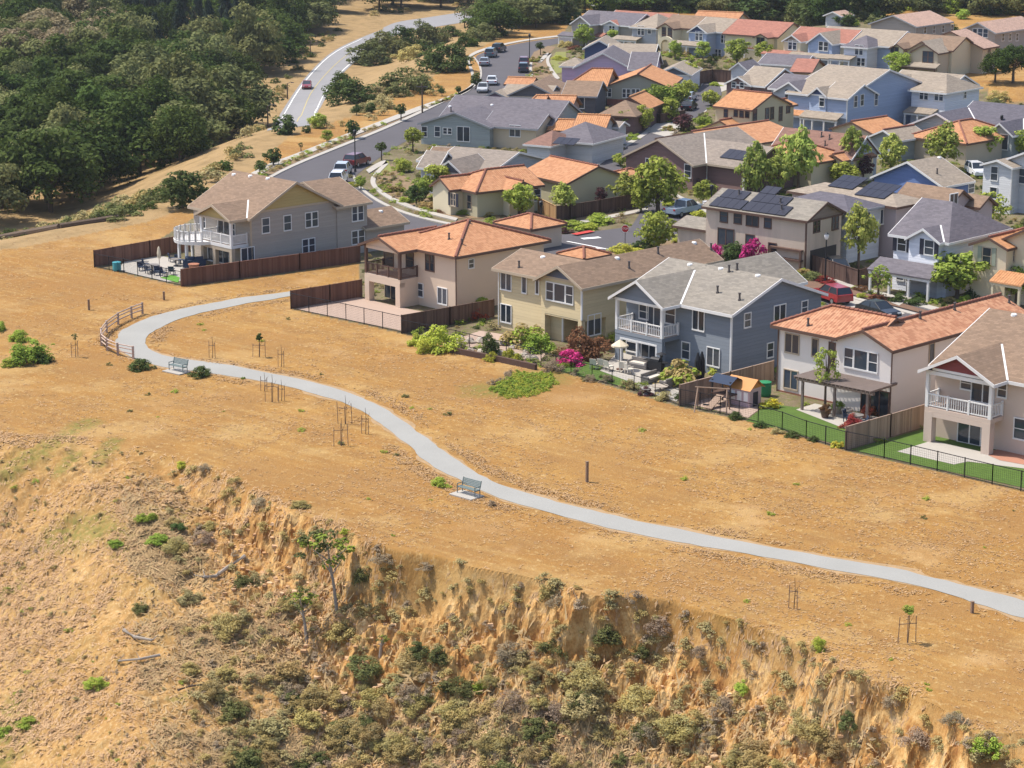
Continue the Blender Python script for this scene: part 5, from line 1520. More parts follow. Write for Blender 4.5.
M = h.wing((765, 86.5), (742, 82.5), (795, 79.5), ridge='u', ap=(786, 68), ov=.3)
h.win(X, 'v', (734, 84.8), .7, .8); h.win(X, 'v', (742, 85.2), .7, .8)
h = House('house', 'low house with slate-grey roof and pale grey gable, behind the dark plum cottage', (760, 71), 4.6,
          th=-30, wall=W_LGREY, roof=R_SLATE, trim=M_WHITE, group='houses')
X = h.wing((747, 70), (735, 67.6), ridge='v', d=6, ap=(750, 60) if False else (741, 62.5), ov=.25); h.wing((803, 66), (743, 66.5), d=8, ridge='u', pitch=.35)
h = House('house', 'long low house with brick-red shingle roof, right of the slate-grey roof', (800, 73), 4.4,
          th=-20, wall=W_SAND, roof=R_BRED, trim=M_BROWNTRIM, group='houses')
h.wing((828, 70), (792, 73.5), d=9, ridge='u', pitch=.35) if False else h.wing((812, 72.5), (786, 73), d=11, ridge='u', pitch=.3)
h = House('house', 'low tan shingled roof between the brick-red roof and the bright blue house', (835, 82), 4.4,
          th=-30, wall=W_SAND, roof=R_TANSH, trim=M_GREYTRIM, group='houses')
h.wing((835, 83), (806, 78), d=12, ridge='u', kind='hip', pitch=.35)

# ================= last row =================
def far_gable(label, wall, roof, front, main=None, th=-38, panel=None, trim=M_WHITE, tile=False, wins=(), porch=None, zE=4.5, mk='u'):
    (L, ap, C), d = front
    h = House('house', label, C, zE, th=th, wall=wall, roof=roof, trim=trim, tile=tile, group='houses', win_trim=M_WHITE if trim is M_WHITE else M_BROWNTRIM)
    X = h.wing(C, L, ridge='v', d=d, ap=ap, ov=.25)
    if panel: h.panel(X, 'v', panel)
    for p, w_, h_ in wins: h.win(X, 'v', p, w_, h_, 'pair' if w_ > 1 else 'single')
    if main:
        M = h.wing(A=(X['A0'] + main[0], X['A1'] + main[1], X['B0'] + main[2], X['B0'] + main[3]), zE=zE, ridge=mk, pitch=main[4], kind=main[5] if len(main) > 5 else 'gable')
    if porch:
        h.porch(X, X['A0'] + porch[0], X['A1'] + porch[1], X['B0'] + .27, 1.8, 2.2, .6, porch[2] if len(porch) > 2 else None, 3, trim)
    return h, X
far_gable('grey house with small front gable and slate roof, leftmost of the last row', W_TAUPE, R_SLATE, (((571, 23.4), (582.9, 16.2), (590.5, 25)), 8), (-1, 8, 3, 13, .42),
          wins=[((581, 27), 1.1, 1.4), ((586, 27.2), .8, 1.4)], porch=(-2, 0, R_SLATE))
h, X = far_gable('pale grey house with brick red roof, second from left in the last row', W_LGREY, R_BRED, (((608, 23.4), (613, 20.5), (618.6, 25.4)), 5), (-2, 9, 2.5, 13, .42),
          wins=[((612, 28.5), 1.3, 1.5)], porch=(-3.4, -3, R_BRED))
h = House('house', 'blue grey house with tan roof and white porch, third in the last row', (657, 28), 4.5, th=-34, wall=W_GREYB, roof=R_TANSH, trim=M_WHITE, group='houses')
M = h.wing((657, 28.5), (633, 26.2), d=11, ridge='u', kind='hip', pitch=.42); h.win(M, 'v', (641, 30.5), 1.4, 1.7, 'pair'); h.win(M, 'v', (649.5, 30.5), .7, 1.2)
h.porch(M, M['A0'] - 3, M['A1'] - 3.5, M['B0'] + .45, 2.4, 2.2, .5, R_TANSH, 3, M_WHITE)
h, X = far_gable('cream house with tall arched entry and brown roof in the last row', W_CREAM, R_BROWN, (((656, 27.8), (667.2, 23), (673.7, 29)), 6), (-1, 7, 2.5, 12, .42), trim=M_BROWNTRIM,
          wins=[((664, 31), .8, 1.3), ((670, 31.5), .8, 1.3), ((664, 35.5), .8, 1.1), ((670, 36), .8, 1.1)])
e = X; m = MB(); a = (e['A0'] + e['A1']) / 2 + .6; b = e['B0'] - .6
pts = [(a + 1.05 * math.cos(t), 1.5 + 1.0 * math.sin(t)) for t in np.linspace(math.pi, 0, 9)]
outer = [(a + 1.75 * math.cos(t), 1.7 + 1.4 * math.sin(t)) for t in np.linspace(math.pi, 0, 9)]
I = [(a - 1.05, -.3)] + pts + [(a + 1.05, -.3)]; O = [(a - 1.75, -.3)] + outer + [(a + 1.75, -.3)]
for k in range(len(I) - 1):
    for y, fl in ((b, False), (b + .5, True)):
        q = [(O[k][0], y, O[k][1]), (I[k][0], y, I[k][1]), (I[k + 1][0], y, I[k + 1][1]), (O[k + 1][0], y, O[k + 1][1])]
        m.quad(q[::-1] if not fl else q)
    m.quad([(O[k][0], b, O[k][1]), (O[k + 1][0], b, O[k + 1][1]), (O[k + 1][0], b + .5, O[k + 1][1]), (O[k][0], b + .5, O[k][1])])
    m.quad([(I[k + 1][0], b, I[k + 1][1]), (I[k][0], b, I[k][1]), (I[k][0], b + .5, I[k][1]), (I[k + 1][0], b + .5, I[k + 1][1])])
m.build('entry_arch', W_CREAM, h.root)
h, X = far_gable('blue gabled house with tan roof, right of the tall arched entry', W_MBLUE, R_TANSH, (((689.3, 31.3), (699.3, 25.2), (706.9, 33)), 7), (-1, 13, 3, 13, .42), panel=P_BLUE,
          wins=[((699, 36), 1.5, 1.6)], porch=(-3.2, .5, R_TANSH))
M = h.W[-1]
h.win(M, 'v', (724, 39), 1.2, 1.4, 'pair'); h.win(M, 'v', (731, 39.5), 1.0, 1.4); h.porch(M, M['A1'] - 8.5, M['A1'] - .5, M['B0'] + .45, 2.2, 2.2, .5, R_BRED, 4, M_WHITE)
h.win(M, 'v', (718, 53), 1.3, 1.3, 'pair')
h, X = far_gable('cream gabled house with wide brick red roof in the middle of the last row', W_CREAM, R_BRED, (((753.7, 36.8), (760.8, 33.6), (767.8, 38)), 5), (-8, .8, 2.2, 13, .42), trim=M_BROWNTRIM,
          wins=[((760.5, 42), 1.5, 1.5)])
far_gable('small cream house with brown gable top and red porch in the last row', W_CREAM, R_BRED, (((784.6, 40.2), (792.8, 34.8), (801, 42)), 6), (-.5, 8, 2.5, 12, .42), trim=M_WHITE, panel=P_BROWN,
          wins=[((792.5, 45), 1.6, 1.6)], porch=(-3.4, .6, R_BRED))
h, X = far_gable('blue gabled house with tan roof, right of the small red porch', W_MBLUE, R_TANSH, (((814, 41.5), (823.9, 33), (832.7, 44.6)), 7), (-.5, 10, 3, 14, .42),
          wins=[((821, 46), .8, 1.5), ((826, 46.5), .8, 1.5)], porch=(-3, .3, R_TANSH))
h = House('house', 'pale blue house with slate hip roof and tiny white porch in the last row', (868, 47.8), 4.5, th=-38, wall=W_LBLUE, roof=R_SLATE, trim=M_WHITE, group='houses')
M = h.wing((868, 48), (846, 45.2), (888, 44), ridge='u', kind='hip', pitch=.42); h.win(M, 'v', (859, 50), 1.5, 1.6, 'pair'); h.porch(M, M['A0'] - 1.2, M['A0'] + 3, M['B0'] + .45, 2.4, 2.5, .5, R_TANSH, 3, M_WHITE)
h.win(M, 'v', (861, 62), 1.5, 1.3, 'pair')
far_gable('cream gabled house with brown roof, left of the large tan house', W_CREAM, R_BROWN, (((885.6, 48.5), (894.4, 43.5), (904, 49)), 6), (-.5, 8, 2.5, 12, .42), trim=M_BROWNTRIM,
          wins=[((894.5, 52), 1.4, 1.6)])
h, X = far_gable('large tan house with long side wall at the right end of the last row', W_SAND, R_TANSH, (((916, 50.5), (928, 44), (938.5, 53.6)), 5), None, trim=M_BROWNTRIM,
          wins=[((928, 57), 1.9, 1.8)], porch=(-2.2, .4))
M = h.wing((938, 53.2), (913, 49.5), (984, 48.6), ridge='v', ap=(929, 41.5), ov=.3)
for x in (950, 955.5, 961, 968): h.win(M, 'u', (x, 56 - (x - 950) * .09), .7, 1.3)
h = House('house', 'house with pinkish roof joined behind the large tan house', (984, 48.3), 4.4, th=-38, wall=W_SAND, roof=R_PINKSH, trim=M_BROWNTRIM, group='houses')
M = h.wing((984, 48.6), None, (1017, 47), w=13, ridge='v', pitch=.4)
for x in (989, 997, 1005): h.win(M, 'u', (x, 51.5), .8, 1.3)
h = House('apartment_building', 'long apartment building with pale red roof among the far trees', (917, 26.6), 4.5, th=-40, wall=W_TAUPE, roof=R_PINKSH, trim=M_GREYTRIM, group='apartment buildings')
M = h.wing((917, 26.8), (897, 19.6), (966, 22.5), ridge='v', ap=(905, 16), ov=.4)
for x in (925, 934, 943, 952): h.win(M, 'u', (x, 30 - (x - 925) * .07), .9, 1.3)
h = House('apartment_building', 'apartment building with pale red roof cut by the right edge', (996, 33), 4.5, th=-40, wall=W_TAUPE, roof=R_PINKSH, trim=M_GREYTRIM, group='apartment buildings')
M = h.wing((996, 33.2), (965.7, 29.5), (1060, 28), ridge='v', ap=(981.7, 22.5), ov=.4)
h.win(M, 'v', (983, 33), 2.0, 1.5, 'pair'); h.win(M, 'v', (975, 33), .8, 1.5)
for x in (1003, 1010, 1017): h.win(M, 'u', (x, 37), .9, 1.3)
h = House('house', 'small pale pink-roofed house sunk in the far trees, near the top centre right', (834, 14.6), 2.2, th=-38, wall=W_LGREY, roof=R_PINKSH, trim=M_WHITE, group='houses')
h.wing((842, 16.5), None, w=4.5, d=5, zE=2.2, ridge='v', pitch=.4, base=-2)
h = House('house', 'low orange-roofed house just visible over the cream arched house', (738, 22), 3.5, th=-25, wall=W_SAND, roof=R_TILE, trim=M_BROWNTRIM, tile=True, group='houses')
h.wing((736, 22.5), (684, 22), d=9, ridge='u', pitch=.35)

# ------------------------------------------------------------------ vegetation
def leaf_mat(name, c1, c2, tr=.25): return m_island(name, c1, c2, .75, .9, tr)
LM = dict(
    oak=leaf_mat('oak_leaves', (.028, .052, .009), (.105, .150, .030)),
    olive=leaf_mat('grey_green_leaves', (.085, .105, .032), (.24, .245, .09)),
    tan=leaf_mat('tan_leaves', (.17, .14, .07), (.38, .32, .18)),
    conifer=leaf_mat('conifer_needles', (.016, .032, .024), (.065, .092, .056)),
    bright=leaf_mat('bright_leaves', (.15, .23, .03), (.50, .54, .11)),
    pear=leaf_mat('mixed_leaves', (.16, .25, .035), (.54, .54, .14)),
    dark=leaf_mat('dark_round_leaves', (.040, .070, .020), (.130, .175, .05)),
    sage=leaf_mat('sage_leaves', (.27, .225, .09), (.54, .46, .22)),
    brush=leaf_mat('dead_brush_twigs', (.24, .18, .12), (.48, .385, .25)),
    gold=leaf_mat('golden_scrub', (.30, .235, .075), (.56, .44, .18)),
    green=leaf_mat('green_shrub_leaves', (.16, .25, .03), (.46, .54, .09)),
    lime=leaf_mat('lime_leaves', (.27, .32, .035), (.60, .60, .10)),
    yellow=leaf_mat('yellow_flowers', (.50, .40, .03), (.75, .62, .08)),
    pink=leaf_mat('magenta_flowers', (.45, .02, .13), (.72, .08, .28)),
    red=leaf_mat('red_leaves', (.22, .035, .03), (.42, .10, .06)),
    rust=leaf_mat('rust_leaves', (.12, .055, .03), (.26, .13, .06)),
    plum=leaf_mat('plum_leaves', (.06, .025, .03), (.15, .07, .07)))
M_BARK = m_plain('bark', (.12, .085, .06), .95, .35, 4, 0, .7)
M_BARKP = m_plain('pale_bark', (.33, .28, .23), .95, .25, 4, 0, .5)

def leaf_cloud(name, seed, nclump, per, leaf, mats, shape='round', clump=.42, flat=.9):
    rs = np.random.RandomState(seed)
    if shape == 'cone':
        t = rs.rand(nclump) ** .8; ang = rs.rand(nclump) * 6.283
        rad = (1 - t) * .95 * np.sqrt(rs.uniform(.35, 1, nclump)) + .04
        C = np.stack([rad * np.cos(ang), rad * np.sin(ang), t * 2 - 1], 1); cs = clump * (1.1 - .75 * t)
    else:
        V = rs.randn(nclump, 3); V /= np.linalg.norm(V, axis=1)[:, None]
        rr = rs.uniform(.30, .88, nclump) ** .6
        C = V * rr[:, None]
        lob = 1 + .22 * np.sin(3 * np.arctan2(C[:, 1], C[:, 0]) + seed) + .12 * np.sin(5 * np.arctan2(C[:, 1], C[:, 0]) + 2 * seed)
        C[:, :2] *= lob[:, None]
        if shape == 'dome':
            C[:, 2] = np.abs(C[:, 2]) * 1.35 - .35
        if shape == 'tall':
            C[:, :2] *= (1.0 - .38 * np.clip(C[:, 2], -1, 1))[:, None]
        cs = clump * rs.uniform(.7, 1.25, nclump)
    n = nclump * per
    ci = np.repeat(np.arange(nclump), per)
    D = rs.randn(n, 3); D /= np.linalg.norm(D, axis=1)[:, None]
    D[:, 2] = np.where(rs.rand(n) < .65, np.abs(D[:, 2]), D[:, 2])
    P = C[ci] + D * (cs[ci] * rs.uniform(.55, 1.0, n))[:, None] * np.array([1, 1, flat])
    N = D * 1.0 + np.array([-.2, 0, .5]) + rs.randn(n, 3) * .45; N /= np.linalg.norm(N, axis=1)[:, None]
    A = np.cross(N, rs.randn(n, 3)); A /= np.linalg.norm(A, axis=1)[:, None]
    B = np.cross(N, A)
    s = leaf * rs.uniform(.6, 1.35, n)[:, None]
    Q = np.stack([P - A * s, P - B * s * .62 + N * s * .2, P + A * s, P + B * s * .62 + N * s * .2], 1)
    me = bpy.data.meshes.new(name)
    me.vertices.add(n * 4); me.vertices.foreach_set('co', Q.reshape(-1))
    me.loops.add(n * 4); me.loops.foreach_set('vertex_index', np.arange(n * 4))
    me.polygons.add(n); me.polygons.foreach_set('loop_start', np.arange(n) * 4)
    if not isinstance(mats, (list, tuple)): mats = [mats]
    for m in mats: me.materials.append(m)
    if len(mats) > 1:
        pick = (rs.rand(nclump) < .5)[ci] | (rs.rand(n) < .3)
        me.polygons.foreach_set('material_index', pick.astype(np.int32))
    me.update(calc_edges=True)
    return me
_CR = {}
def crown(kind, var):
    k = (kind, var)
    if k in _CR: return _CR[k]
    sd = hash(kind) % 97 if False else sum(map(ord, kind)) + var * 13
    if kind == 'conifer': me = leaf_cloud('crown', sd, 90, 50, .065, LM['conifer'], 'cone', .30)
    elif kind in ('oak', 'olive', 'tan'): me = leaf_cloud('crown', sd, 58, 110, .052, LM[kind], 'dome', .31)
    elif kind == 'street': me = leaf_cloud('crown', sd, 46, 46, .10, LM['bright'], 'round', .34)
    elif kind == 'pear': me = leaf_cloud('crown', sd, 50, 44, .10, LM['pear'], 'tall', .32)
    elif kind == 'small': me = leaf_cloud('crown', sd, 26, 34, .15, LM['dark'], 'round', .40)
    elif kind == 'sparse': me = leaf_cloud('crown', sd, 26, 30, .095, LM['olive'], 'round', .26)
    elif kind == 'thin': me = leaf_cloud('crown', sd, 24, 22, .10, LM['bright'], 'round', .26)
    else: me = leaf_cloud('crown', sd, 40, 40, .10, LM[kind], 'round', .36)
    _CR[k] = me
    return me
_TR = {}
def trunk(var, mat=None):
    k = (var, mat.name if mat else '')
    if k in _TR: return _TR[k]
    r = random.Random(var + 5)
    m = MB()
    m.tube([(0, 0, -.15), (r.uniform(-.02, .02), r.uniform(-.02, .02), .5), (0, 0, 1.0)], [.095, .07, .055], 7)
    for i in range(5):
        a = r.uniform(0, 6.28); z0 = r.uniform(.6, 1.0); L = r.uniform(.35, .6)
        m.tube([(0, 0, z0), (.5 * L * math.cos(a), .5 * L * math.sin(a), z0 + L * .5), (L * math.cos(a), L * math.sin(a), z0 + L * 1.0)], [.045, .03, .012], 5)
    _TR[k] = m.mesh('trunk', mat or M_BARK)
    return _TR[k]
_tn = [0]
def tree(pos, r, rz, cz, kind, label, group, name='tree', mat=None):
    """crown of radius r (height radius rz) centred cz above the ground"""
    _tn[0] += 1
    v = _tn[0] % (5 if kind in ('oak', 'olive') else 3)
    o = thing(name, label, 'tree', tuple(pos), rng.uniform(0, 6.28), group)
    c = link('crown', crown(kind, v), o, (0, 0, cz)); c.scale = (r * rng.uniform(.92, 1.08), r * rng.uniform(.92, 1.08), rz)
    th = max(.4, cz - .15 * rz)
    t = link('trunk', trunk(v % 3, mat), o); k = min(th, max(1.2, r * 1.1)); t.scale = (k, k, th)
    return o
def tree_px(cx, cy, rp, by, kind, label, group=None, name='tree', asp=1.0, mat=None, bx=None):
    """tree given by its crown centre, crown radius and foot in the photograph"""
    p = hit(bx if bx is not None else cx, by)
    s = scale_at(p); dep = math.atan2(CAM_H - p[2], p[1])
    cz = max(.35, (by - cy) / (s * math.cos(dep)))
    r = rp / s * 1.22
    return tree(p, r, r * asp, cz, kind, label, group, name, mat)
_SH = {}
def shrub_mesh(kind, var):
    k = (kind, var)
    if k not in _SH:
        sd = sum(map(ord, kind)) * 3 + var * 7
        if kind == 'brush': _SH[k] = leaf_cloud('shrub', sd, 34, 90, .045, LM[kind], 'dome', .30)
        elif kind == 'sagebig': _SH[k] = leaf_cloud('shrub', sd, 44, 110, .045, [LM['sage'], LM['gold']], 'dome', .30)
        elif kind == 'flower': _SH[k] = leaf_cloud('shrub', sd, 26, 40, .11, [LM['lime'], LM['yellow']], 'dome', .34)
        elif kind == 'bougain': _SH[k] = leaf_cloud('shrub', sd, 30, 44, .10, LM['pink'], 'dome', .34)
        elif kind == 'mixed': _SH[k] = leaf_cloud('shrub', sd, 30, 40, .11, [LM['green'], LM['gold']], 'dome', .34)
        else: _SH[k] = leaf_cloud('shrub', sd, 34, 84, .065, LM[kind], 'dome', .33)
    return _SH[k]
_sn = [0]
def shrub(pos, r, rz, kind, label, group=None, name='shrub', cat='shrub'):
    _sn[0] += 1
    f = .98 if group and 'bluff' in group else 1.28
    r *= f; rz *= f
    o = link(name, shrub_mesh(kind, _sn[0] % 3), None, (pos[0], pos[1], pos[2] + rz * .24), rng.uniform(0, 6.28))
    o.scale = (r * rng.uniform(.85, 1.15), r * rng.uniform(.85, 1.15), rz)
    return tag(o, label, cat, group)
def shrub_px(cx, by, rp, kind, label, group=None, name='shrub', asp=.9, cat='shrub'):
    p = hit(cx, by); r = rp / scale_at(p) * (1.2 if 405 < cx < 690 and 300 < by < 410 else 1)
    return shrub(p, r, r * asp, kind, label, group, name, cat)

# ---- the wooded hillside, upper left
FOREST = [(-120, 250), (-10, 229), (60, 219), (90, 207), (116, 188), (150, 174), (190, 160), (222, 142), (244, 120), (246, 100), (256, 80), (274, 58), (300, 38), (326, 22), (336, 4), (346, -30), (300, -60), (-140, -60)]
def scatter_px(poly, step, jit=.35, zf=0):
    pts = []
    P = [hit(x, y)[:2] for x, y in poly]
    xs = [p[0] for p in P]; ys = [p[1] for p in P]
    y = min(ys); row = 0
    while y < max(ys):
        x = min(xs) + (row % 2) * step / 2
        while x < max(xs):
            pts.append((x + rng.uniform(-jit, jit) * step, y + rng.uniform(-jit, jit) * step))
            x += step
        y += step * .87; row += 1
    A = np.array(pts); k = inside(P, A[:, 0], A[:, 1])
    return [q for q, f in zip(pts, k) if f]
F_LAB = dict(oak='dark green rounded oak in the dense wood on the upper left hillside',
             olive='grey-green bushy tree in the dense wood on the upper left hillside',
             tan='tan dry-looking tree among the green oaks of the upper left wood',
             conifer='tall dark conifer at the back of the upper left wood')
def forest_kind(px, py):
    if 128 < px < 245 and py < 42: return 'conifer' if rng.random() < .72 else 'oak'
    if 20 < px < 150 and 6 < py < 66: return rng.choice(['tan', 'tan', 'olive', 'olive', 'oak'])
    if py < 60: return rng.choice(['oak', 'oak', 'olive', 'oak', 'tan'] if px < 120 else ['oak', 'oak', 'olive'])
    return rng.choice(['oak', 'oak', 'oak', 'oak', 'olive', 'oak', 'olive'])
def px_of(p):
    w = p[1] * CP + (CAM_H - p[2]) * SP
    u = p[1] * SP - (CAM_H - p[2]) * CP
    return 512 + F_PX * p[0] / w, 384 - F_PX * u / w
n_f = 0
for q in scatter_px(FOREST, 11.0):
    z = tz(*q); px, py = px_of((q[0], q[1], z + 6))
    if px < -60 or py < -40: continue
    k = forest_kind(px, py)
    r = rng.uniform(4.3, 7.4)
    if k == 'conifer':
        H = rng.uniform(11, 16); tree((q[0], q[1], z), r * .55, H * .5, H * .52, 'conifer', F_LAB[k], 'trees of the upper left wood', 'conifer_tree')
    else:
        hh = r * rng.uniform(.85, 1.5); tree((q[0], q[1], z), r, hh * .80, hh * .62, k, F_LAB[k], 'trees of the upper left wood', 'oak_tree')
    n_f += 1
# scrub filling the wood's floor
def ground_stuff(name, pts, kind_meshes, rs, label=None):
    """one object of many small leafy clumps: ground cover nobody could count"""
    V = []; off = 0; F = []
    allv = []; mats = []; mi = []
    for km in kind_meshes:
        for m in km.materials:
            if m not in mats: mats.append(m)
    zs = TZ([p[0] for p in pts], [p[1] for p in pts]) if pts else []
    cos = []
    for me in kind_meshes:
        co = np.empty(len(me.vertices) * 3); me.vertices.foreach_get('co', co); cos.append(co.reshape(-1, 3))
    for (x, y, r, k), zz in zip(pts, zs):
        k = k % len(kind_meshes); me = kind_meshes[k]; co = cos[k]; n = len(co)
        a = rs.uniform(0, 6.28); ca, sa = math.cos(a), math.sin(a)
        c = np.stack([co[:, 0] * ca - co[:, 1] * sa, co[:, 0] * sa + co[:, 1] * ca, co[:, 2] * .75], 1) * r
        c += np.array([x, y, zz + r * .15])
        allv.append(c)
        mi.append(np.full(n // 4, mats.index(me.materials[0])))
    if not allv: return None
    A = np.concatenate(allv); n = len(A)
    me = bpy.data.meshes.new(name)
    me.vertices.add(n); me.vertices.foreach_set('co', A.reshape(-1))
    me.loops.add(n); me.loops.foreach_set('vertex_index', np.arange(n))
    me.polygons.add(n // 4); me.polygons.foreach_set('loop_start', np.arange(n // 4) * 4)
    for m in mats: me.materials.append(m)
    me.polygons.foreach_set('material_index', np.concatenate(mi).astype(np.int32))
    me.update(calc_edges=True)
    o = link(name, me); o['kind'] = 'stuff'
    return o
def low(kind, sd, n=12, per=34, leaf=.11): return leaf_cloud('tuft', sd, n, per, leaf, LM[kind], 'dome', .42)
LOWM = [low('olive', 1), low('sage', 2), low('oak', 3), low('gold', 4), low('brush', 5), low('green', 6)]
pts = []
for q in scatter_px([(-60, 240), (60, 226), (110, 210), (140, 196), (180, 188), (205, 172), (240, 152), (262, 128), (250, 150), (215, 182), (160, 208), (110, 222), (-60, 246)], 2.6):
    pts.append((q[0], q[1], rng.uniform(.9, 1.9), rng.choice([0, 0, 1, 3, 2])))
for q in scatter_px([(262, 96), (276, 74), (300, 50), (330, 28), (344, 33), (316, 54), (292, 80), (274, 108)], 3.5):
    if rng.random() < .35: pts.append((q[0], q[1], rng.uniform(.8, 1.6), rng.choice([0, 2, 3])))
ground_stuff('undergrowth', pts, LOWM, rng)

# ---- trees along the far edge: behind the last row and around the top road
FAR = [(470, 26), (520, 24), (566, 24), (575, 12), (640, 10), (700, 14), (745, 18), (800, 26), (850, 26), (892, 24), (905, 12), (960, 8), (1060, 12), (1080, -40), (560, -40), (500, -12), (560, 4), (520, 16)]
LF = dict(oak='dark green tree in the far wood behind the last row of houses', olive='grey-green tree in the far wood behind the last row of houses')
for q in scatter_px(FAR, 11.5):
    z = tz(*q); px, py = px_of((q[0], q[1], z))
    if py < -26 or 822 < px < 846 and 12 < py < 17 or 742 < px < 762 and 4 < py < 11 or 868 < px < 892 and 7 < py < 13: continue
    k = rng.choice(['oak', 'olive', 'green', 'olive', 'dark'])
    r = rng.uniform(5, 8); hh = rng.uniform(5, 8)
    tree((q[0], q[1], z), r, hh * .75, hh * .6, k, LF['olive' if k == 'olive' else 'oak'], 'trees of the far wood', 'far_tree')  # oaks and mixed leafy trees, like those of the upper left wood
for q in scatter_px([(872, 22), (905, 10), (965, 2), (1060, -6), (1060, 22), (1000, 20), (968, 12), (900, 17)], 9.5):
    z = tz(*q); r = rng.uniform(4.5, 7); 
    if any(inside(pl, np.array([q[0]]), np.array([q[1]]))[0] for pl in KEEP_OFF): continue
    tree((q[0], q[1], z), r, r * .7, r * .55, rng.choice(['oak', 'olive']), 'green tree around the apartment buildings at the top right', 'trees by the apartments', 'far_tree')
for q in scatter_px([(362, 12), (400, 10), (440, 8), (500, 2), (500, -22), (350, -22)], 15):
    z = tz(*q); px, py = px_of((q[0], q[1], z))
    tree((q[0], q[1], z), rng.uniform(6, 8), 4.6, 4.6, 'oak', 'dark flat-topped tree in the row beyond the road junction at the top', 'trees beyond the junction', 'oak_tree')
for x, cy, r, by, k, lb in [(824, 17, 6, 24, 'olive', 'grey-green tree before the tiny pink-roofed house, left'), (846, 19, 8, 26, 'dark', 'dark tree before the tiny pink-roofed house, right'), (952, 8, 9, 13, 'green', 'light green tree behind the long apartment roof, left'), (975, 9, 9, 14, 'olive', 'grey-green tree between the two apartment roofs'), (992, 8, 10, 15, 'dark', 'dark tree behind the right apartment roof, left'), (1010, 8, 10, 14, 'green', 'light green tree behind the right apartment roof, right'), (1024, 9, 9, 15, 'olive', 'grey-green tree cut by the right edge near the top'), (962, 15, 6, 19, 'green', 'small light green tree at the end of the long apartment roof'), (930, 6, 9, 11, 'olive', 'grey-green tree above the middle of the long apartment roof')]:
    tree_px(x, cy, r, by, k, lb, 'trees by the apartments', 'far_tree', .8)
pts = []
for q in scatter_px(FAR, 5): pts.append((q[0], q[1], rng.uniform(1.5, 3.2), rng.choice([0, 2, 0, 5])))
for q in scatter_px([(372, 18), (440, 10), (500, 3), (500, -10), (372, -4)], 4):
    if rng.random() < .3: pts.append((q[0], q[1], rng.uniform(1, 2), rng.choice([0, 2, 3])))
ground_stuff('far_undergrowth', pts, LOWM, rng)
# ---- the bank between the two roads
bank = [(349, 103, 15, 'dark', 'large dark green shrub mass at the kerb of the lower road bend'), (343, 92, 11, 'oak', 'dark shrub leaning over the lower road, above the large dark mass'),
        (372, 64, 13, 'olive', 'olive shrub at the upper left end of the long bushy bank'), (388, 57, 15, 'olive', 'broad olive shrub in the middle of the bushy bank'), (404, 52, 14, 'oak', 'dark olive shrub in the middle right of the bushy bank'),
        (420, 46, 14, 'olive', 'olive shrub on the right part of the bushy bank'), (434, 43, 9, 'olive', 'smaller grey-olive shrub at the right end of the bushy bank'), (447, 71, 17, 'dark', 'big rounded dark green bush below the lone conifer on the dry bank'),
        (430, 64, 8, 'dark', 'dark bush touching the left side of the big rounded bush'), (408, 92, 14, 'olive', 'greyish olive bush in the middle of the dry bank'), (396, 96, 8, 'olive', 'low grey bush left of the olive bush on the dry bank'),
        (381, 108, 9, 'sage', 'pale sage bush on the slope above the street planting'), (376, 96, 7, 'sage', 'small pale bush high on the dry bank'), (450, 36, 6.5, 'dark', 'small dark round tree by the junction road'),
        (466, 46, 8, 'oak', 'dark tree at the left of the group above the street bend'), (480, 40, 10, 'olive', 'grey-green tree of the group above the street bend'), (492, 36, 10, 'oak', 'dark tree at the right of the group above the street bend'), (362, 112, 6, 'sage', 'pale round bush beside two lollipop trees'), (412, 60, 9, 'gold', 'yellow-green low bush in the hollow of the dry bank')]
for x, y, r, k, lb in bank:
    shrub_px(x, y, r * 1.35, k, lb, 'bushes on the bank between the roads', asp=.8)
for q in scatter_px([(495, 38), (520, 34), (560, 30), (566, 22), (520, 22), (490, 30)], 8):
    z = tz(*q); tree((q[0], q[1], z), rng.uniform(4.2, 5.8), 3.4, 3.2, rng.choice(['oak', 'olive']), 'dense tree in the belt along the outside of the street bend', 'trees along the street bend', 'tree')
pts = []
for q in scatter_px([(300, 130), (345, 112), (395, 84), (440, 60), (466, 48), (460, 70), (440, 92), (400, 110), (340, 130)], 3.0):
    if rng.random() < .30: pts.append((q[0], q[1], rng.uniform(.5, 1.2), rng.choice([1, 3, 1, 0])))
for q in scatter_px([(224, 202), (262, 172), (340, 140), (384, 125), (422, 110), (455, 98), (462, 92), (416, 112), (338, 145), (281, 168), (250, 188)], 1.3):
    pts.append((q[0], q[1], rng.uniform(.35, .7), rng.choice([5, 3, 5, 1])))
ground_stuff('bank_scrub', pts, LOWM, rng)

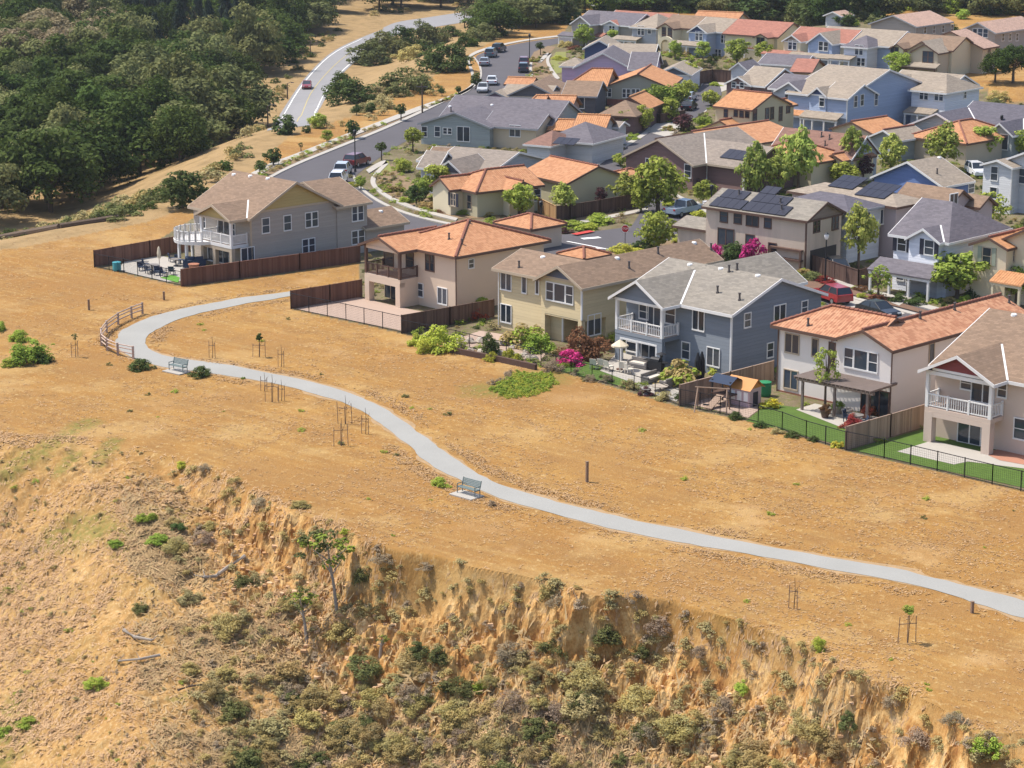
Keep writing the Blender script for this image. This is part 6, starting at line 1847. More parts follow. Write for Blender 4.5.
# ---- street trees beside the upper street
G = 'lollipop trees along the upper street'
for x, cy, r, by, kind, lb in [
    (273.5, 155.5, 7, 166, 'small', 'lollipop street tree at the left end of the upper street, left of the second'), (260, 166, 5, 175, 'small', 'small street tree just above the brown roof of the taupe house'),
    (285, 126, 9.5, 134, 'small', 'dark rounded tree at the foot of the lower road'), (318, 121, 7.5, 128, 'street', 'light green rounded tree on the dry slope above the lower road'), (327, 135, 5, 142, 'street', 'small light green tree on the dry slope'),
    (307, 129.5, 3.5, 133, 'small', 'tiny bush-like sapling on the dry slope'), (353, 127, 6.5, 139, 'small', 'lollipop tree standing above the black lamp by the parked cars'), (356.5, 109, 4, 115, 'small', 'small tree at the lower edge of the dry bank'),
    (371, 107.5, 4, 113, 'small', 'small tree right of the pale bank bush'), (401, 109, 5, 121, 'small', 'slender lollipop tree beside the wooden pole'), (381.5, 147, 4.5, 160, 'small', 'lollipop tree on the near kerb by the maroon car'),
    (301, 145, 2.6, 152, 'sparse', 'leafless-looking sapling on the street slope'), (458.5, 89, 2.8, 97, 'small', 'thin young tree right of another, near the top of the pavement'), (442, 91, 3, 96, 'small', 'thin young tree above the grey-green bungalow'),
    (476, 79, 5.5, 89, 'small', 'bushy street tree at the pale kerb of the bend'), (361, 181, 5, 190, 'street', 'pale green rounded tree on the corner by the white car'), (540.5, 46, 3.5, 55, 'small', 'small tree in the bed at the street bend'), (402, 165, 7, 172, 'street', 'light green tree before the grey bungalow gables'),
    (413, 135, 7.5, 152, 'street', 'bright green tree at the left corner of the grey-green bungalow'), (437, 178, 13, 201, 'street', 'large yellow-green tree in front of the taupe bungalow gable'), (422, 187, 9, 203, 'street', 'olive green tree left of the large yellow-green tree'),
    (449, 192, 6, 204, 'small', 'dark tree beside the yellow bungalow window'), (416.5, 194, 8, 206, 'small', 'flat-topped small tree in the corner planting')]:
    tree_px(x, cy, r, by, kind, lb, G, asp=.85)
tree_px(183, 189, 20, 208, 'dark', 'big rounded dark bush tree on the golden slope, left of the brown roof', None, 'tree', .75)
# ---- neighbourhood trees
N = 'trees between the houses'
for a in [(658, 181, 20, 213, 'street', 'large bright green tree beside the silver pickup truck', 1.0), (641, 196, 10, 213, 'street', 'bright green tree joined to the left of the large pickup tree', 1.1), (656, 229, 15, 249, 'street', 'bright green rounded tree in the corner bed by the stop sign', 1.0),
    (625, 187, 11, 207, 'pear', 'pale leafy tree behind the corner fence, left of the bright tree', 1.0), (563, 196, 11, 219, 'pear', 'pale mottled tree growing at the end of the wooden corner fence', 1.0), (521, 197, 13, 219, 'street', 'dense round green tree by the bungalow porch', .9),
    (703, 190, 9, 205, 'street', 'yellow-green tree left of the tan solar house', .9), (721, 168, 12, 183, 'street', 'round yellow-green tree before the maroon house porch', .9), (755, 167, 12, 196, 'pear', 'tall pale tree, left of a group of three behind the solar house', 1.6),
    (778, 172, 10, 196, 'pear', 'shorter tree in the middle of the three behind the solar house', 1.3), (798, 155, 15, 193, 'pear', 'tallest pale tree, right of the three behind the solar house', 1.5), (851, 147, 11, 182, 'pear', 'tall slim tree before the blue gabled house', 1.4),
    (845, 172, 11, 186, 'street', 'bright green lower tree at the foot of the tall slim tree', .8), (863, 165, 8, 182, 'plum', 'purple-leaved tree before the blue gabled house', 1.0), (891, 151, 12, 176, 'pear', 'full round tree between the blue gables', 1.1), (943, 143, 14, 172, 'pear', 'orange-tipped flame-coloured tree left of the slate house', 1.1),
    (981, 139, 12, 160, 'street', 'round green tree before the slate house left gable', .9), (1019, 140, 10, 158, 'street', 'green tree cut by the right edge before the slate house', .9), (858, 229, 13, 272, 'pear', 'slender yellow-green tree before the pale grey house wall', 1.5),
    (992, 206, 16, 228, 'thin', 'loose olive-yellow tree between grey house and cream house', .8), (957, 270, 22, 299, 'street', 'broad bright green tree before the light blue house garage', .72), (1016, 280, 13, 304, 'street', 'green tree at right edge by the shuttered cream house', .9),
    (878, 277, 12, 300, 'thin', 'thin feathery tree left of the light blue porch', .9), (825, 366, 13, 414, 'thin', 'young pale tree on the lawn behind the white stucco house', 1.2), (584, 34, 8.5, 49, 'street', 'round green tree before the leftmost house of the last row', .9),
    (612, 38, 5.5, 49, 'street', 'light green tree before the brick-red roofed house of the last row', 1.2), (645, 40, 8, 50, 'street', 'round green tree before the white porch of the last row', .8), (675, 47, 5.5, 59, 'street', 'small pale tree beside the arched entry', 1.0), (703, 49, 7, 61, 'street', 'round light tree before the blue house of the last row', .9),
    (737, 49, 9, 65, 'street', 'bushy green tree in the middle of the last row', 1.0), (765, 51, 8.5, 64, 'street', 'yellow-green tree before the round-window gable', .9), (797, 55, 5.5, 65, 'street', 'small green tree before the small cream gable of the last row', .9), (898, 62, 10.5, 78, 'street', 'bright green tree before the low arched entry of the last row', .8),
    (936, 32, 8, 42, 'lime', 'vivid yellow-green tree beside the long apartment building', .8), (950, 32, 9, 41, 'oak', 'dark tree right of the vivid yellow-green tree', .7), (918, 34, 14, 44, 'oak', 'wide dark tree before the long apartment building', .7), (995, 66, 15, 82, 'oak', 'big dark oak on the brown field at right, left trunk', .9), (1013, 62, 15, 83, 'oak', 'big dark oak on the brown field at right, right trunk', .9),
    (660, 97, 12, 112, 'street', 'large rounded green tree beside the sage-grey bungalow', .9), (678, 93, 10, 106, 'street', 'green tree at the right end of the cul-de-sac group', .8), (671, 108, 9, 122, 'street', 'bright tree below the large cul-de-sac tree', .9), (625, 118, 7, 133, 'street', 'light green tree left of two before the brown garage', 1.0),
    (643, 116, 9, 131, 'street', 'light green tree right of two before the brown garage', 1.0), (602, 138, 8, 153, 'street', 'yellow-green tree before the two-level tile roof', .9), (573, 149, 8, 160, 'lime', 'lime green tree in the courtyard beside the small solar array', .8), (711, 97, 6.5, 106, 'street', 'small round tree on the cul-de-sac island', .9), (690, 73, 8, 86, 'street', 'green tree beside the pale blue cottage', 1.1),
    (688, 88, 7, 96, 'street', 'small green tree at the foot of the pale blue cottage', 1.0), (620, 159, 6, 166, 'street', 'round yellow-green bush tree on the kerb by the maroon house', .8), (684, 121, 8, 131, 'plum', 'dark plum tree at the inner bend of the side street', .8), (703, 122, 7, 130, 'street', 'green tree right of the dark plum tree', .7), (577, 131, 8, 137, 'lime', 'low lime tree between tile roof and slate roof', .5),
    (733, 248, 7, 263, 'dark', 'dark green tree between two pink bougainvilleas', .9), (902, 226, 8, 240, 'street', 'green tree between pale grey and light blue houses', .9), (1008, 118, 8, 128, 'lime', 'yellow-green tree in the field behind the slate house', .7), (996, 107, 9, 116, 'olive', 'olive tree in the field behind the slate house', .8), (900, 32, 8, 41, 'oak', 'dark tree at the left end of the long apartment building', .8),
    (600, 195, 5, 208, 'plum', 'small dark red tree against the bungalow gable', 1.2), (687, 166, 5.5, 178, 'plum', 'pinkish plum tree beside the maroon house window', .9), (1017, 90, 0, 0, '', '', 0)]:
    if a[2]:
        tree_px(a[0], a[1], a[2], a[3], a[4], a[5], N, asp=a[6])

# ---- shrubs in gardens and beds
gs = 'garden shrubs'
for a in [(30, 362, 18, 'green', 'large bright green bush on the dry grass at the left edge', .8), (19, 341, 10, 'green', 'medium bright green bush just above the large one at left', .8), (9, 366, 8, 'green', 'small green bush touching the left of the large one', .7), (-2, 331, 7, 'green', 'green bush cut by the left edge of the picture', .9), (43, 362, 9, 'dark', 'dark green bush under the right side of the large bright bush', .6),
    (141, 369, 10, 'dark', 'rounded dark bush at the end of the split-rail fence', .7), (201, 376, 9.5, 'dark', 'rounded green bush right of the far bench', .7), (439.5, 486, 8, 'green', 'bright green bush left of the near bench', .8), (492, 506, 4, 'brush', 'small dark dry bush right of the near bench', .9), (243, 379, 1.8, 'green', 'tiny green weed beside the trail', .8),
    (427, 352, 8, 'lime', 'yellow-green bush at the left end of the yellow house garden', 1.0), (443, 350, 12, 'lime', 'bigger yellow-green bush with tall shoot in the yellow house garden', 1.1), (418, 345, 7, 'lime', 'low pale bush against the shared wooden fence', .9), (490, 357, 7, 'dark', 'dark column-like shrub before the yellow house patio', 1.9), (491, 361, 5, 'lime', 'pale bush at the foot of the column-like shrub', 1.0), (511, 361, 6.5, 'lime', 'yellow bush at the black fence of the yellow house', 1.1),
    (526, 346, 13, 'mixed', 'large green shrub before the yellow house recess', 1.0), (541, 352, 11, 'green', 'rounded bright green shrub right of the large one', 1.0), (476, 319, 8, 'red', 'red-leaved shrub in the corner of the yellow house fence', .8), (482, 309, 6, 'green', 'green shrub behind the red-leaved one', 1.2), (462, 318, 4, 'rust', 'small rust shrub on the shared fence', 1.0), (572, 364, 9, 'bougain', 'bright red-pink flowering shrub left of the rust-red shrub', .9), (586, 358, 16, 'rust', 'large rust-red shrub behind the yellow house, right of the flowering one', 1.0),
    (612, 340, 8, 'lime', 'yellow-green shrub between yellow and blue houses', 1.6), (679, 384, 14, 'mixed', 'large rounded shrub at the corner of the blue house', .9), (721, 373, 11, 'lime', 'clipped bright yellow-green bush against the blue house wall', .6), (736, 419, 6.5, 'dark', 'dark round bush inside the fence by the swing', .8), (760, 427, 6, 'dark', 'first low round bush along the lawn fence', .7),
    (777, 433, 6, 'sage', 'second low round bush along the lawn fence', .7), (793, 437, 6, 'dark', 'third low round bush along the lawn fence', .7), (814, 441, 5, 'dark', 'fourth low round bush along the lawn fence', .7), (838, 447, 5.5, 'flower', 'bright yellow flowering bush at the fence corner of the white house', .9), (770, 408, 9, 'flower', 'yellow flowering bush beside the green bin', .7), (851, 428, 8, 'red', 'dark red bush by the pergola post', 1.1), (872, 414, 9, 'rust', 'rust bush behind the pergola', .8),
    (895, 408, 11, 'rust', 'wide rust bush along the white house side wall', .8), (917, 396, 9, 'rust', 'rust bush at the far end of the side fence', .9), (836, 401, 8, 'olive', 'grey-green bush under the pergola', 1.0), (607, 382, 5, 'brush', 'dark bush at the lawn fence of the blue house, left', .8), (590, 381, 5, 'brush', 'dark low bush left of it at the lawn fence', .8), (630, 388, 6, 'sage', 'pale bush at the fence of the blue house', .9), (645, 395, 5, 'plum', 'purple bush at the fence of the blue house', .9), (663, 400, 6, 'sage', 'sage bush near the fence corner of the blue house', .8),
    (554, 372, 7, 'brush', 'dark shrub outside the fence by the green patch', .9), (575, 228, 14, 'green', 'left clipped hedge below the corner fence', .35), (600, 223, 15, 'green', 'right clipped hedge below the corner fence', .35), (545, 225, 10, 'flower', 'bright yellow hedge at the corner planting', .45), (553, 232, 9, 'lime', 'yellow-green shrub above the red kerb', .5), (588, 229, 10, 'lime', 'low yellow-green hedge right of the red kerb', .4), (565, 233, 6, 'plum', 'dark purple low shrub by the red kerb', .6),
    (627, 254, 11, 'lime', 'yellow-green shrub in the bed below the stop sign', .6), (641, 250, 9, 'dark', 'dark green shrub under the corner tree', .7), (680, 243, 10, 'lime', 'bright hedge left of the tan solar house', .6), (751, 269, 12, 'bougain', 'magenta bougainvillea in full bloom before the tan solar house', 1.6), (717, 262, 7, 'bougain', 'small magenta bougainvillea left of the dark tree', 1.7), (733, 268, 10, 'dark', 'dark green shrub between the bougainvilleas', 1.5),
    (801, 277, 8, 'mixed', 'mixed shrub below the brown fence, left', .7), (813, 280, 8, 'olive', 'olive shrub below the brown fence, middle', .7), (826, 283, 9, 'red', 'red flowering shrub above the red SUV', .5), (862, 291, 7, 'rust', 'rust ground shrub beside the pavement, left of the round bush', .6), (898, 302, 8.5, 'dark', 'clipped round bush left of the light blue house path', .7), (916, 305, 8, 'dark', 'clipped round bush right of the light blue house path', .7), (878, 300, 8, 'rust', 'reddish bush left of the clipped round bushes', .6),
    (949, 303, 5, 'sage', 'pale round bush under the broad bright tree', .9), (965, 304, 8, 'green', 'green bush under the broad bright tree', .8), (975, 299, 9, 'dark', 'dark bush between light blue and cream houses', .9), (995, 296, 12, 'green', 'green bush before the low orange tile roof', .7), (862, 298, 5, 'lime', 'yellow-green bush on the street verge', .7), (937, 286, 4, 'dark', 'dark bush beside the garage of the light blue house', 1.0),
    (700, 218, 9, 'lime', 'lime bush beside the silver pickup drive', .6), (668, 206, 7, 'lime', 'low lime hedge behind the pickup', .5), (393, 192, 8, 'mixed', 'mixed low shrub in the corner bed', .5), (408, 202, 8, 'green', 'green low shrub in the corner bed', .5), (428, 208, 9, 'gold', 'golden low shrub in the corner bed', .5), (444, 212, 8, 'rust', 'rusty low shrub in the corner bed', .5), (463, 214, 8, 'green', 'green low shrub before the arched window', .5), (486, 216, 7, 'gold', 'golden low shrub before the bungalow porch', .5),
    (352, 187, 6, 'lime', 'lime shrub on the kerb beside the white car', .6), (348, 178, 4, 'sage', 'pale shrub on the kerb beside the silver car', .6), (538, 72, 5, 'gold', 'golden shrub in the bend planting', .6), (560, 60, 6, 'lime', 'lime shrub on the bend lawn', .5), (534, 62, 5, 'mixed', 'mixed shrub by the black lamp of the bend', .7), (566, 47, 7, 'gold', 'golden shrub before the leftmost house of the last row', .6), (575, 50, 6, 'rust', 'rusty shrub before the leftmost house of the last row', .6),
    (612, 152, 5, 'dark', 'dark shrub on the side-street kerb', .8), (597, 158, 5, 'mixed', 'mixed shrub on the side-street kerb', .8), (632, 140, 6, 'green', 'green shrub between the garages and pavement', .7), (662, 122, 8, 'lime', 'lime lawn shrub above the pale driveway', .4), (668, 131, 6, 'mixed', 'mixed shrub beside the pale driveway', .6), (688, 131, 8, 'olive', 'olive shrub at the inner bend of the side street', .7), (706, 131, 8, 'lime', 'lime shrub above the maroon house roof', .6),
    (715, 86, 5, 'green', 'green shrub on the driveway edge of the cul-de-sac', .6), (940, 178, 6, 'lime', 'lime shrub beside the brick-red cottage path', .7), (960, 174, 7, 'mixed', 'mixed shrub in the front garden right of the flame tree', .6), (974, 172, 6, 'lime', 'lime shrub before the grey two-gabled house', .5), (999, 100, 10, 'gold', 'golden shrub at the edge of the brown field', .6), (990, 75, 0, '', '', 0)]:
    if a[2]: shrub_px(a[0], a[1], a[2], a[3], a[4], gs, asp=a[5])
# wispy hedge rows in front of the last row
pts = []
for q in scatter_px([(575, 52), (640, 56), (700, 68), (760, 74), (820, 72), (910, 86), (960, 86), (900, 76), (820, 64), (740, 62), (660, 52), (600, 46)], 2.6):
    pts.append((q[0], q[1], rng.uniform(.5, 1.2), rng.choice([5, 0, 2, 3, 5])))
for q in scatter_px([(694, 84), (688, 70), (720, 66), (745, 70), (738, 78), (722, 82)], 2.4):
    pts.append((q[0], q[1], rng.uniform(.5, 1.0), rng.choice([4, 4, 1, 0])))
for poly, n in (([(376, 176), (392, 164), (404, 176), (430, 196), (500, 212), (458, 218), (404, 202)], 1.9), ([(508, 218), (640, 204), (600, 221), (522, 231)], 1.8), ([(606, 252), (690, 240), (640, 261)], 1.8), ([(778, 272), (850, 293), (780, 282)], 1.8), ([(850, 292), (950, 314), (960, 306), (850, 282)], 2.0), ([(596, 166), (640, 140), (640, 120), (600, 140)], 2.2), ([(940, 180), (985, 180), (985, 160), (940, 160)], 2.2), ([(528, 78), (534, 54), (548, 48), (545, 60)], 2.0), ([(400, 336), (470, 344), (545, 362), (640, 384), (672, 402), (560, 372), (470, 352)], 1.5)):
    for q in scatter_px(poly, n):
        if rng.random() < .6: pts.append((q[0], q[1], rng.uniform(.25, .6), rng.choice([5, 3, 0, 2, 5, 4])))
A = np.array(scatter_px([(96, 262), (182, 284), (280, 273), (356, 260), (360, 284), (400, 331), (470, 347), (545, 363), (680, 403), (760, 420), (845, 447), (1080, 500), (1080, 112), (955, 92), (900, 62), (575, 44), (556, 60), (500, 84), (480, 96), (420, 122), (380, 150), (372, 190), (300, 240)], 1.55))
ok = np.ones(len(A), bool)
for pl in KEEP_OFF: ok &= ~inside(pl, A[:, 0], A[:, 1])
ok &= np.array([fbm(a[0] * .11, a[1] * .11, 3) > .43 for a in A])
for q in A[ok]:
    if rng.random() < .62: pts.append((q[0], q[1], rng.uniform(.22, .75), rng.choice([5, 5, 3, 0, 2, 5, 1, 4])))
ground_stuff('garden_ground_cover', pts, LOWM, rng)
# the lush patch and dead patch outside the yellow house fence
pts = []
for q in scatter_px([(490, 390), (515, 373), (552, 374), (558, 384), (535, 396), (505, 399)], .42):
    pts.append((q[0], q[1], rng.uniform(.2, .36), rng.choice([0, 1])))
ground_stuff('lush_green_patch', pts, [low('green', 21), low('lime', 22)], rng)
pts = [(q[0], q[1], rng.uniform(.25, .5), 0) for q in scatter_px([(489, 384), (505, 371), (518, 369), (512, 378), (498, 385)], .75)]
ground_stuff('dead_weed_patch', pts, [low('brush', 23)], rng)

pts = []
for i in range(90):
    x, y = rng.uniform(0, 1024), rng.uniform(300, 700); p = hit(x, y); xa, ya = np.array([p[0]]), np.array([p[1]])
    if inside(TOWN, xa, ya)[0] or poly_dist(BLUFF, xa, ya)[0][0] > -1 or abs(poly_dist(TRAIL_C, xa, ya, 0)[0][0]) < 2.6: continue
    pts.append((p[0], p[1], rng.uniform(.12, .38), rng.choice([5, 5, 0])))
ground_stuff('field_weeds', pts, LOWM, rng)
# ---- the bluff: shrubs one can tell apart, then the low brush

bl = 'shrubs on the eroded bluff'
named = [(228, 634, 21, 'sagebig', 'large pale olive shrub on the bluff left of the two thin trees', .8), (318, 700, 22, 'sagebig', 'broad sage shrub low on the bluff below the thin trees', .7), (584, 690, 25, 'sagebig', 'largest olive shrub in the middle of the eroded face', .95), (585, 712, 20, 'sage', 'dark olive shrub directly under the largest one', .8), (640, 706, 24, 'sagebig', 'wide sage shrub right of the largest olive shrub', .8), (680, 735, 24, 'sagebig', 'grey-green shrub low right of the wide sage shrub', .8),
    (660, 630, 14, 'brush', 'purple-grey dead bush on the rim above the sandy face', .9), (607, 640, 16, 'olive', 'dark green shrub under the rim above the largest olive shrub', .8), (548, 598, 11, 'gold', 'yellow-green tall bush on the rim', 1.2), (558, 604, 11, 'brush', 'grey dead bush right of the yellow-green rim bush', .8), (640, 655, 10, 'olive', 'small dark shrub in the notch of the face', .9), (725, 715, 17, 'brush', 'dark purple dead brush on the right of the face', .9), (742, 690, 11, 'green', 'bright green shrub on the sandy face', .8),
    (848, 726, 14, 'olive', 'dark olive shrub on the right sandy face', .9), (918, 745, 20, 'brush', 'dark matted brush at lower right', .7), (990, 752, 17, 'green', 'bright green bush at the lower right corner', .8), (820, 650, 8, 'lime', 'light green sapling-like bush on the rim', 1.4), (700, 655, 10, 'brush', 'brown dead bush on the rim right of the sandy notch', .8), (955, 722, 14, 'brush', 'grey brush on the rim near the right corner', .6), (895, 705, 13, 'brush', 'brown brush on the rim above the matted brush', .7), (760, 760, 26, 'sagebig', 'big sage shrub at the bottom edge, right of centre', .7), (800, 715, 9, 'sage', 'small sage shrub on the right sandy face', .8),
    (500, 745, 22, 'sagebig', 'big sage shrub at the bottom edge, centre', .7), (455, 715, 20, 'sagebig', 'sage shrub left of the bottom centre shrub', .7), (400, 690, 18, 'sage', 'pale brown-green shrub below the fluted cliff', .7), (540, 735, 18, 'olive', 'olive shrub near the bottom centre', .8), (345, 735, 22, 'sagebig', 'sage shrub near the bottom, left of centre', .7), (270, 735, 20, 'sage', 'dull sage shrub near the bottom left', .7), (440, 660, 15, 'olive', 'grey-olive shrub under the fluted cliff', .8), (520, 665, 14, 'sage', 'sage shrub on the pale slope', .8),
    (362, 580, 10, 'olive', 'dark shrub right of the taller thin tree', 1.0), (256, 583, 12, 'sage', 'dull green shrub above the fallen log', .8), (158, 542, 13, 'green', 'bright green low shrub left of the first cliff scar', .5), (145, 520, 11, 'green', 'green low shrub on the grassy slope', .5), (178, 530, 9, 'dark', 'dark green shrub at the edge of the cliff scar', .7), (115, 545, 10, 'green', 'small green shrub on the grassy slope, left of others', .5), (182, 467, 6.5, 'lime', 'lone yellow-green bush on the rim at left', .8), (206, 470, 9, 'brush', 'grey dry bush on the rim right of the lone bush', .6), (95, 688, 13, 'green', 'green-grey shrub on the lower left slope', .8), (140, 610, 9, 'olive', 'dark shrub above the dead branches', .7), (190, 600, 12, 'sage', 'sage shrub below the fallen log', .7), (30, 725, 12, 'green', 'green grassy shrub at the left edge', .6), (345, 533, 5, 'lime', 'small bright bush on the rim above the thin tree', .8), (5, 735, 12, 'green', 'dark green shrub cut by the left edge', .7), (262, 505, 12, 'brush', 'lilac-grey dead bush on the rim', .5), (385, 560, 13, 'brush', 'lilac-brown brush along the rim right of the thin tree', .5), (425, 568, 11, 'brush', 'brown brush along the rim above the fluted cliff', .5), (300, 507, 10, 'gold', 'yellow-grey scrub on the rim', .6), (480, 690, 10, 'green', 'green shrub in the lower gully', .7), (905, 640, 0, '', '', 0)]
for a in named:
    if a[2]: shrub_px(a[0], a[1], a[2], a[3], a[4], bl, asp=a[5])
nb = 0; pts = []
KB = {'sagebig': 'sage-green shrub among many on the lower bluff slope', 'brush': 'grey-brown dead shrub among many on the bluff', 'olive': 'olive-green shrub among many on the bluff', 'gold': 'golden dry shrub among many on the bluff slope'}
for i in range(4600):
    x = rng.uniform(-60, 1080); y = rng.uniform(450, 800)
    p = hit(x, y); d, s = poly_dist(BLUFF, np.array([p[0]]), np.array([p[1]])); d = float(d[0])
    if d < -.6: continue
    right = float(cutside(p[0], p[1])) > ARC_A + 5
    dens = (.9 if d > 6 else .6 if d > 3 else .40) if right else .30
    if fbm(p[0] * .12 + 3, p[1] * .12, 3) < .44: dens *= .45
    if rng.random() > dens: continue
    if d > 2 and right and nb < 120 and rng.random() < .16:
        k = rng.choice(['sagebig', 'sagebig', 'brush', 'olive', 'gold'])
        r = rng.uniform(.55, 1.15); shrub(p, r, r * .8, k, KB[k], 'small shrubs scattered over the bluff'); nb += 1
    else:
        pts.append((p[0], p[1], rng.uniform(.18, .6) if right else rng.uniform(.10, .30), rng.choice([4, 1, 3, 3, 1, 3, 1] if right else [3, 1, 3, 4, 3, 1, 5])))
ground_stuff('bluff_scrub', pts, LOWM, rng)

# the two thin trees on the bluff
def thin_tree(bx, by, cx, cy, r, label):
    p = hit(bx, by); s = scale_at(p)
    o = thing('sapling_tree', label, 'tree', tuple(p), 0, 'thin trees on the bluff')
    dx = (cx - bx) / s; hz = (by - cy) / (s * .93)
    m = MB(); m.tube([(0, 0, -.2), (dx * .3, .05, hz * .4), (dx * .7, 0, hz * .8), (dx, 0, hz * 1.05)], [.13, .10, .07, .03], 7)
    for i in range(7):
        a = i * 2.4; z0 = hz * rng.uniform(.5, .85); L = r / s * rng.uniform(.5, .9)
        m.tube([(dx * z0 / hz, 0, z0), (dx * z0 / hz + L * .6 * math.cos(a), L * .6 * math.sin(a), z0 + L * .5), (dx * z0 / hz + L * math.cos(a), L * math.sin(a), z0 + L * .8)], [.05, .03, .012], 5)
    m.build('trunk', M_BARKP, o)
    for i in range(1):
        c = link('crown', leaf_cloud('crown', int(bx), 20, 42, .085, [LM['green'], LM['olive']], 'round', .26), o, (dx, 0, hz + .1)); c.scale = (r / s, r / s, r / s * .72)
thin_tree(337, 612, 328, 548, 28, 'taller thin tree with pale trunk and airy crown on the bluff')
thin_tree(307, 640, 301, 601, 17, 'shorter thin tree left of the taller one on the bluff')
thin_tree(380, 655, 383, 640, 7, 'tiny sapling on the fluted cliff right of the thin trees')

# ---- dry grass tufts over mesa and slopes
def grass(name, n, region, hmin, hmax, mat, seed, sw=.5):
    rs = np.random.RandomState(seed)
    out = []
    while sum(len(o) for o in out) < n:
        y = rs.uniform(112, 300, n * 2); t = rs.uniform(-.24, .24, n * 2); x = t * y
        if region == 'edge':
            T = np.array(TRAIL_C); i = rs.randint(0, len(T) - 1, n * 2); f = rs.rand(n * 2)[:, None]; q = T[i] * (1 - f) + T[i + 1] * f + rs.uniform(-3, 3, (n * 2, 2)); x, y = q[:, 0], q[:, 1]
        keep = rs.rand(len(y)) < np.clip(150 / y, .2, 1) ** 1.5
        x = x[keep]; y = y[keep]
        d, s = poly_dist(BLUFF, x, y)
        ok = ~inside(TOWN, x, y)
        td = np.abs(poly_dist(TRAIL_C, x, y, 0)[0]); ok &= (td > 1.75) & (td < 3.1) if region == 'edge' else td > 2.7
        ok &= poly_dist(VALLEY, x, y)[0] > 0
        if region in ('mesa', 'edge'): ok &= d < .5
        elif region == 'scrub': ok &= (d > 1.5) & (d < 40) & (cutside(x, y) > ARC_A + 2) & ((d > 5) | (rs.rand(len(x)) < .25))
        else: ok &= (d > -.5) & (d < 45) & ((cutside(x, y) < ARC_B) | (d > 6) | (rs.rand(len(x)) < .15)) 
        f = fbm(x * .2, y * .2, 3); ok &= rs.rand(len(x)) < sstep(.36, .6, f) * .9 + .1
        out.append(np.stack([x[ok], y[ok]], 1))
    P = np.concatenate(out)[:n]
    z = TZ(P[:, 0], P[:, 1])
    nb = 4; N = n * nb
    base = np.repeat(np.stack([P[:, 0], P[:, 1], z], 1), nb, 0) + np.concatenate([rs.randn(N, 2) * .13, np.zeros((N, 1))], 1)
    a = rs.uniform(0, 6.283, N); w = rs.uniform(.03, .075, N); h = rs.uniform(hmin, hmax, N)
    ax = np.stack([np.cos(a) * w, np.sin(a) * w, np.zeros(N)], 1)
    la = a + 1.57 + rs.randn(N) * .4; ll = h * sw * rs.uniform(.8, 2.2, N)
    lean = np.stack([np.cos(la) * ll, np.sin(la) * ll, h * rs.uniform(.25, .8, N)], 1)
    gx = np.repeat((TZ(P[:, 0] + .4, P[:, 1]) - TZ(P[:, 0] - .4, P[:, 1])) / .8, nb); gy = np.repeat((TZ(P[:, 0], P[:, 1] + .4) - TZ(P[:, 0], P[:, 1] - .4)) / .8, nb)
    off = base[:, :2] - np.repeat(P, nb, 0)
    base[:, 2] += off[:, 0] * gx + off[:, 1] * gy + .02
    lean[:, 2] += lean[:, 0] * gx + lean[:, 1] * gy; ax[:, 2] = ax[:, 0] * gx + ax[:, 1] * gy
    V = np.stack([base - ax, base + ax, base + lean], 1)
    me = bpy.data.meshes.new(name)
    me.vertices.add(N * 3); me.vertices.foreach_set('co', V.reshape(-1))
    me.loops.add(N * 3); me.loops.foreach_set('vertex_index', np.arange(N * 3))
    me.polygons.add(N); me.polygons.foreach_set('loop_start', np.arange(N) * 3)
    me.materials.append(mat); me.update(calc_edges=True)
    o = link(name, me); o['kind'] = 'stuff'
M_STRAW = m_island('straw_blades', (.33, .20, .08), (.60, .43, .21), .9, .35)
M_STRAW2 = m_island('slope_straw_blades', (.33, .20, .085), (.60, .42, .22), .9, .4)
grass('path_edge_grass', 3500, 'edge', .05, .14, M_STRAW, 8, 1.2)
grass('dry_grass', 9000, 'mesa', .03, .08, M_STRAW, 3, 1.6)
grass('slope_grass', 20000, 'slope', .06, .16, M_STRAW2, 4, 1.5)
grass('scrub_grass', 18000, 'scrub', .14, .36, m_island('olive_straw_blades', (.36, .26, .10), (.62, .48, .23), .9, .35), 12, 1.2)

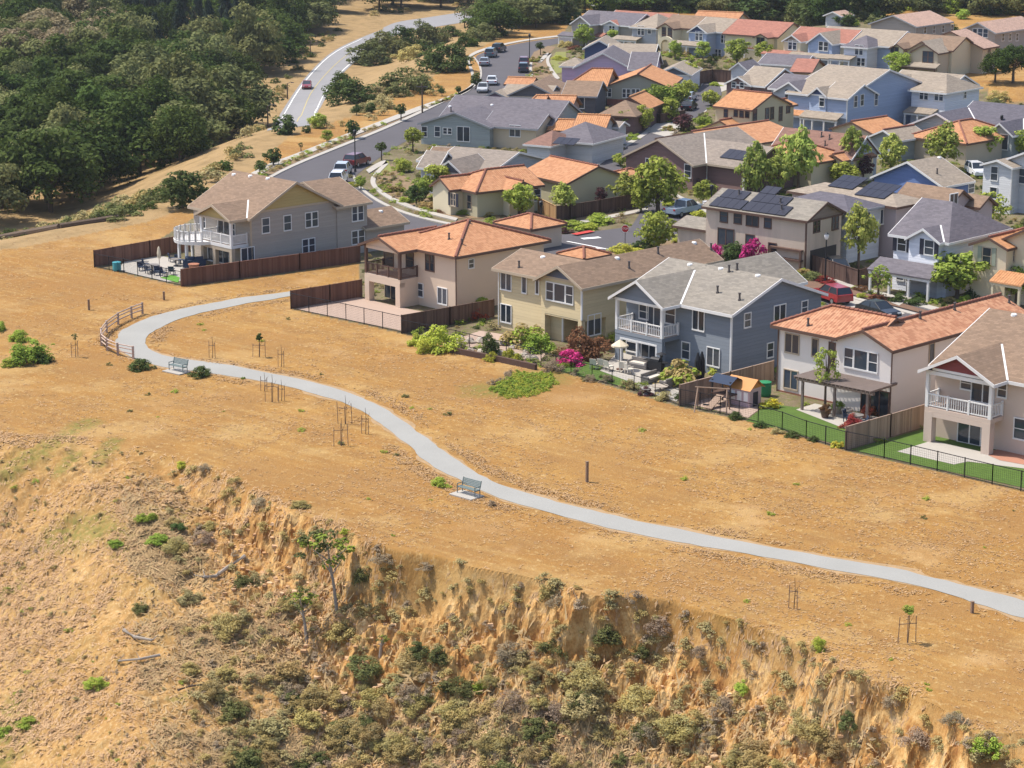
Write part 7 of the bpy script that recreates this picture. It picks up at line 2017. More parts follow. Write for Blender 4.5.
# ------------------------------------------------------------------ fences
M_WOOD_R = m_island('red_brown_boards', (.13, .072, .048), (.20, .118, .078), .9)
M_WOOD_G = m_island('weathered_boards', (.24, .175, .12), (.37, .28, .20), .9)
M_WOOD_D = m_island('dark_boards', (.085, .055, .042), (.14, .095, .07), .9)
M_WOOD_Y = m_island('honey_boards', (.36, .23, .10), (.48, .32, .15), .9)
M_RAIL = m_island('old_rail_timber', (.33, .25, .19), (.48, .38, .30), .9)
def wood_fence(px, h, mat, label, cat='fence', zoff=0, group='wooden garden fences'):
    P = [hit(*p) for p in px]
    o = thing('wood_fence', label, cat, tuple(P[0]), 0, group)
    O = P[0]
    b = MB(); rails = MB()
    r = random.Random(int(px[0][0] * 7))
    for A, B in zip(P[:-1], P[1:]):
        A = A - O; B = B - O
        L = np.linalg.norm((B - A)[:2]); d = (B - A) / L; n = np.array([-d[1], d[0], 0])
        k = int(L / .15)
        for i in range(k):
            a0 = A + d * (i * L / k + .004); a1 = A + d * ((i + 1) * L / k - .004)
            off = n * r.uniform(-.008, .008); top = h + r.uniform(-.02, .02)
            q = [a0 - n * .012 + off, a1 - n * .012 + off, a1 + n * .012 + off, a0 + n * .012 + off]
            b.hexa([p + (0, 0, -.1) for p in q], [p + (0, 0, top) for p in q])
        m = max(1, int(round(L / 2.4)))
        for i in range(m + 1):
            c = A + d * (L * i / m)
            pm = MB(); pm.box(c[0] - .055, c[0] + .055, c[1] - .055, c[1] + .055, -.2 + c[2], h + .07 + c[2]); pm.build('post', mat, o)
        for z in (.3, h - .25):
            rails.beam(A + n * .045 + (0, 0, z), B + n * .045 + (0, 0, z), .05, .09)
        rails.beam(A + (0, 0, h + .03), B + (0, 0, h + .03), .12, .035)
    b.build('boards', mat, o); rails.build('rail', mat, o)
    return o
def wire_fence(px, h, label, post_px=None, step=2.4, group='black metal view fences'):
    P = [hit(*p) for p in px]
    o = thing('metal_fence', label, 'fence', tuple(P[0]), 0, group)
    O = P[0]; w = MB(); rl = MB()
    for A, B in zip(P[:-1], P[1:]):
        A = A - O; B = B - O
        L = np.linalg.norm(B - A); d = (B - A) / L
        m = max(1, int(round(L / step)))
        for i in range(m + 1):
            c = A + d * (L * i / m)
            pm = MB(); pm.box(c[0] - .035, c[0] + .035, c[1] - .035, c[1] + .035, -.2 + c[2], h + c[2] + .03); pm.build('post', M_BLACK, o)
        rl.beam(A + (0, 0, h), B + (0, 0, h), .045, .05); rl.beam(A + (0, 0, .14), B + (0, 0, .14), .045, .05)
        k = int(L / .16)
        for i in range(1, k):
            c = A + d * (L * i / k)
            w.box(c[0] - .005, c[0] + .005, c[1] - .005, c[1] + .005, c[2] + .1, c[2] + h - .03)
        for z in np.arange(.3, h - .1, .16):
            w.beam(A + (0, 0, z), B + (0, 0, z), .007, .007)
    rl.build('rail', M_BLACK, o); w.build('wire_mesh', M_BLACK, o)
    return o
wood_fence([(94.5, 267), (150, 257), (190, 250)], 1.75, M_WOOD_R, 'red-brown fence behind the patio of the taupe house')
wood_fence([(181.6, 286.5), (240, 278.5), (300, 270.5), (360, 262)], 1.75, M_WOOD_R, 'long red-brown fence along the side of the taupe house')
wire_fence([(94.5, 267.5), (124, 273), (181, 286)], 1.5, 'black fence closing the patio of the taupe house')
wood_fence([(291, 308.7), (330, 302.5), (362, 297)], 1.75, M_WOOD_R, 'brown fence between the trail end and the beige house patio')
wire_fence([(291, 309.2), (346, 320.5), (401.5, 333)], 1.6, 'black fence closing the beige house patio')
wood_fence([(401.7, 333.5), (450, 325), (494, 317)], 1.7, M_WOOD_D, 'dark fence between beige and yellow house gardens')
wire_fence([(402, 334), (456, 345), (483, 352), (530, 362.5), (541, 367)], 1.35, 'black fence along the yellow house garden')
wire_fence([(541, 367), (571, 374.5), (592, 380), (612, 385.5), (634, 391), (655, 397), (679, 406)], 1.35, 'black fence along the blue house lawn')
wood_fence([(679.5, 406), (730, 392.5), (773, 381)], 1.75, M_WOOD_G, 'weathered fence between blue and white house gardens')
wire_fence([(680, 406.5), (720, 414), (758, 423), (782, 430), (806, 439), (845, 450)], 1.45, 'black fence along the playhouse and the white house lawn')
wood_fence([(845.5, 450), (890, 437), (930, 425), (960, 416)], 1.8, M_WOOD_G, 'pale weathered fence between white and pinkish house gardens')
wire_fence([(846, 450.5), (884, 458.4), (937, 471), (992, 484.5), (1050, 498), (1100, 508)], 1.5, 'black fence closing the lawn of the pinkish house')
wood_fence([(556, 221), (570, 219.5), (600, 214.5), (640, 207.5)], 1.75, M_WOOD_D, 'dark brown fence beside the corner bungalow')
wood_fence([(538, 212), (556, 221)], 1.75, M_WOOD_Y, 'short honey-coloured fence panel at the corner bungalow')
wood_fence([(780, 262), (800, 268), (858, 288), (880, 281)], 1.8, M_WOOD_D, 'dark brown fence in front of the dark car and tan solar house')
wood_fence([(748, 255), (764, 259), (780, 262)], 1.7, M_WOOD_D, 'short dark fence beside the magenta bougainvillea')
wood_fence([(620, 116), (660, 124), (685, 120)], 1.5, M_WOOD_D, 'dark fence behind the pale driveway of the side street')
wood_fence([(684, 184), (700, 192)], 1.6, M_WOOD_D, 'short dark fence below the maroon house windows')
wood_fence([(690, 86), (712, 82), (740, 84)], 2.2, M_WOOD_D, 'tall dark retaining fence at the foot of the planted bank')
wood_fence([(588, 333), (615, 338)], 1.6, M_WOOD_G, 'short fence between yellow and blue houses')

# split-rail fence at the trail bend
rp = smooth_line([hit(*p) for p in [(142.6, 314), (128, 319.5), (115, 326), (104, 335), (100.5, 342), (102, 347), (109, 352), (121, 356.5), (137.5, 359.5)]], 1)
rp = [p for i, p in enumerate(rp) if i % 2 == 0]
o = thing('split_rail_fence', 'curved timber split-rail fence round the outside of the trail bend', 'fence', tuple(rp[0])); O = rp[0]
for A in rp:
    m = MB(); c = A - O; m.box(c[0] - .09, c[0] + .09, c[1] - .09, c[1] + .09, -.2, 1.15); m.build('post', M_RAIL, o)
for A, B in zip(rp[:-1], rp[1:]):
    A = A - O; B = B - O; m = MB()
    for z in (.42, .78, 1.05): m.tube([A + (0, 0, z), B + (0, 0, z + .02)], .06, 6)
    m.build('rail', M_RAIL, o)
# timber edging where the mesa drops to the wood
pe = [hit(*p) for p in [(-40, 246), (0, 239), (60, 228.5), (119, 219.5)]]
m = MB(); O = pe[0]
for A, B in zip(pe[:-1], pe[1:]): m.tube([A - O + (0, 0, .25), B - O + (0, 0, .25)], .38, 7)
tag(link('log_edging', m.mesh('log_edging', M_BARK), None, tuple(O)), 'dark log edging along the top of the drop to the wood', 'log')

# ------------------------------------------------------------------ benches, posts, staked saplings
M_BENCH = m_plain('green_grey_bench', (.16, .20, .19), .5, .15)
def bench_parts():
    s = MB()
    for i in range(5): s.box(-.9, .9, -.42 + i * .1, -.34 + i * .1, .43, .47)
    b = MB()
    for i in range(5):
        z = .52 + i * .1; y = .10 + i * .03; b.hexa([(-.9, y, z), (.9, y, z), (.9, y + .03, z), (-.9, y + .03, z)], [(-.9, y + .02, z + .075), (.9, y + .02, z + .075), (.9, y + .05, z + .075), (-.9, y + .05, z + .075)])
    L = []
    for x in (-.85, .85):
        f = MB(); f.tube([(x, -.40, 0), (x, -.40, .66)], .035, 6); f.tube([(x, .12, 0), (x, .10, .5), (x, .27, 1.03)], .035, 6); f.tube([(x, -.42, .66), (x, .16, .68)], .035, 6); f.tube([(x, -.40, .40), (x, .12, .40)], .03, 6)
        L.append(f)
    return s, b, L
def bench(px, p2, label):
    P = hit(*px); Q = hit(*p2); rz = math.atan2(Q[1] - P[1], Q[0] - P[0])
    o = thing('park_bench', label, 'bench', (P[0], P[1], P[2] + .1), rz, 'trail benches')
    s, b, L = bench_parts()
    s.build('seat', M_BENCH, o); b.build('backrest', M_BENCH, o)
    for f in L: f.build('leg', M_BENCH, o)
    m = MB(); m.box(-1.1, 1.05, -1.0, .35, -.2, 0); sl = m.build('concrete_slab', M_CONC); sl.location = (P[0], P[1], P[2] + .1); sl.rotation_euler = (0, 0, rz)
    sl.name = 'bench_slab'; sl['kind'] = 'structure'
bench((470, 495), (481, 498), 'grey-green bench on a concrete slab at the middle of the trail')
bench((179.5, 371.5), (190, 373.8), 'grey-green bench at the trail bend, beside the split-rail fence')
M_STAKE = m_plain('stake_wood', (.24, .16, .11), .9, .3)
def staked(px, n, h, label, leaf=None, sp=.55):
    P = hit(*px)
    o = thing('staked_sapling', label, 'sapling', tuple(P), rng.uniform(-.4, .4), 'staked saplings in the dry grass')
    for i in range(n):
        x = (i - (n - 1) / 2) * sp
        m = MB(); m.tube([(x, rng.uniform(-.1, .1), -.2), (x + rng.uniform(-.06, .06), 0, h * .8 * rng.uniform(.8, 1.1))], .026, 6); m.build('stake', M_STAKE, o)
    m = MB(); m.tube([(0.05, 0, -.1), (.1, 0, h * .6), (.05, 0, h * 1.05)], [.03, .025, .012], 5); m.tube([(.08, 0, h * .55), (.4, .05, h * .85)], [.015, .008], 4); m.build('trunk', M_BARK, o)
    w = MB(); w.beam((-(n - 1) / 2 * sp, 0, h * .6), ((n - 1) / 2 * sp + .01, 0, h * .6), .03, .04); w.build('tie', M_STAKE, o)
    if leaf:
        c = link('crown', crown(leaf, 1), o, (.05, 0, h * 1.0)); c.scale = (.33, .33, .3)
for px, n, h, lb, lf in [((75, 357), 2, 1.8, 'two-stake sapling alone on the dry grass left of the split-rail fence', 'sparse'), ((212, 358), 2, 1.9, 'staked sapling above the trail, nearest the far bench', None), ((259, 357), 3, 1.8, 'staked sapling with a small green top above the trail', 'small'), ((281, 367), 2, 1.9, 'staked sapling right of the green-topped one above the trail', None),
    ((264, 391), 2, 1.5, 'leaning stakes on the trail edge, left of a taller group', None), ((272, 402), 3, 2.2, 'tall three-stake sapling below the trail', None), ((281, 401), 2, 1.7, 'short stakes right of the tall three-stake sapling', None), ((345, 424), 3, 2.2, 'three tall stakes at the lower edge of the trail, upper of two', None), ((341, 446), 3, 2.1, 'three tall stakes standing below the other trio', None), ((365, 434), 2, 2.0, 'dark bundled stakes right of the two trios', None),
    ((793, 609), 2, 1.9, 'two bare stakes below the trail at right', None), ((907, 643), 3, 2.0, 'three stakes with a small green sapling at lower right', 'bright')]:
    staked(px, n, h, lb, lf)
def post(px, h, label, w=.09):
    P = hit(*px); m = MB(); m.box(-w, w, -w, w, -.3, h); m.box(-w - .015, w + .015, -w - .015, w + .015, h, h + .04)
    tag(link('marker_post', m.mesh('marker_post', M_STAKE), None, tuple(P), .4), label, 'post', 'short posts in the dry grass')
post((587, 482), 1.5, 'single wooden marker post in the middle of the dry field')
post((972, 613), .7, 'short dark post beside the trail at right', .08); post((89, 310), 1.0, 'short post in the grass above the split-rail fence'); post((164, 300), .8, 'small dark post by the trail near the taupe house')

# fallen timber on the bluff
def log(pts, r, label, mat=None):
    P = [hit(x, y, .25) for x, y in pts]; O = P[0]
    m = MB(); m.tube([p - O for p in P], [r * (1 - .6 * i / len(P)) for i in range(len(P))], 7)
    for i in range(1, len(P)):
        a = rng.uniform(0, 6.28); q = P[i] - O; m.tube([q, q + np.array([math.cos(a) * .5, math.sin(a) * .4, .35])], [r * .35, r * .1], 5)
    tag(link('fallen_log', m.mesh('fallen_log', mat or M_BARKP), None, tuple(O)), label, 'log', 'fallen timber on the bluff')
log([(245, 556), (228, 567), (216, 576), (205, 577), (194, 575)], .16, 'long pale fallen branch left of the thin trees')
log([(124, 630), (135, 637), (152, 640)], .14, 'grey dead branch on the grassy slope')
log([(160, 655), (140, 659), (118, 661)], .10, 'thin dead branch under the grey one')
log([(178, 690), (190, 686), (205, 684)], .09, 'dark stick among the lower left brush', M_BARK)

# clods fallen from the cut
rs = np.random.RandomState(5); cb = MB()
xa = rs.uniform(-30, 60, 60000); ya = rs.uniform(112, 178, 60000); d = poly_dist(BLUFF, xa, ya)[0]
k = (d > 1.2) & (d < 10) & (cutside(xa, ya) > ARC_A + 8) & (fbm(xa * .3, ya * .3, 2) > .5) & (rs.rand(60000) < .55)
xa, ya = xa[k][:1300], ya[k][:1300]
for x, y, z in zip(xa, ya, TZ(xa, ya)):
    r = .04 + .15 * rs.rand() ** 3; o8 = [(x + sx * r * rs.uniform(.5, 1.4), y + sy * r * rs.uniform(.5, 1.4), z + sz * r * rs.uniform(.3, .8)) for sz in (-.5, 1) for sx, sy in ((-1, -1), (1, -1), (1, 1), (-1, 1))]
    cb.hexa(o8[:4], o8[4:])
cb.build('fallen_clods', m_island('sandy_clods', (.42, .27, .12), (.64, .47, .26), .95))['kind'] = 'stuff'

# ------------------------------------------------------------------ lamps, poles, stop sign
def lamp(px, h, label, globe=True, name='street_lamp'):
    P = hit(*px); o = thing(name, label, 'street lamp', tuple(P), 0, 'black street lamps')
    m = MB(); m.lathe([(.16, -.2), (.16, .35), (.09, .5), (.065, h - .5), (.05, h - .3)], 8); m.build('pole', M_BLACK, o)
    g = MB(); g.lathe([(.10, h - .32), (.21, h - .1), (.24, h + .1), (.16, h + .25)], 8); g.build('lantern', M_VENTW if globe else M_BLACK, o)
    c = MB(); c.lathe([(.28, h + .25), (.15, h + .36), (.03, h + .42)], 8); c.build('cap', M_BLACK, o)
lamp((355.3, 172), 5.2, 'black street lamp between the maroon and silver cars', False); lamp((529.5, 60), 4.6, 'black street lamp at the inside of the street bend', False)
lamp((825, 283), 4.8, 'street lamp with white globe in front of the dark car'); lamp((541, 232), 3.2, 'low dark lamp by the yellow hedge', False); lamp((1000, 152), 4.8, 'black lamp before the slate house at right', False); lamp((711, 222), 4.0, 'dark lamp at the corner behind the tan house', False)
def pole(px, h, label, arm=None):
    P = hit(*px); o = thing('utility_pole', label, 'pole', tuple(P), 0, 'tall poles beside the roads')
    m = MB(); m.tube([(0, 0, -.3), (0, 0, h)], [.15, .10], 8); m.build('pole', M_BARK, o)
    a = MB()
    if arm: a.tube([(0, 0, h - .1), (arm * .6, 0, h + .25), (arm, 0, h + .2)], [.06, .05, .05], 6); a.box(arm - .3, arm + .3, -.12, .12, h + .08, h + .2)
    else: a.box(-.9, .9, -.06, .06, h - .55, h - .4)
    a.build('arm', M_VENT, o)
pole((422.3, 113), 4.6, 'wooden pole on the pavement above the grey-green bungalow'); pole((310.5, 57.5), 3.6, 'grey lamp pole on the left side of the lower road', 1.4); pole((268, 128), 3.8, 'slim pole left of the lower road, nearest the houses', 1.2)
pole((287.5, 99), 3.0, 'slim pole in the middle of the lower road verge', 1.0); pole((464.5, 28), 4.6, 'pole at the road junction at the top'); pole((482.5, 10), 4, 'pole in the dry grass at the top, right of the junction')
P = hit(625, 248); o = thing('stop_sign', 'red octagonal stop sign at the street corner', 'sign', tuple(P), RAD(-12))
m = MB(); m.tube([(0, 0, -.2), (0, 0, 2.5)], .04, 6); m.build('post', M_VENT, o)
def octa(r, y0, y1, mat, name):
    m = MB(); i0 = len(m.v)
    f = [(r * math.cos(RAD(22.5 + 45 * k)), y0, 2.15 + r * math.sin(RAD(22.5 + 45 * k))) for k in range(8)]; g = [(x, y1, z) for x, _, z in f]
    m.quad(f); m.quad(g[::-1])
    for k in range(8): m.quad([f[(k + 1) % 8], f[k], g[k], g[(k + 1) % 8]])
    return m.build(name, mat, o)
octa(.44, -.05, -.02, M_VENTW, 'sign_border'); octa(.40, -.062, -.051, m_plain('stop_red', (.50, .02, .03), .4, .03), 'sign_face')
tx = bpy.data.curves.new('letters', 'FONT'); tx.body = 'STOP'; tx.size = .30; tx.align_x = 'CENTER'; tx.align_y = 'CENTER'; tx.extrude = .004
to = bpy.data.objects.new('letters', tx); COL.objects.link(to); bpy.context.view_layer.update(); tm = bpy.data.meshes.new_from_object(to.evaluated_get(bpy.context.evaluated_depsgraph_get())); bpy.data.objects.remove(to); to = link('letters', tm, o); to.location = (0, -.072, 2.15); to.rotation_euler = (RAD(90), 0, 0); to.scale = (.86, 1.1, 1); tm.materials.clear(); tm.materials.append(M_VENTW)

# ------------------------------------------------------------------ cars
M_TYRE = m_plain('tyre_rubber', (.022, .022, .024), .9, .1); M_RIM = m_plain('wheel_metal', (.38, .38, .40), .4, .1, 2, .6); M_CARGL = m_glass('car_glass', (.02, .026, .034))
M_LAMPW = m_plain('headlight_lens', (.75, .75, .72), .2, .03); M_LAMPR = m_plain('tail_light_lens', (.40, .02, .02), .3, .03)
def paint(name, c):
    if name in MATS: return MATS[name]
    m, nt, b = new_mat(name); b.inputs['Base Color'].default_value = (*c, 1); b.inputs['Roughness'].default_value = .32; b.inputs['Coat Weight'].default_value = .6; b.inputs['Coat Roughness'].default_value = .08
    MATS[name] = m; return m
_CARM = {}
def car_meshes(kind):
    if kind in _CARM: return _CARM[kind]
    if kind == 'sedan': L, Wd, H = 4.6, 1.80, 1.45; body = [(-2.3, .35), (-2.28, .86), (-1.55, .98), (1.05, .94), (2.1, .78), (2.3, .60), (2.28, .32)]; cab = [(-1.75, .97), (-1.05, 1.43), (.25, 1.45), (1.15, .93)]
    elif kind == 'suv': L, Wd, H = 4.7, 1.88, 1.72; body = [(-2.35, .38), (-2.35, 1.05), (-2.2, 1.10), (1.05, 1.06), (2.15, .95), (2.35, .72), (2.33, .36)]; cab = [(-2.25, 1.09), (-1.95, 1.68), (.25, 1.72), (1.1, 1.05)]
    else: L, Wd, H = 5.6, 1.95, 1.85; body = [(-2.8, .5), (-2.8, 1.12), (-.6, 1.12), (1.5, 1.12), (2.6, 1.05), (2.8, .85), (2.78, .48)]; cab = [(-.75, 1.11), (-.55, 1.80), (.75, 1.83), (1.55, 1.11)]
    m = MB(); hw = Wd / 2
    def prof(P, w0, w1, zt):
        f = lambda x, z, s: (x, s * (w0 + (w1 - w0) * max(0, (z - P[0][1]) / max(.01, zt - P[0][1]))), z)
        return [f(x, z, -1) for x, z in P], [f(x, z, 1) for x, z in P]
    zt = max(z for _, z in body)
    a, b = prof(body, hw, hw * .94, zt)
    m.quad(a); m.quad(b[::-1])
    for i in range(len(a)): j = (i + 1) % len(a); m.quad([a[j], a[i], b[i], b[j]])
    # wheel arches and bumper line
    for x in (-L * .30, L * .30):
        for s in (-1, 1): m.box(x - .42, x + .42, s * (hw - .02) - .03, s * (hw - .02) + .03, .62, .72)
    # roof skin
    zr = max(z for _, z in cab); k = .76
    r0, r1 = cab[1][0], cab[2][0]
    m.hexa([(r0, -hw * k, cab[1][1] - .05), (r1, -hw * k, cab[2][1] - .05), (r1, hw * k, cab[2][1] - .05), (r0, hw * k, cab[1][1] - .05)], [(r0 + .05, -hw * (k - .05), cab[1][1] + .03), (r1 - .05, -hw * (k - .05), cab[2][1] + .03), (r1 - .05, hw * (k - .05), cab[2][1] + .03), (r0 + .05, hw * (k - .05), cab[1][1] + .03)])
    # pillars
    for s in (-1, 1):
        for (x0, z0), (x1, z1) in ((cab[0], cab[1]), (cab[3], cab[2]), (((cab[0][0] + cab[3][0]) / 2, cab[3][1]), ((r0 + r1) / 2, zr - .05))):
            m.tube([(x0, s * hw * .93, z0), (x1, s * hw * .77, z1)], .045, 5)
    if kind == 'pickup': m.box(-2.72, -.85, -hw + .14, hw - .14, 1.122, 1.13)
    body_me = m.mesh('body', [])
    g = MB(); c0, c1 = prof(cab, hw * .92, hw * .755, zr); g.quad(c0); g.quad(c1[::-1])
    for i in range(4): j = (i + 1) % 4; g.quad([c0[j], c0[i], c1[i], c1[j]])
    glass = g.mesh('windows', M_CARGL)
    t = MB(); t.tube([(0, -.11, 0), (0, .11, 0)], .34, 14); tyre = t.mesh('wheel', M_TYRE)
    q = MB(); q.tube([(0, -.118, 0), (0, .118, 0)], .21, 10); rim = q.mesh('rim', M_RIM)
    hl = MB(); hl.box(-.04, .03, -.2, .2, -.07, .07); head = hl.mesh('headlight', M_LAMPW)
    tl = MB(); tl.box(-.03, .04, -.14, .14, -.1, .1); tail = tl.mesh('tail_light', M_LAMPR)
    _CARM[kind] = (body_me, glass, tyre, rim, head, tail, L, Wd, body)
    return _CARM[kind]
def car(px, p2, kind, col, label, cname):
    """px: middle of the car on the road; p2: a point it heads for"""
    P = hit(*px); Q = hit(*p2); rz = math.atan2(Q[1] - P[1], Q[0] - P[0])
    bm_, gl, ty, ri, hd, tl, L, Wd, body = car_meshes(kind)
    o = thing('parked_car' if kind != 'pickup' else 'pickup_truck', label, 'car' if kind != 'pickup' else 'pickup truck', (P[0], P[1], P[2] + .08), rz, 'cars')
    key = kind + cname
    if key not in _CARM:
        me = bm_.copy(); me.materials.append(paint('car_paint_' + cname, col)); _CARM[key] = me
    link('body', _CARM[key], o); link('windows', gl, o)
    for x in (-L * .30, L * .30):
        for s in (-1, 1):
            w = link('wheel', ty, o, (x, s * (Wd / 2 - .10), .34)); link('rim', ri, w)
    for s in (-1, 1):
        link('headlight', hd, o, (L / 2 - .03, s * Wd * .33, body[5][1] + .04)); link('tail_light', tl, o, (-L / 2 + .0, s * Wd * .38, body[1][1] - .14))
SILV, WHITE_, DK, MAR = (.42, .44, .47), (.75, .75, .75), (.025, .027, .032), (.16, .02, .03)
car((338.5, 184), (352, 170), 'suv', WHITE_, 'white car at the kerb just above the brown roof', 'white')
car((343, 175), (356, 161), 'suv', SILV, 'silver car parked in front of the white one', 'silver')
car((357, 166), (377, 160), 'suv', MAR, 'dark maroon car beside the black lamp', 'maroon')
car((307, 88.5), (297, 112), 'sedan', (.26, .03, .04), 'red car driving on the lower road', 'red')
car((499, 52), (512, 47), 'suv', DK, 'black car at the outer kerb, farthest round the bend', 'black')
car((491, 57), (500, 51), 'suv', (.10, .15, .18), 'blue-grey car behind the black one at the bend', 'bluegrey')
car((484.5, 65.5), (489, 58), 'sedan', (.30, .32, .36), 'grey car at the outer kerb of the bend', 'grey')
car((492, 84.5), (496, 70), 'sedan', WHITE_, 'white car alone at the left kerb below the bend', 'white')
car((524, 66), (526, 58), 'suv', MAR, 'dark maroon car at the inner kerb, half hidden by another', 'maroon')
car((523.5, 72), (525, 64), 'suv', (.06, .06, .075), 'dark grey car at the inner kerb of the bend', 'charcoal')
car((483, 92), (479, 98), 'sedan', (.50, .50, .49), 'pale car half hidden behind the dark slate roof', 'pale')
car((684, 215.5), (706, 211), 'pickup', (.30, .36, .42), 'silver-blue pickup truck parked across the driveway', 'steel')
car((832, 302), (815, 296), 'suv', (.30, .025, .03), 'red SUV parked on the main street behind the white house', 'brightred')
car((838, 276), (850, 283), 'suv', DK, 'dark car in the driveway behind the brown fence', 'black')
car((689, 101), (700, 95), 'sedan', (.35, .40, .46), 'silver-blue car in the dead end street', 'bluesilver')
car((689, 110), (700, 104), 'sedan', DK, 'dark car below the silver-blue one in the dead end street', 'black')
car((521, 10), (532, 8.5), 'pickup', WHITE_, 'white pickup truck on the far road at the top', 'white')
car((977, 158), (988, 163), 'sedan', WHITE_, 'white car behind the grey two-gabled house, farther one', 'white')
car((976, 176), (988, 182), 'suv', WHITE_, 'white car behind the grey two-gabled house, nearer one', 'white')
car((878, 317), (893, 321), 'sedan', DK, 'dark car on the main street, roof just above the white house tiles', 'black')

# ------------------------------------------------------------------ gardens: furniture
M_RATTAN = m_plain('grey_wicker', (.20, .18, .165), .9, .2); M_CUSH = m_plain('cream_cushion', (.60, .54, .46), .9, .08); M_STONE = m_plain('pale_stone', (.42, .36, .29), .9, .25, 2, 0, .5); M_POT = m_plain('terracotta_pot', (.35, .15, .09), .8, .2)
def chair(px, rz, label, mat, group='garden chairs', back=True):
    P = hit(*px); o = thing('garden_chair', label, 'chair', (P[0], P[1], P[2] + .05), rz, group)
    m = MB(); m.box(-.3, .3, -.3, .3, .36, .44); m.build('seat', mat, o)
    b = MB(); b.hexa([(-.3, .24, .44), (.3, .24, .44), (.3, .30, .44), (-.3, .30, .44)], [(-.3, .34, .92), (.3, .34, .92), (.3, .40, .92), (-.3, .40, .92)]); b.build('backrest', mat, o)
    for x in (-.26, .26):
        for y in (-.26, .26):
            l = MB(); l.box(x - .03, x + .03, y - .03, y + .03, 0, .36); l.build('leg', mat, o)
        a = MB(); a.box(x - .03, x + .03, -.28, .28, .60, .65); a.build('armrest', mat, o)
def table(px, label, r=.6, h=.72, mat=None):
    P = hit(*px); o = thing('garden_table', label, 'table', (P[0], P[1], P[2] + .05), 0, 'garden tables')
    m = MB(); m.lathe([(r, h - .05), (r, h)], 14); m.build('tabletop', mat or M_RATTAN, o)
    l = MB(); l.lathe([(.28, 0), (.24, .05), (.06, .1), (.06, h - .05)], 8); l.build('pedestal', mat or M_RATTAN, o)
def sofa(px, rz, label, w=1.9):
    P = hit(*px); o = thing('garden_sofa', label, 'sofa', (P[0], P[1], P[2] + .05), rz, 'garden sofas')
    m = MB(); m.box(-w / 2, w / 2, -.38, .38, .06, .34); m.box(-w / 2, -w / 2 + .16, -.38, .38, .34, .60); m.box(w / 2 - .16, w / 2, -.38, .38, .34, .60); m.build('frame', M_RATTAN, o)
    c = MB(); c.box(-w / 2 + .17, w / 2 - .17, -.36, .26, .34, .48); c.build('cushion', M_CUSH, o)
    b = MB(); b.box(-w / 2, w / 2, .27, .40, .341, .80); b.build('backrest', M_RATTAN, o)
def umbrella(px, h, r, label, mat, closed=False):
    P = hit(*px); o = thing('patio_umbrella', label, 'umbrella', (P[0], P[1], P[2] + .05), 0, 'patio umbrellas')
    m = MB(); m.lathe([(.3, 0), (.28, .08), (.03, .1), (.03, h)], 8); m.build('pole', M_BROWNTRIM, o)
    c = MB()
    if closed: c.lathe([(.16, h - 1.3), (.22, h - .8), (.12, h - .2), (.02, h)], 8)
    else:
        n = 8; i0 = 0; top = (0, 0, h + .05)
        ring = [(r * math.cos(2 * math.pi * k / n), r * math.sin(2 * math.pi * k / n), h - .45) for k in range(n)]
        for k in range(n):
            a, b = ring[k], ring[(k + 1) % n]; c.quad([a, b, top]); c.quad([a, (a[0], a[1], a[2] - .14), (b[0], b[1], b[2] - .14), b])
    c.build('canopy', mat, o)
M_REDCL = m_plain('red_canvas', (.60, .03, .06), .9, .1); M_BEIGECL = m_plain('beige_canvas', (.66, .56, .40), .9, .06); M_BLUECL = m_plain('teal_plastic', (.06, .30, .34), .5, .1); M_DKCL = m_plain('dark_blue_cover', (.03, .045, .08), .8, .2)
# taupe house patio
P = hit(117, 270)
def tub(px, r, h, label, mat, name='storage_tub'):
    P = hit(*px); m = MB(); m.lathe([(r * .85, 0), (r, h * .2), (r, h * .85), (r * .9, h)], 12); m.lathe([(r * 1.04, h), (r * 1.04, h + .06), (r * .6, h + .12)], 12)
    tag(link(name, m.mesh(name, mat), None, (P[0], P[1], P[2] + .04)), label, name.replace('_', ' '))
tub((117, 271), .45, .85, 'teal round tub beside the black patio fence', M_BLUECL)
for i, (x, y, rz) in enumerate([(141, 271, .5), (149, 274, 2.2), (157, 275.5, .2), (164, 277, 1.2), (172, 275, 3.0), (146, 268, 1.5), (178, 264, .4), (172, 262, 2.0)]):
    chair((x, y), rz, 'dark chair among the crowded patio furniture of the taupe house', M_DKCL, 'chairs on the taupe house patio')
table((153, 272), 'round grey table among the patio chairs of the taupe house', .75); table((176, 266), 'round table at the deck posts of the taupe house', .6)
umbrella((159.5, 268), 2.3, .3, 'closed tan umbrella on the taupe house patio', M_BEIGECL, True)
def grill(px, rz, label, mat):
    P = hit(*px); o = thing('barbecue_grill', label, 'grill', (P[0], P[1], P[2] + .04), rz, 'barbecue grills')
    m = MB(); m.box(-.7, .7, -.3, .3, .1, .85); m.build('cabinet', mat, o)
    l = MB(); l.tube([(-.45, 0, .9), (.45, 0, .9)], .3, 10); l.build('lid', mat, o)
    for s in (-1, 1): h_ = MB(); h_.box(s * .95 - .25, s * .95 + .25, -.28, .28, .82, .86); h_.build('side_shelf', mat, o)
grill((190, 268), 0, 'covered dark blue grill under the white deck', M_DKCL); grill((199, 268), .3, 'second dark covered grill beside a clay pot', M_DKCL)
def pot(px, r, label, mat=None, plant=None):
    P = hit(*px); o = thing('plant_pot', label, 'pot', (P[0], P[1], P[2] + .04), 0, 'plant pots')
    m = MB(); m.lathe([(r * .65, 0), (r, r * 1.3), (r * 1.08, r * 1.35), (r * 1.08, r * 1.5), (r * .9, r * 1.5)], 12); m.build('pot', mat or M_POT, o)
    if plant: c = link('foliage', shrub_mesh(plant, 0), o, (0, 0, r * 1.6)); c.scale = (r * 1.3, r * 1.3, r * 1.2)
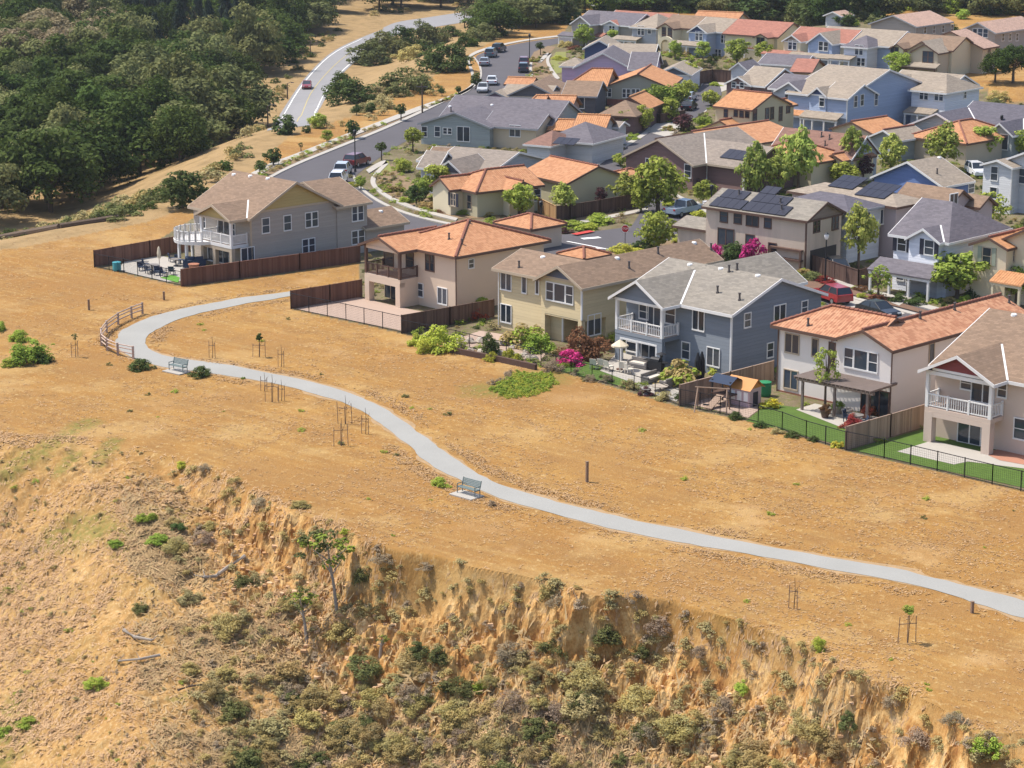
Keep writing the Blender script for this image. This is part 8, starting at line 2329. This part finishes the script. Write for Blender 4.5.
pot((194, 272), .55, 'large round clay pot by the white deck post')
sheet('artificial_turf', [(160, 278), (172, 275), (180, 278), (178, 283)], m_plain('vivid_turf', (.12, .30, .04), .9, .2), .05)
# blue house patio
umbrella((619.5, 370), 2.6, .75, 'beige umbrella at the left edge of the blue house patio', M_BEIGECL)
for i, (x, y, rz) in enumerate([(594, 369, .4), (602, 369, .2), (609, 371, -.2), (623, 372, .5), (629, 374, -.4)]):
    chair((x, y), rz + 2.4, 'white chair in the row beside the lawn of the blue house', M_CUSH, 'white lawn chairs')
sofa((639, 368), -.7, 'grey wicker sofa under the white balcony', 2.0); sofa((652, 382), .9, 'cream cushioned sofa in the open part of the blue house patio', 2.2); sofa((669, 387), -2.3, 'cream cushioned sofa nearest the rounded corner shrub', 1.7)
table((660, 391), 'low round stone table between the two cream sofas', .7, .42, M_STONE); table((646, 395), 'small table by the fence of the blue house', .4, .5)
grill((656, 371), -.7, 'dark grill at the right post of the blue house balcony', M_BLACK)
def heater(px, h, label):
    P = hit(*px); o = thing('patio_heater', label, 'heater', tuple(P), 0); m = MB(); m.lathe([(.25, 0), (.22, .5), (.05, .55), (.05, h - .3)], 10); m.build('stand', M_BLACK, o)
    c = MB(); c.lathe([(.12, h - .32), (.14, h - .1), (.45, h - .05), (.1, h + .1)], 12); c.build('reflector', M_BLACK, o)
heater((661, 379), 2.2, 'dark patio heater at the corner of the blue house balcony')
for i, (x, y) in enumerate([(697.5, 379), (701.5, 378)]):
    P = hit(x, y); m = MB(); m.lathe([(.22, 0), (.30, .5), (.26, 1.6), (.06, 2.3)], 8)
    tag(link('garden_obelisk', m.mesh('garden_obelisk', M_BLACK), None, tuple(P)), ['left', 'right'][i] + ' of two dark upright covers between the blue house shrubs', 'cover', 'dark covers by the blue house')
# rocks in the yellow house garden
for i in range(16):
    x = 462 + (i % 8) * 10 + rng.uniform(-3, 3); y = 340 + (i // 8) * 9 + (i % 8) * 1.5 + rng.uniform(-2, 2)
    P = hit(x, y); m = MB(); r = rng.uniform(.3, .75); m.blob((0, 0, r * .25), (r, r * rng.uniform(.6, 1), r * .55), 8, i, .28)
    tag(link('garden_rock', m.mesh('garden_rock', M_STONE), None, tuple(P), rng.uniform(0, 6)), 'pale boulder in the rock garden behind the yellow house', 'rock', 'boulders of the rock garden')
m = MB()
for A, B in (((448, 352), (500, 362)), ((500, 362), (536, 370))):
    a = hit(*A); b = hit(*B); m.beam(a + (0, 0, .5), b + (0, 0, .5), .3, .6)
tag(m.build('garden_wall', M_WOOD_D), 'low dark retaining wall along the rock garden', 'wall')
# playhouse, swing, bin, pergola by the white house
P = hit(744, 404); o = thing('playhouse', 'small playhouse with bright orange roof behind the black fence', 'playhouse', tuple(P), RAD(-42))
m = MB(); m.box(-1.1, 1.1, -.8, .8, -.1, 1.5); m.build('wall', m_plain('pale_pink_plastic', (.55, .40, .42), .6, .06), o)
m = MB(); m.quad([(-1.35, -1.05, 1.45), (1.35, -1.05, 1.45), (1.35, 0, 2.25), (-1.35, 0, 2.25)]); m.quad([(1.35, 1.05, 1.45), (-1.35, 1.05, 1.45), (-1.35, 0, 2.25), (1.35, 0, 2.25)]); m.quad([(-1.1, -.8, 1.5), (-1.1, .8, 1.5), (-1.1, 0, 2.2)]); m.quad([(1.1, .8, 1.5), (1.1, -.8, 1.5), (1.1, 0, 2.2)]); m.build('roof', m_plain('orange_plastic', (.55, .24, .07), .6, .08), o)
for x, w in ((-.6, .28), (.1, .22), (.75, .2)): m = MB(); m.box(x - w, x + w, -.84, -.78, .5 if x else 0, 1.25); m.build('window', M_VENTW, o); 
m = MB(); m.box(.76, 1.16, -.3, .3, 0, 1.2); m.build('door', M_SHUTTER, o)
P = hit(726, 404); o = thing('climbing_frame', 'dark climbing frame left of the playhouse', 'climbing frame', tuple(P), RAD(-42))
for x in (-.9, .9):
    for y in (-.7, .7): m = MB(); m.box(x - .06, x + .06, y - .06, y + .06, -.1, 2.1); m.build('post', M_DARKDOOR, o)
m = MB(); m.box(-1, 1, -.8, .8, .9, 1.0); m.build('platform', M_WOOD_D, o)
m = MB(); m.quad([(-1.1, -.95, 1.9), (1.1, -.95, 1.9), (1.1, 0, 2.4), (-1.1, 0, 2.4)]); m.quad([(1.1, .95, 1.9), (-1.1, .95, 1.9), (-1.1, 0, 2.4), (1.1, 0, 2.4)]); m.build('canopy', M_DKCL, o)
m = MB(); m.hexa([(-.35, -2.4, .05), (.35, -2.4, .05), (.35, -.8, .85), (-.35, -.8, .85)], [(-.35, -2.4, .12), (.35, -2.4, .12), (.35, -.8, .92), (-.35, -.8, .92)]); m.build('slide', M_WOOD_G, o)
tub((764.5, 396), .55, 1.1, 'bright green bin between playhouse and white house', m_plain('green_plastic', (.03, .22, .09), .5, .1), 'garden_bin')
P = hit(712, 411); o = thing('swing_frame', 'timber A-frame swing behind the black fence', 'swing', tuple(P), RAD(-15))
for x in (-1.3, 1.3):
    for y in (-.8, .8): m = MB(); m.tube([(x, y, -.1), (x * .9, 0, 1.9)], .06, 6); m.build('leg', M_WOOD_G, o)
m = MB(); m.tube([(-1.4, 0, 1.9), (1.4, 0, 1.9)], .06, 6); m.build('beam', M_WOOD_G, o)
for x in (-.5,): m = MB(); m.tube([(x - .2, 0, 1.9), (x - .2, .05, .5)], .012, 4); m.tube([(x + .2, 0, 1.9), (x + .2, .05, .5)], .012, 4); m.box(x - .24, x + .24, -.1, .2, .45, .5); m.build('swing_seat', M_BLACK, o)
P0 = hit(866.5, 424); th = RAD(-43); o = thing('pergola', 'grey slatted pergola against the white stucco house', 'pergola', tuple(P0), th)
M_PERG = m_plain('weathered_pergola', (.22, .17, .145), .9, .2)
for x in (-6.2, -3.1, 0):
    m = MB(); m.box(x - .09, x + .09, -.09, .09, -.2, 2.45); m.build('post', M_PERG, o)
m = MB(); m.box(-6.8, .6, -.12, .12, 2.40, 2.62); m.build('beam', M_PERG, o)
m = MB()
for i in range(19): x = -6.7 + i * .4; m.box(x - .03, x + .03, -.5, 3.3, 2.63, 2.78)
m.build('rafters', M_PERG, o)
m = MB()
for i in range(24): y = -.45 + i * .16; m.box(-6.8, .6, y - .045, y + .045, 2.79, 2.83)
m.build('slats', M_PERG, o)
for x, y, mt, lb, r, pl in [(866, 419, None, 'clay pot under the pergola, right', .4, 'red'), (847, 418, M_STONE, 'tall pale pot under the pergola, middle', .45, None), (838, 414, M_STONE, 'pale pot at the left of the pergola', .4, 'green'), (852, 433, None, 'clay pot on the patio corner by the fence', .5, 'red'), (825, 418, M_BROWNTRIM, 'brown tub on the lawn edge under the young tree', .4, 'rust')]:
    pot((x, y), r, lb, mt, pl)
table((856, 424), 'dark round table under the pergola', .6)
for x, y, rz, lb in [(848, 422, 1.0, 'dark chair left of the pergola table'), (863, 428, -1.5, 'dark chair right of the pergola table')]: chair((x, y), rz, lb, M_DKCL)
# utility boxes and small things in the street
for px, c, lb in [((597, 257), (.62, .58, .55), 'pale utility box at the corner bed'), ((707, 209), (.6, .6, .62), 'pale post box behind the pickup')]:
    P = hit(*px); m = MB(); m.box(-.45, .45, -.35, .35, -.1, .9); m.box(-.48, .48, -.38, .38, .9, .96); tag(link('utility_box', m.mesh('utility_box', m_plain('box_' + lb[:12].replace(' ', '_'), c, .5, .05)), None, tuple(P), .3), lb, 'utility box')
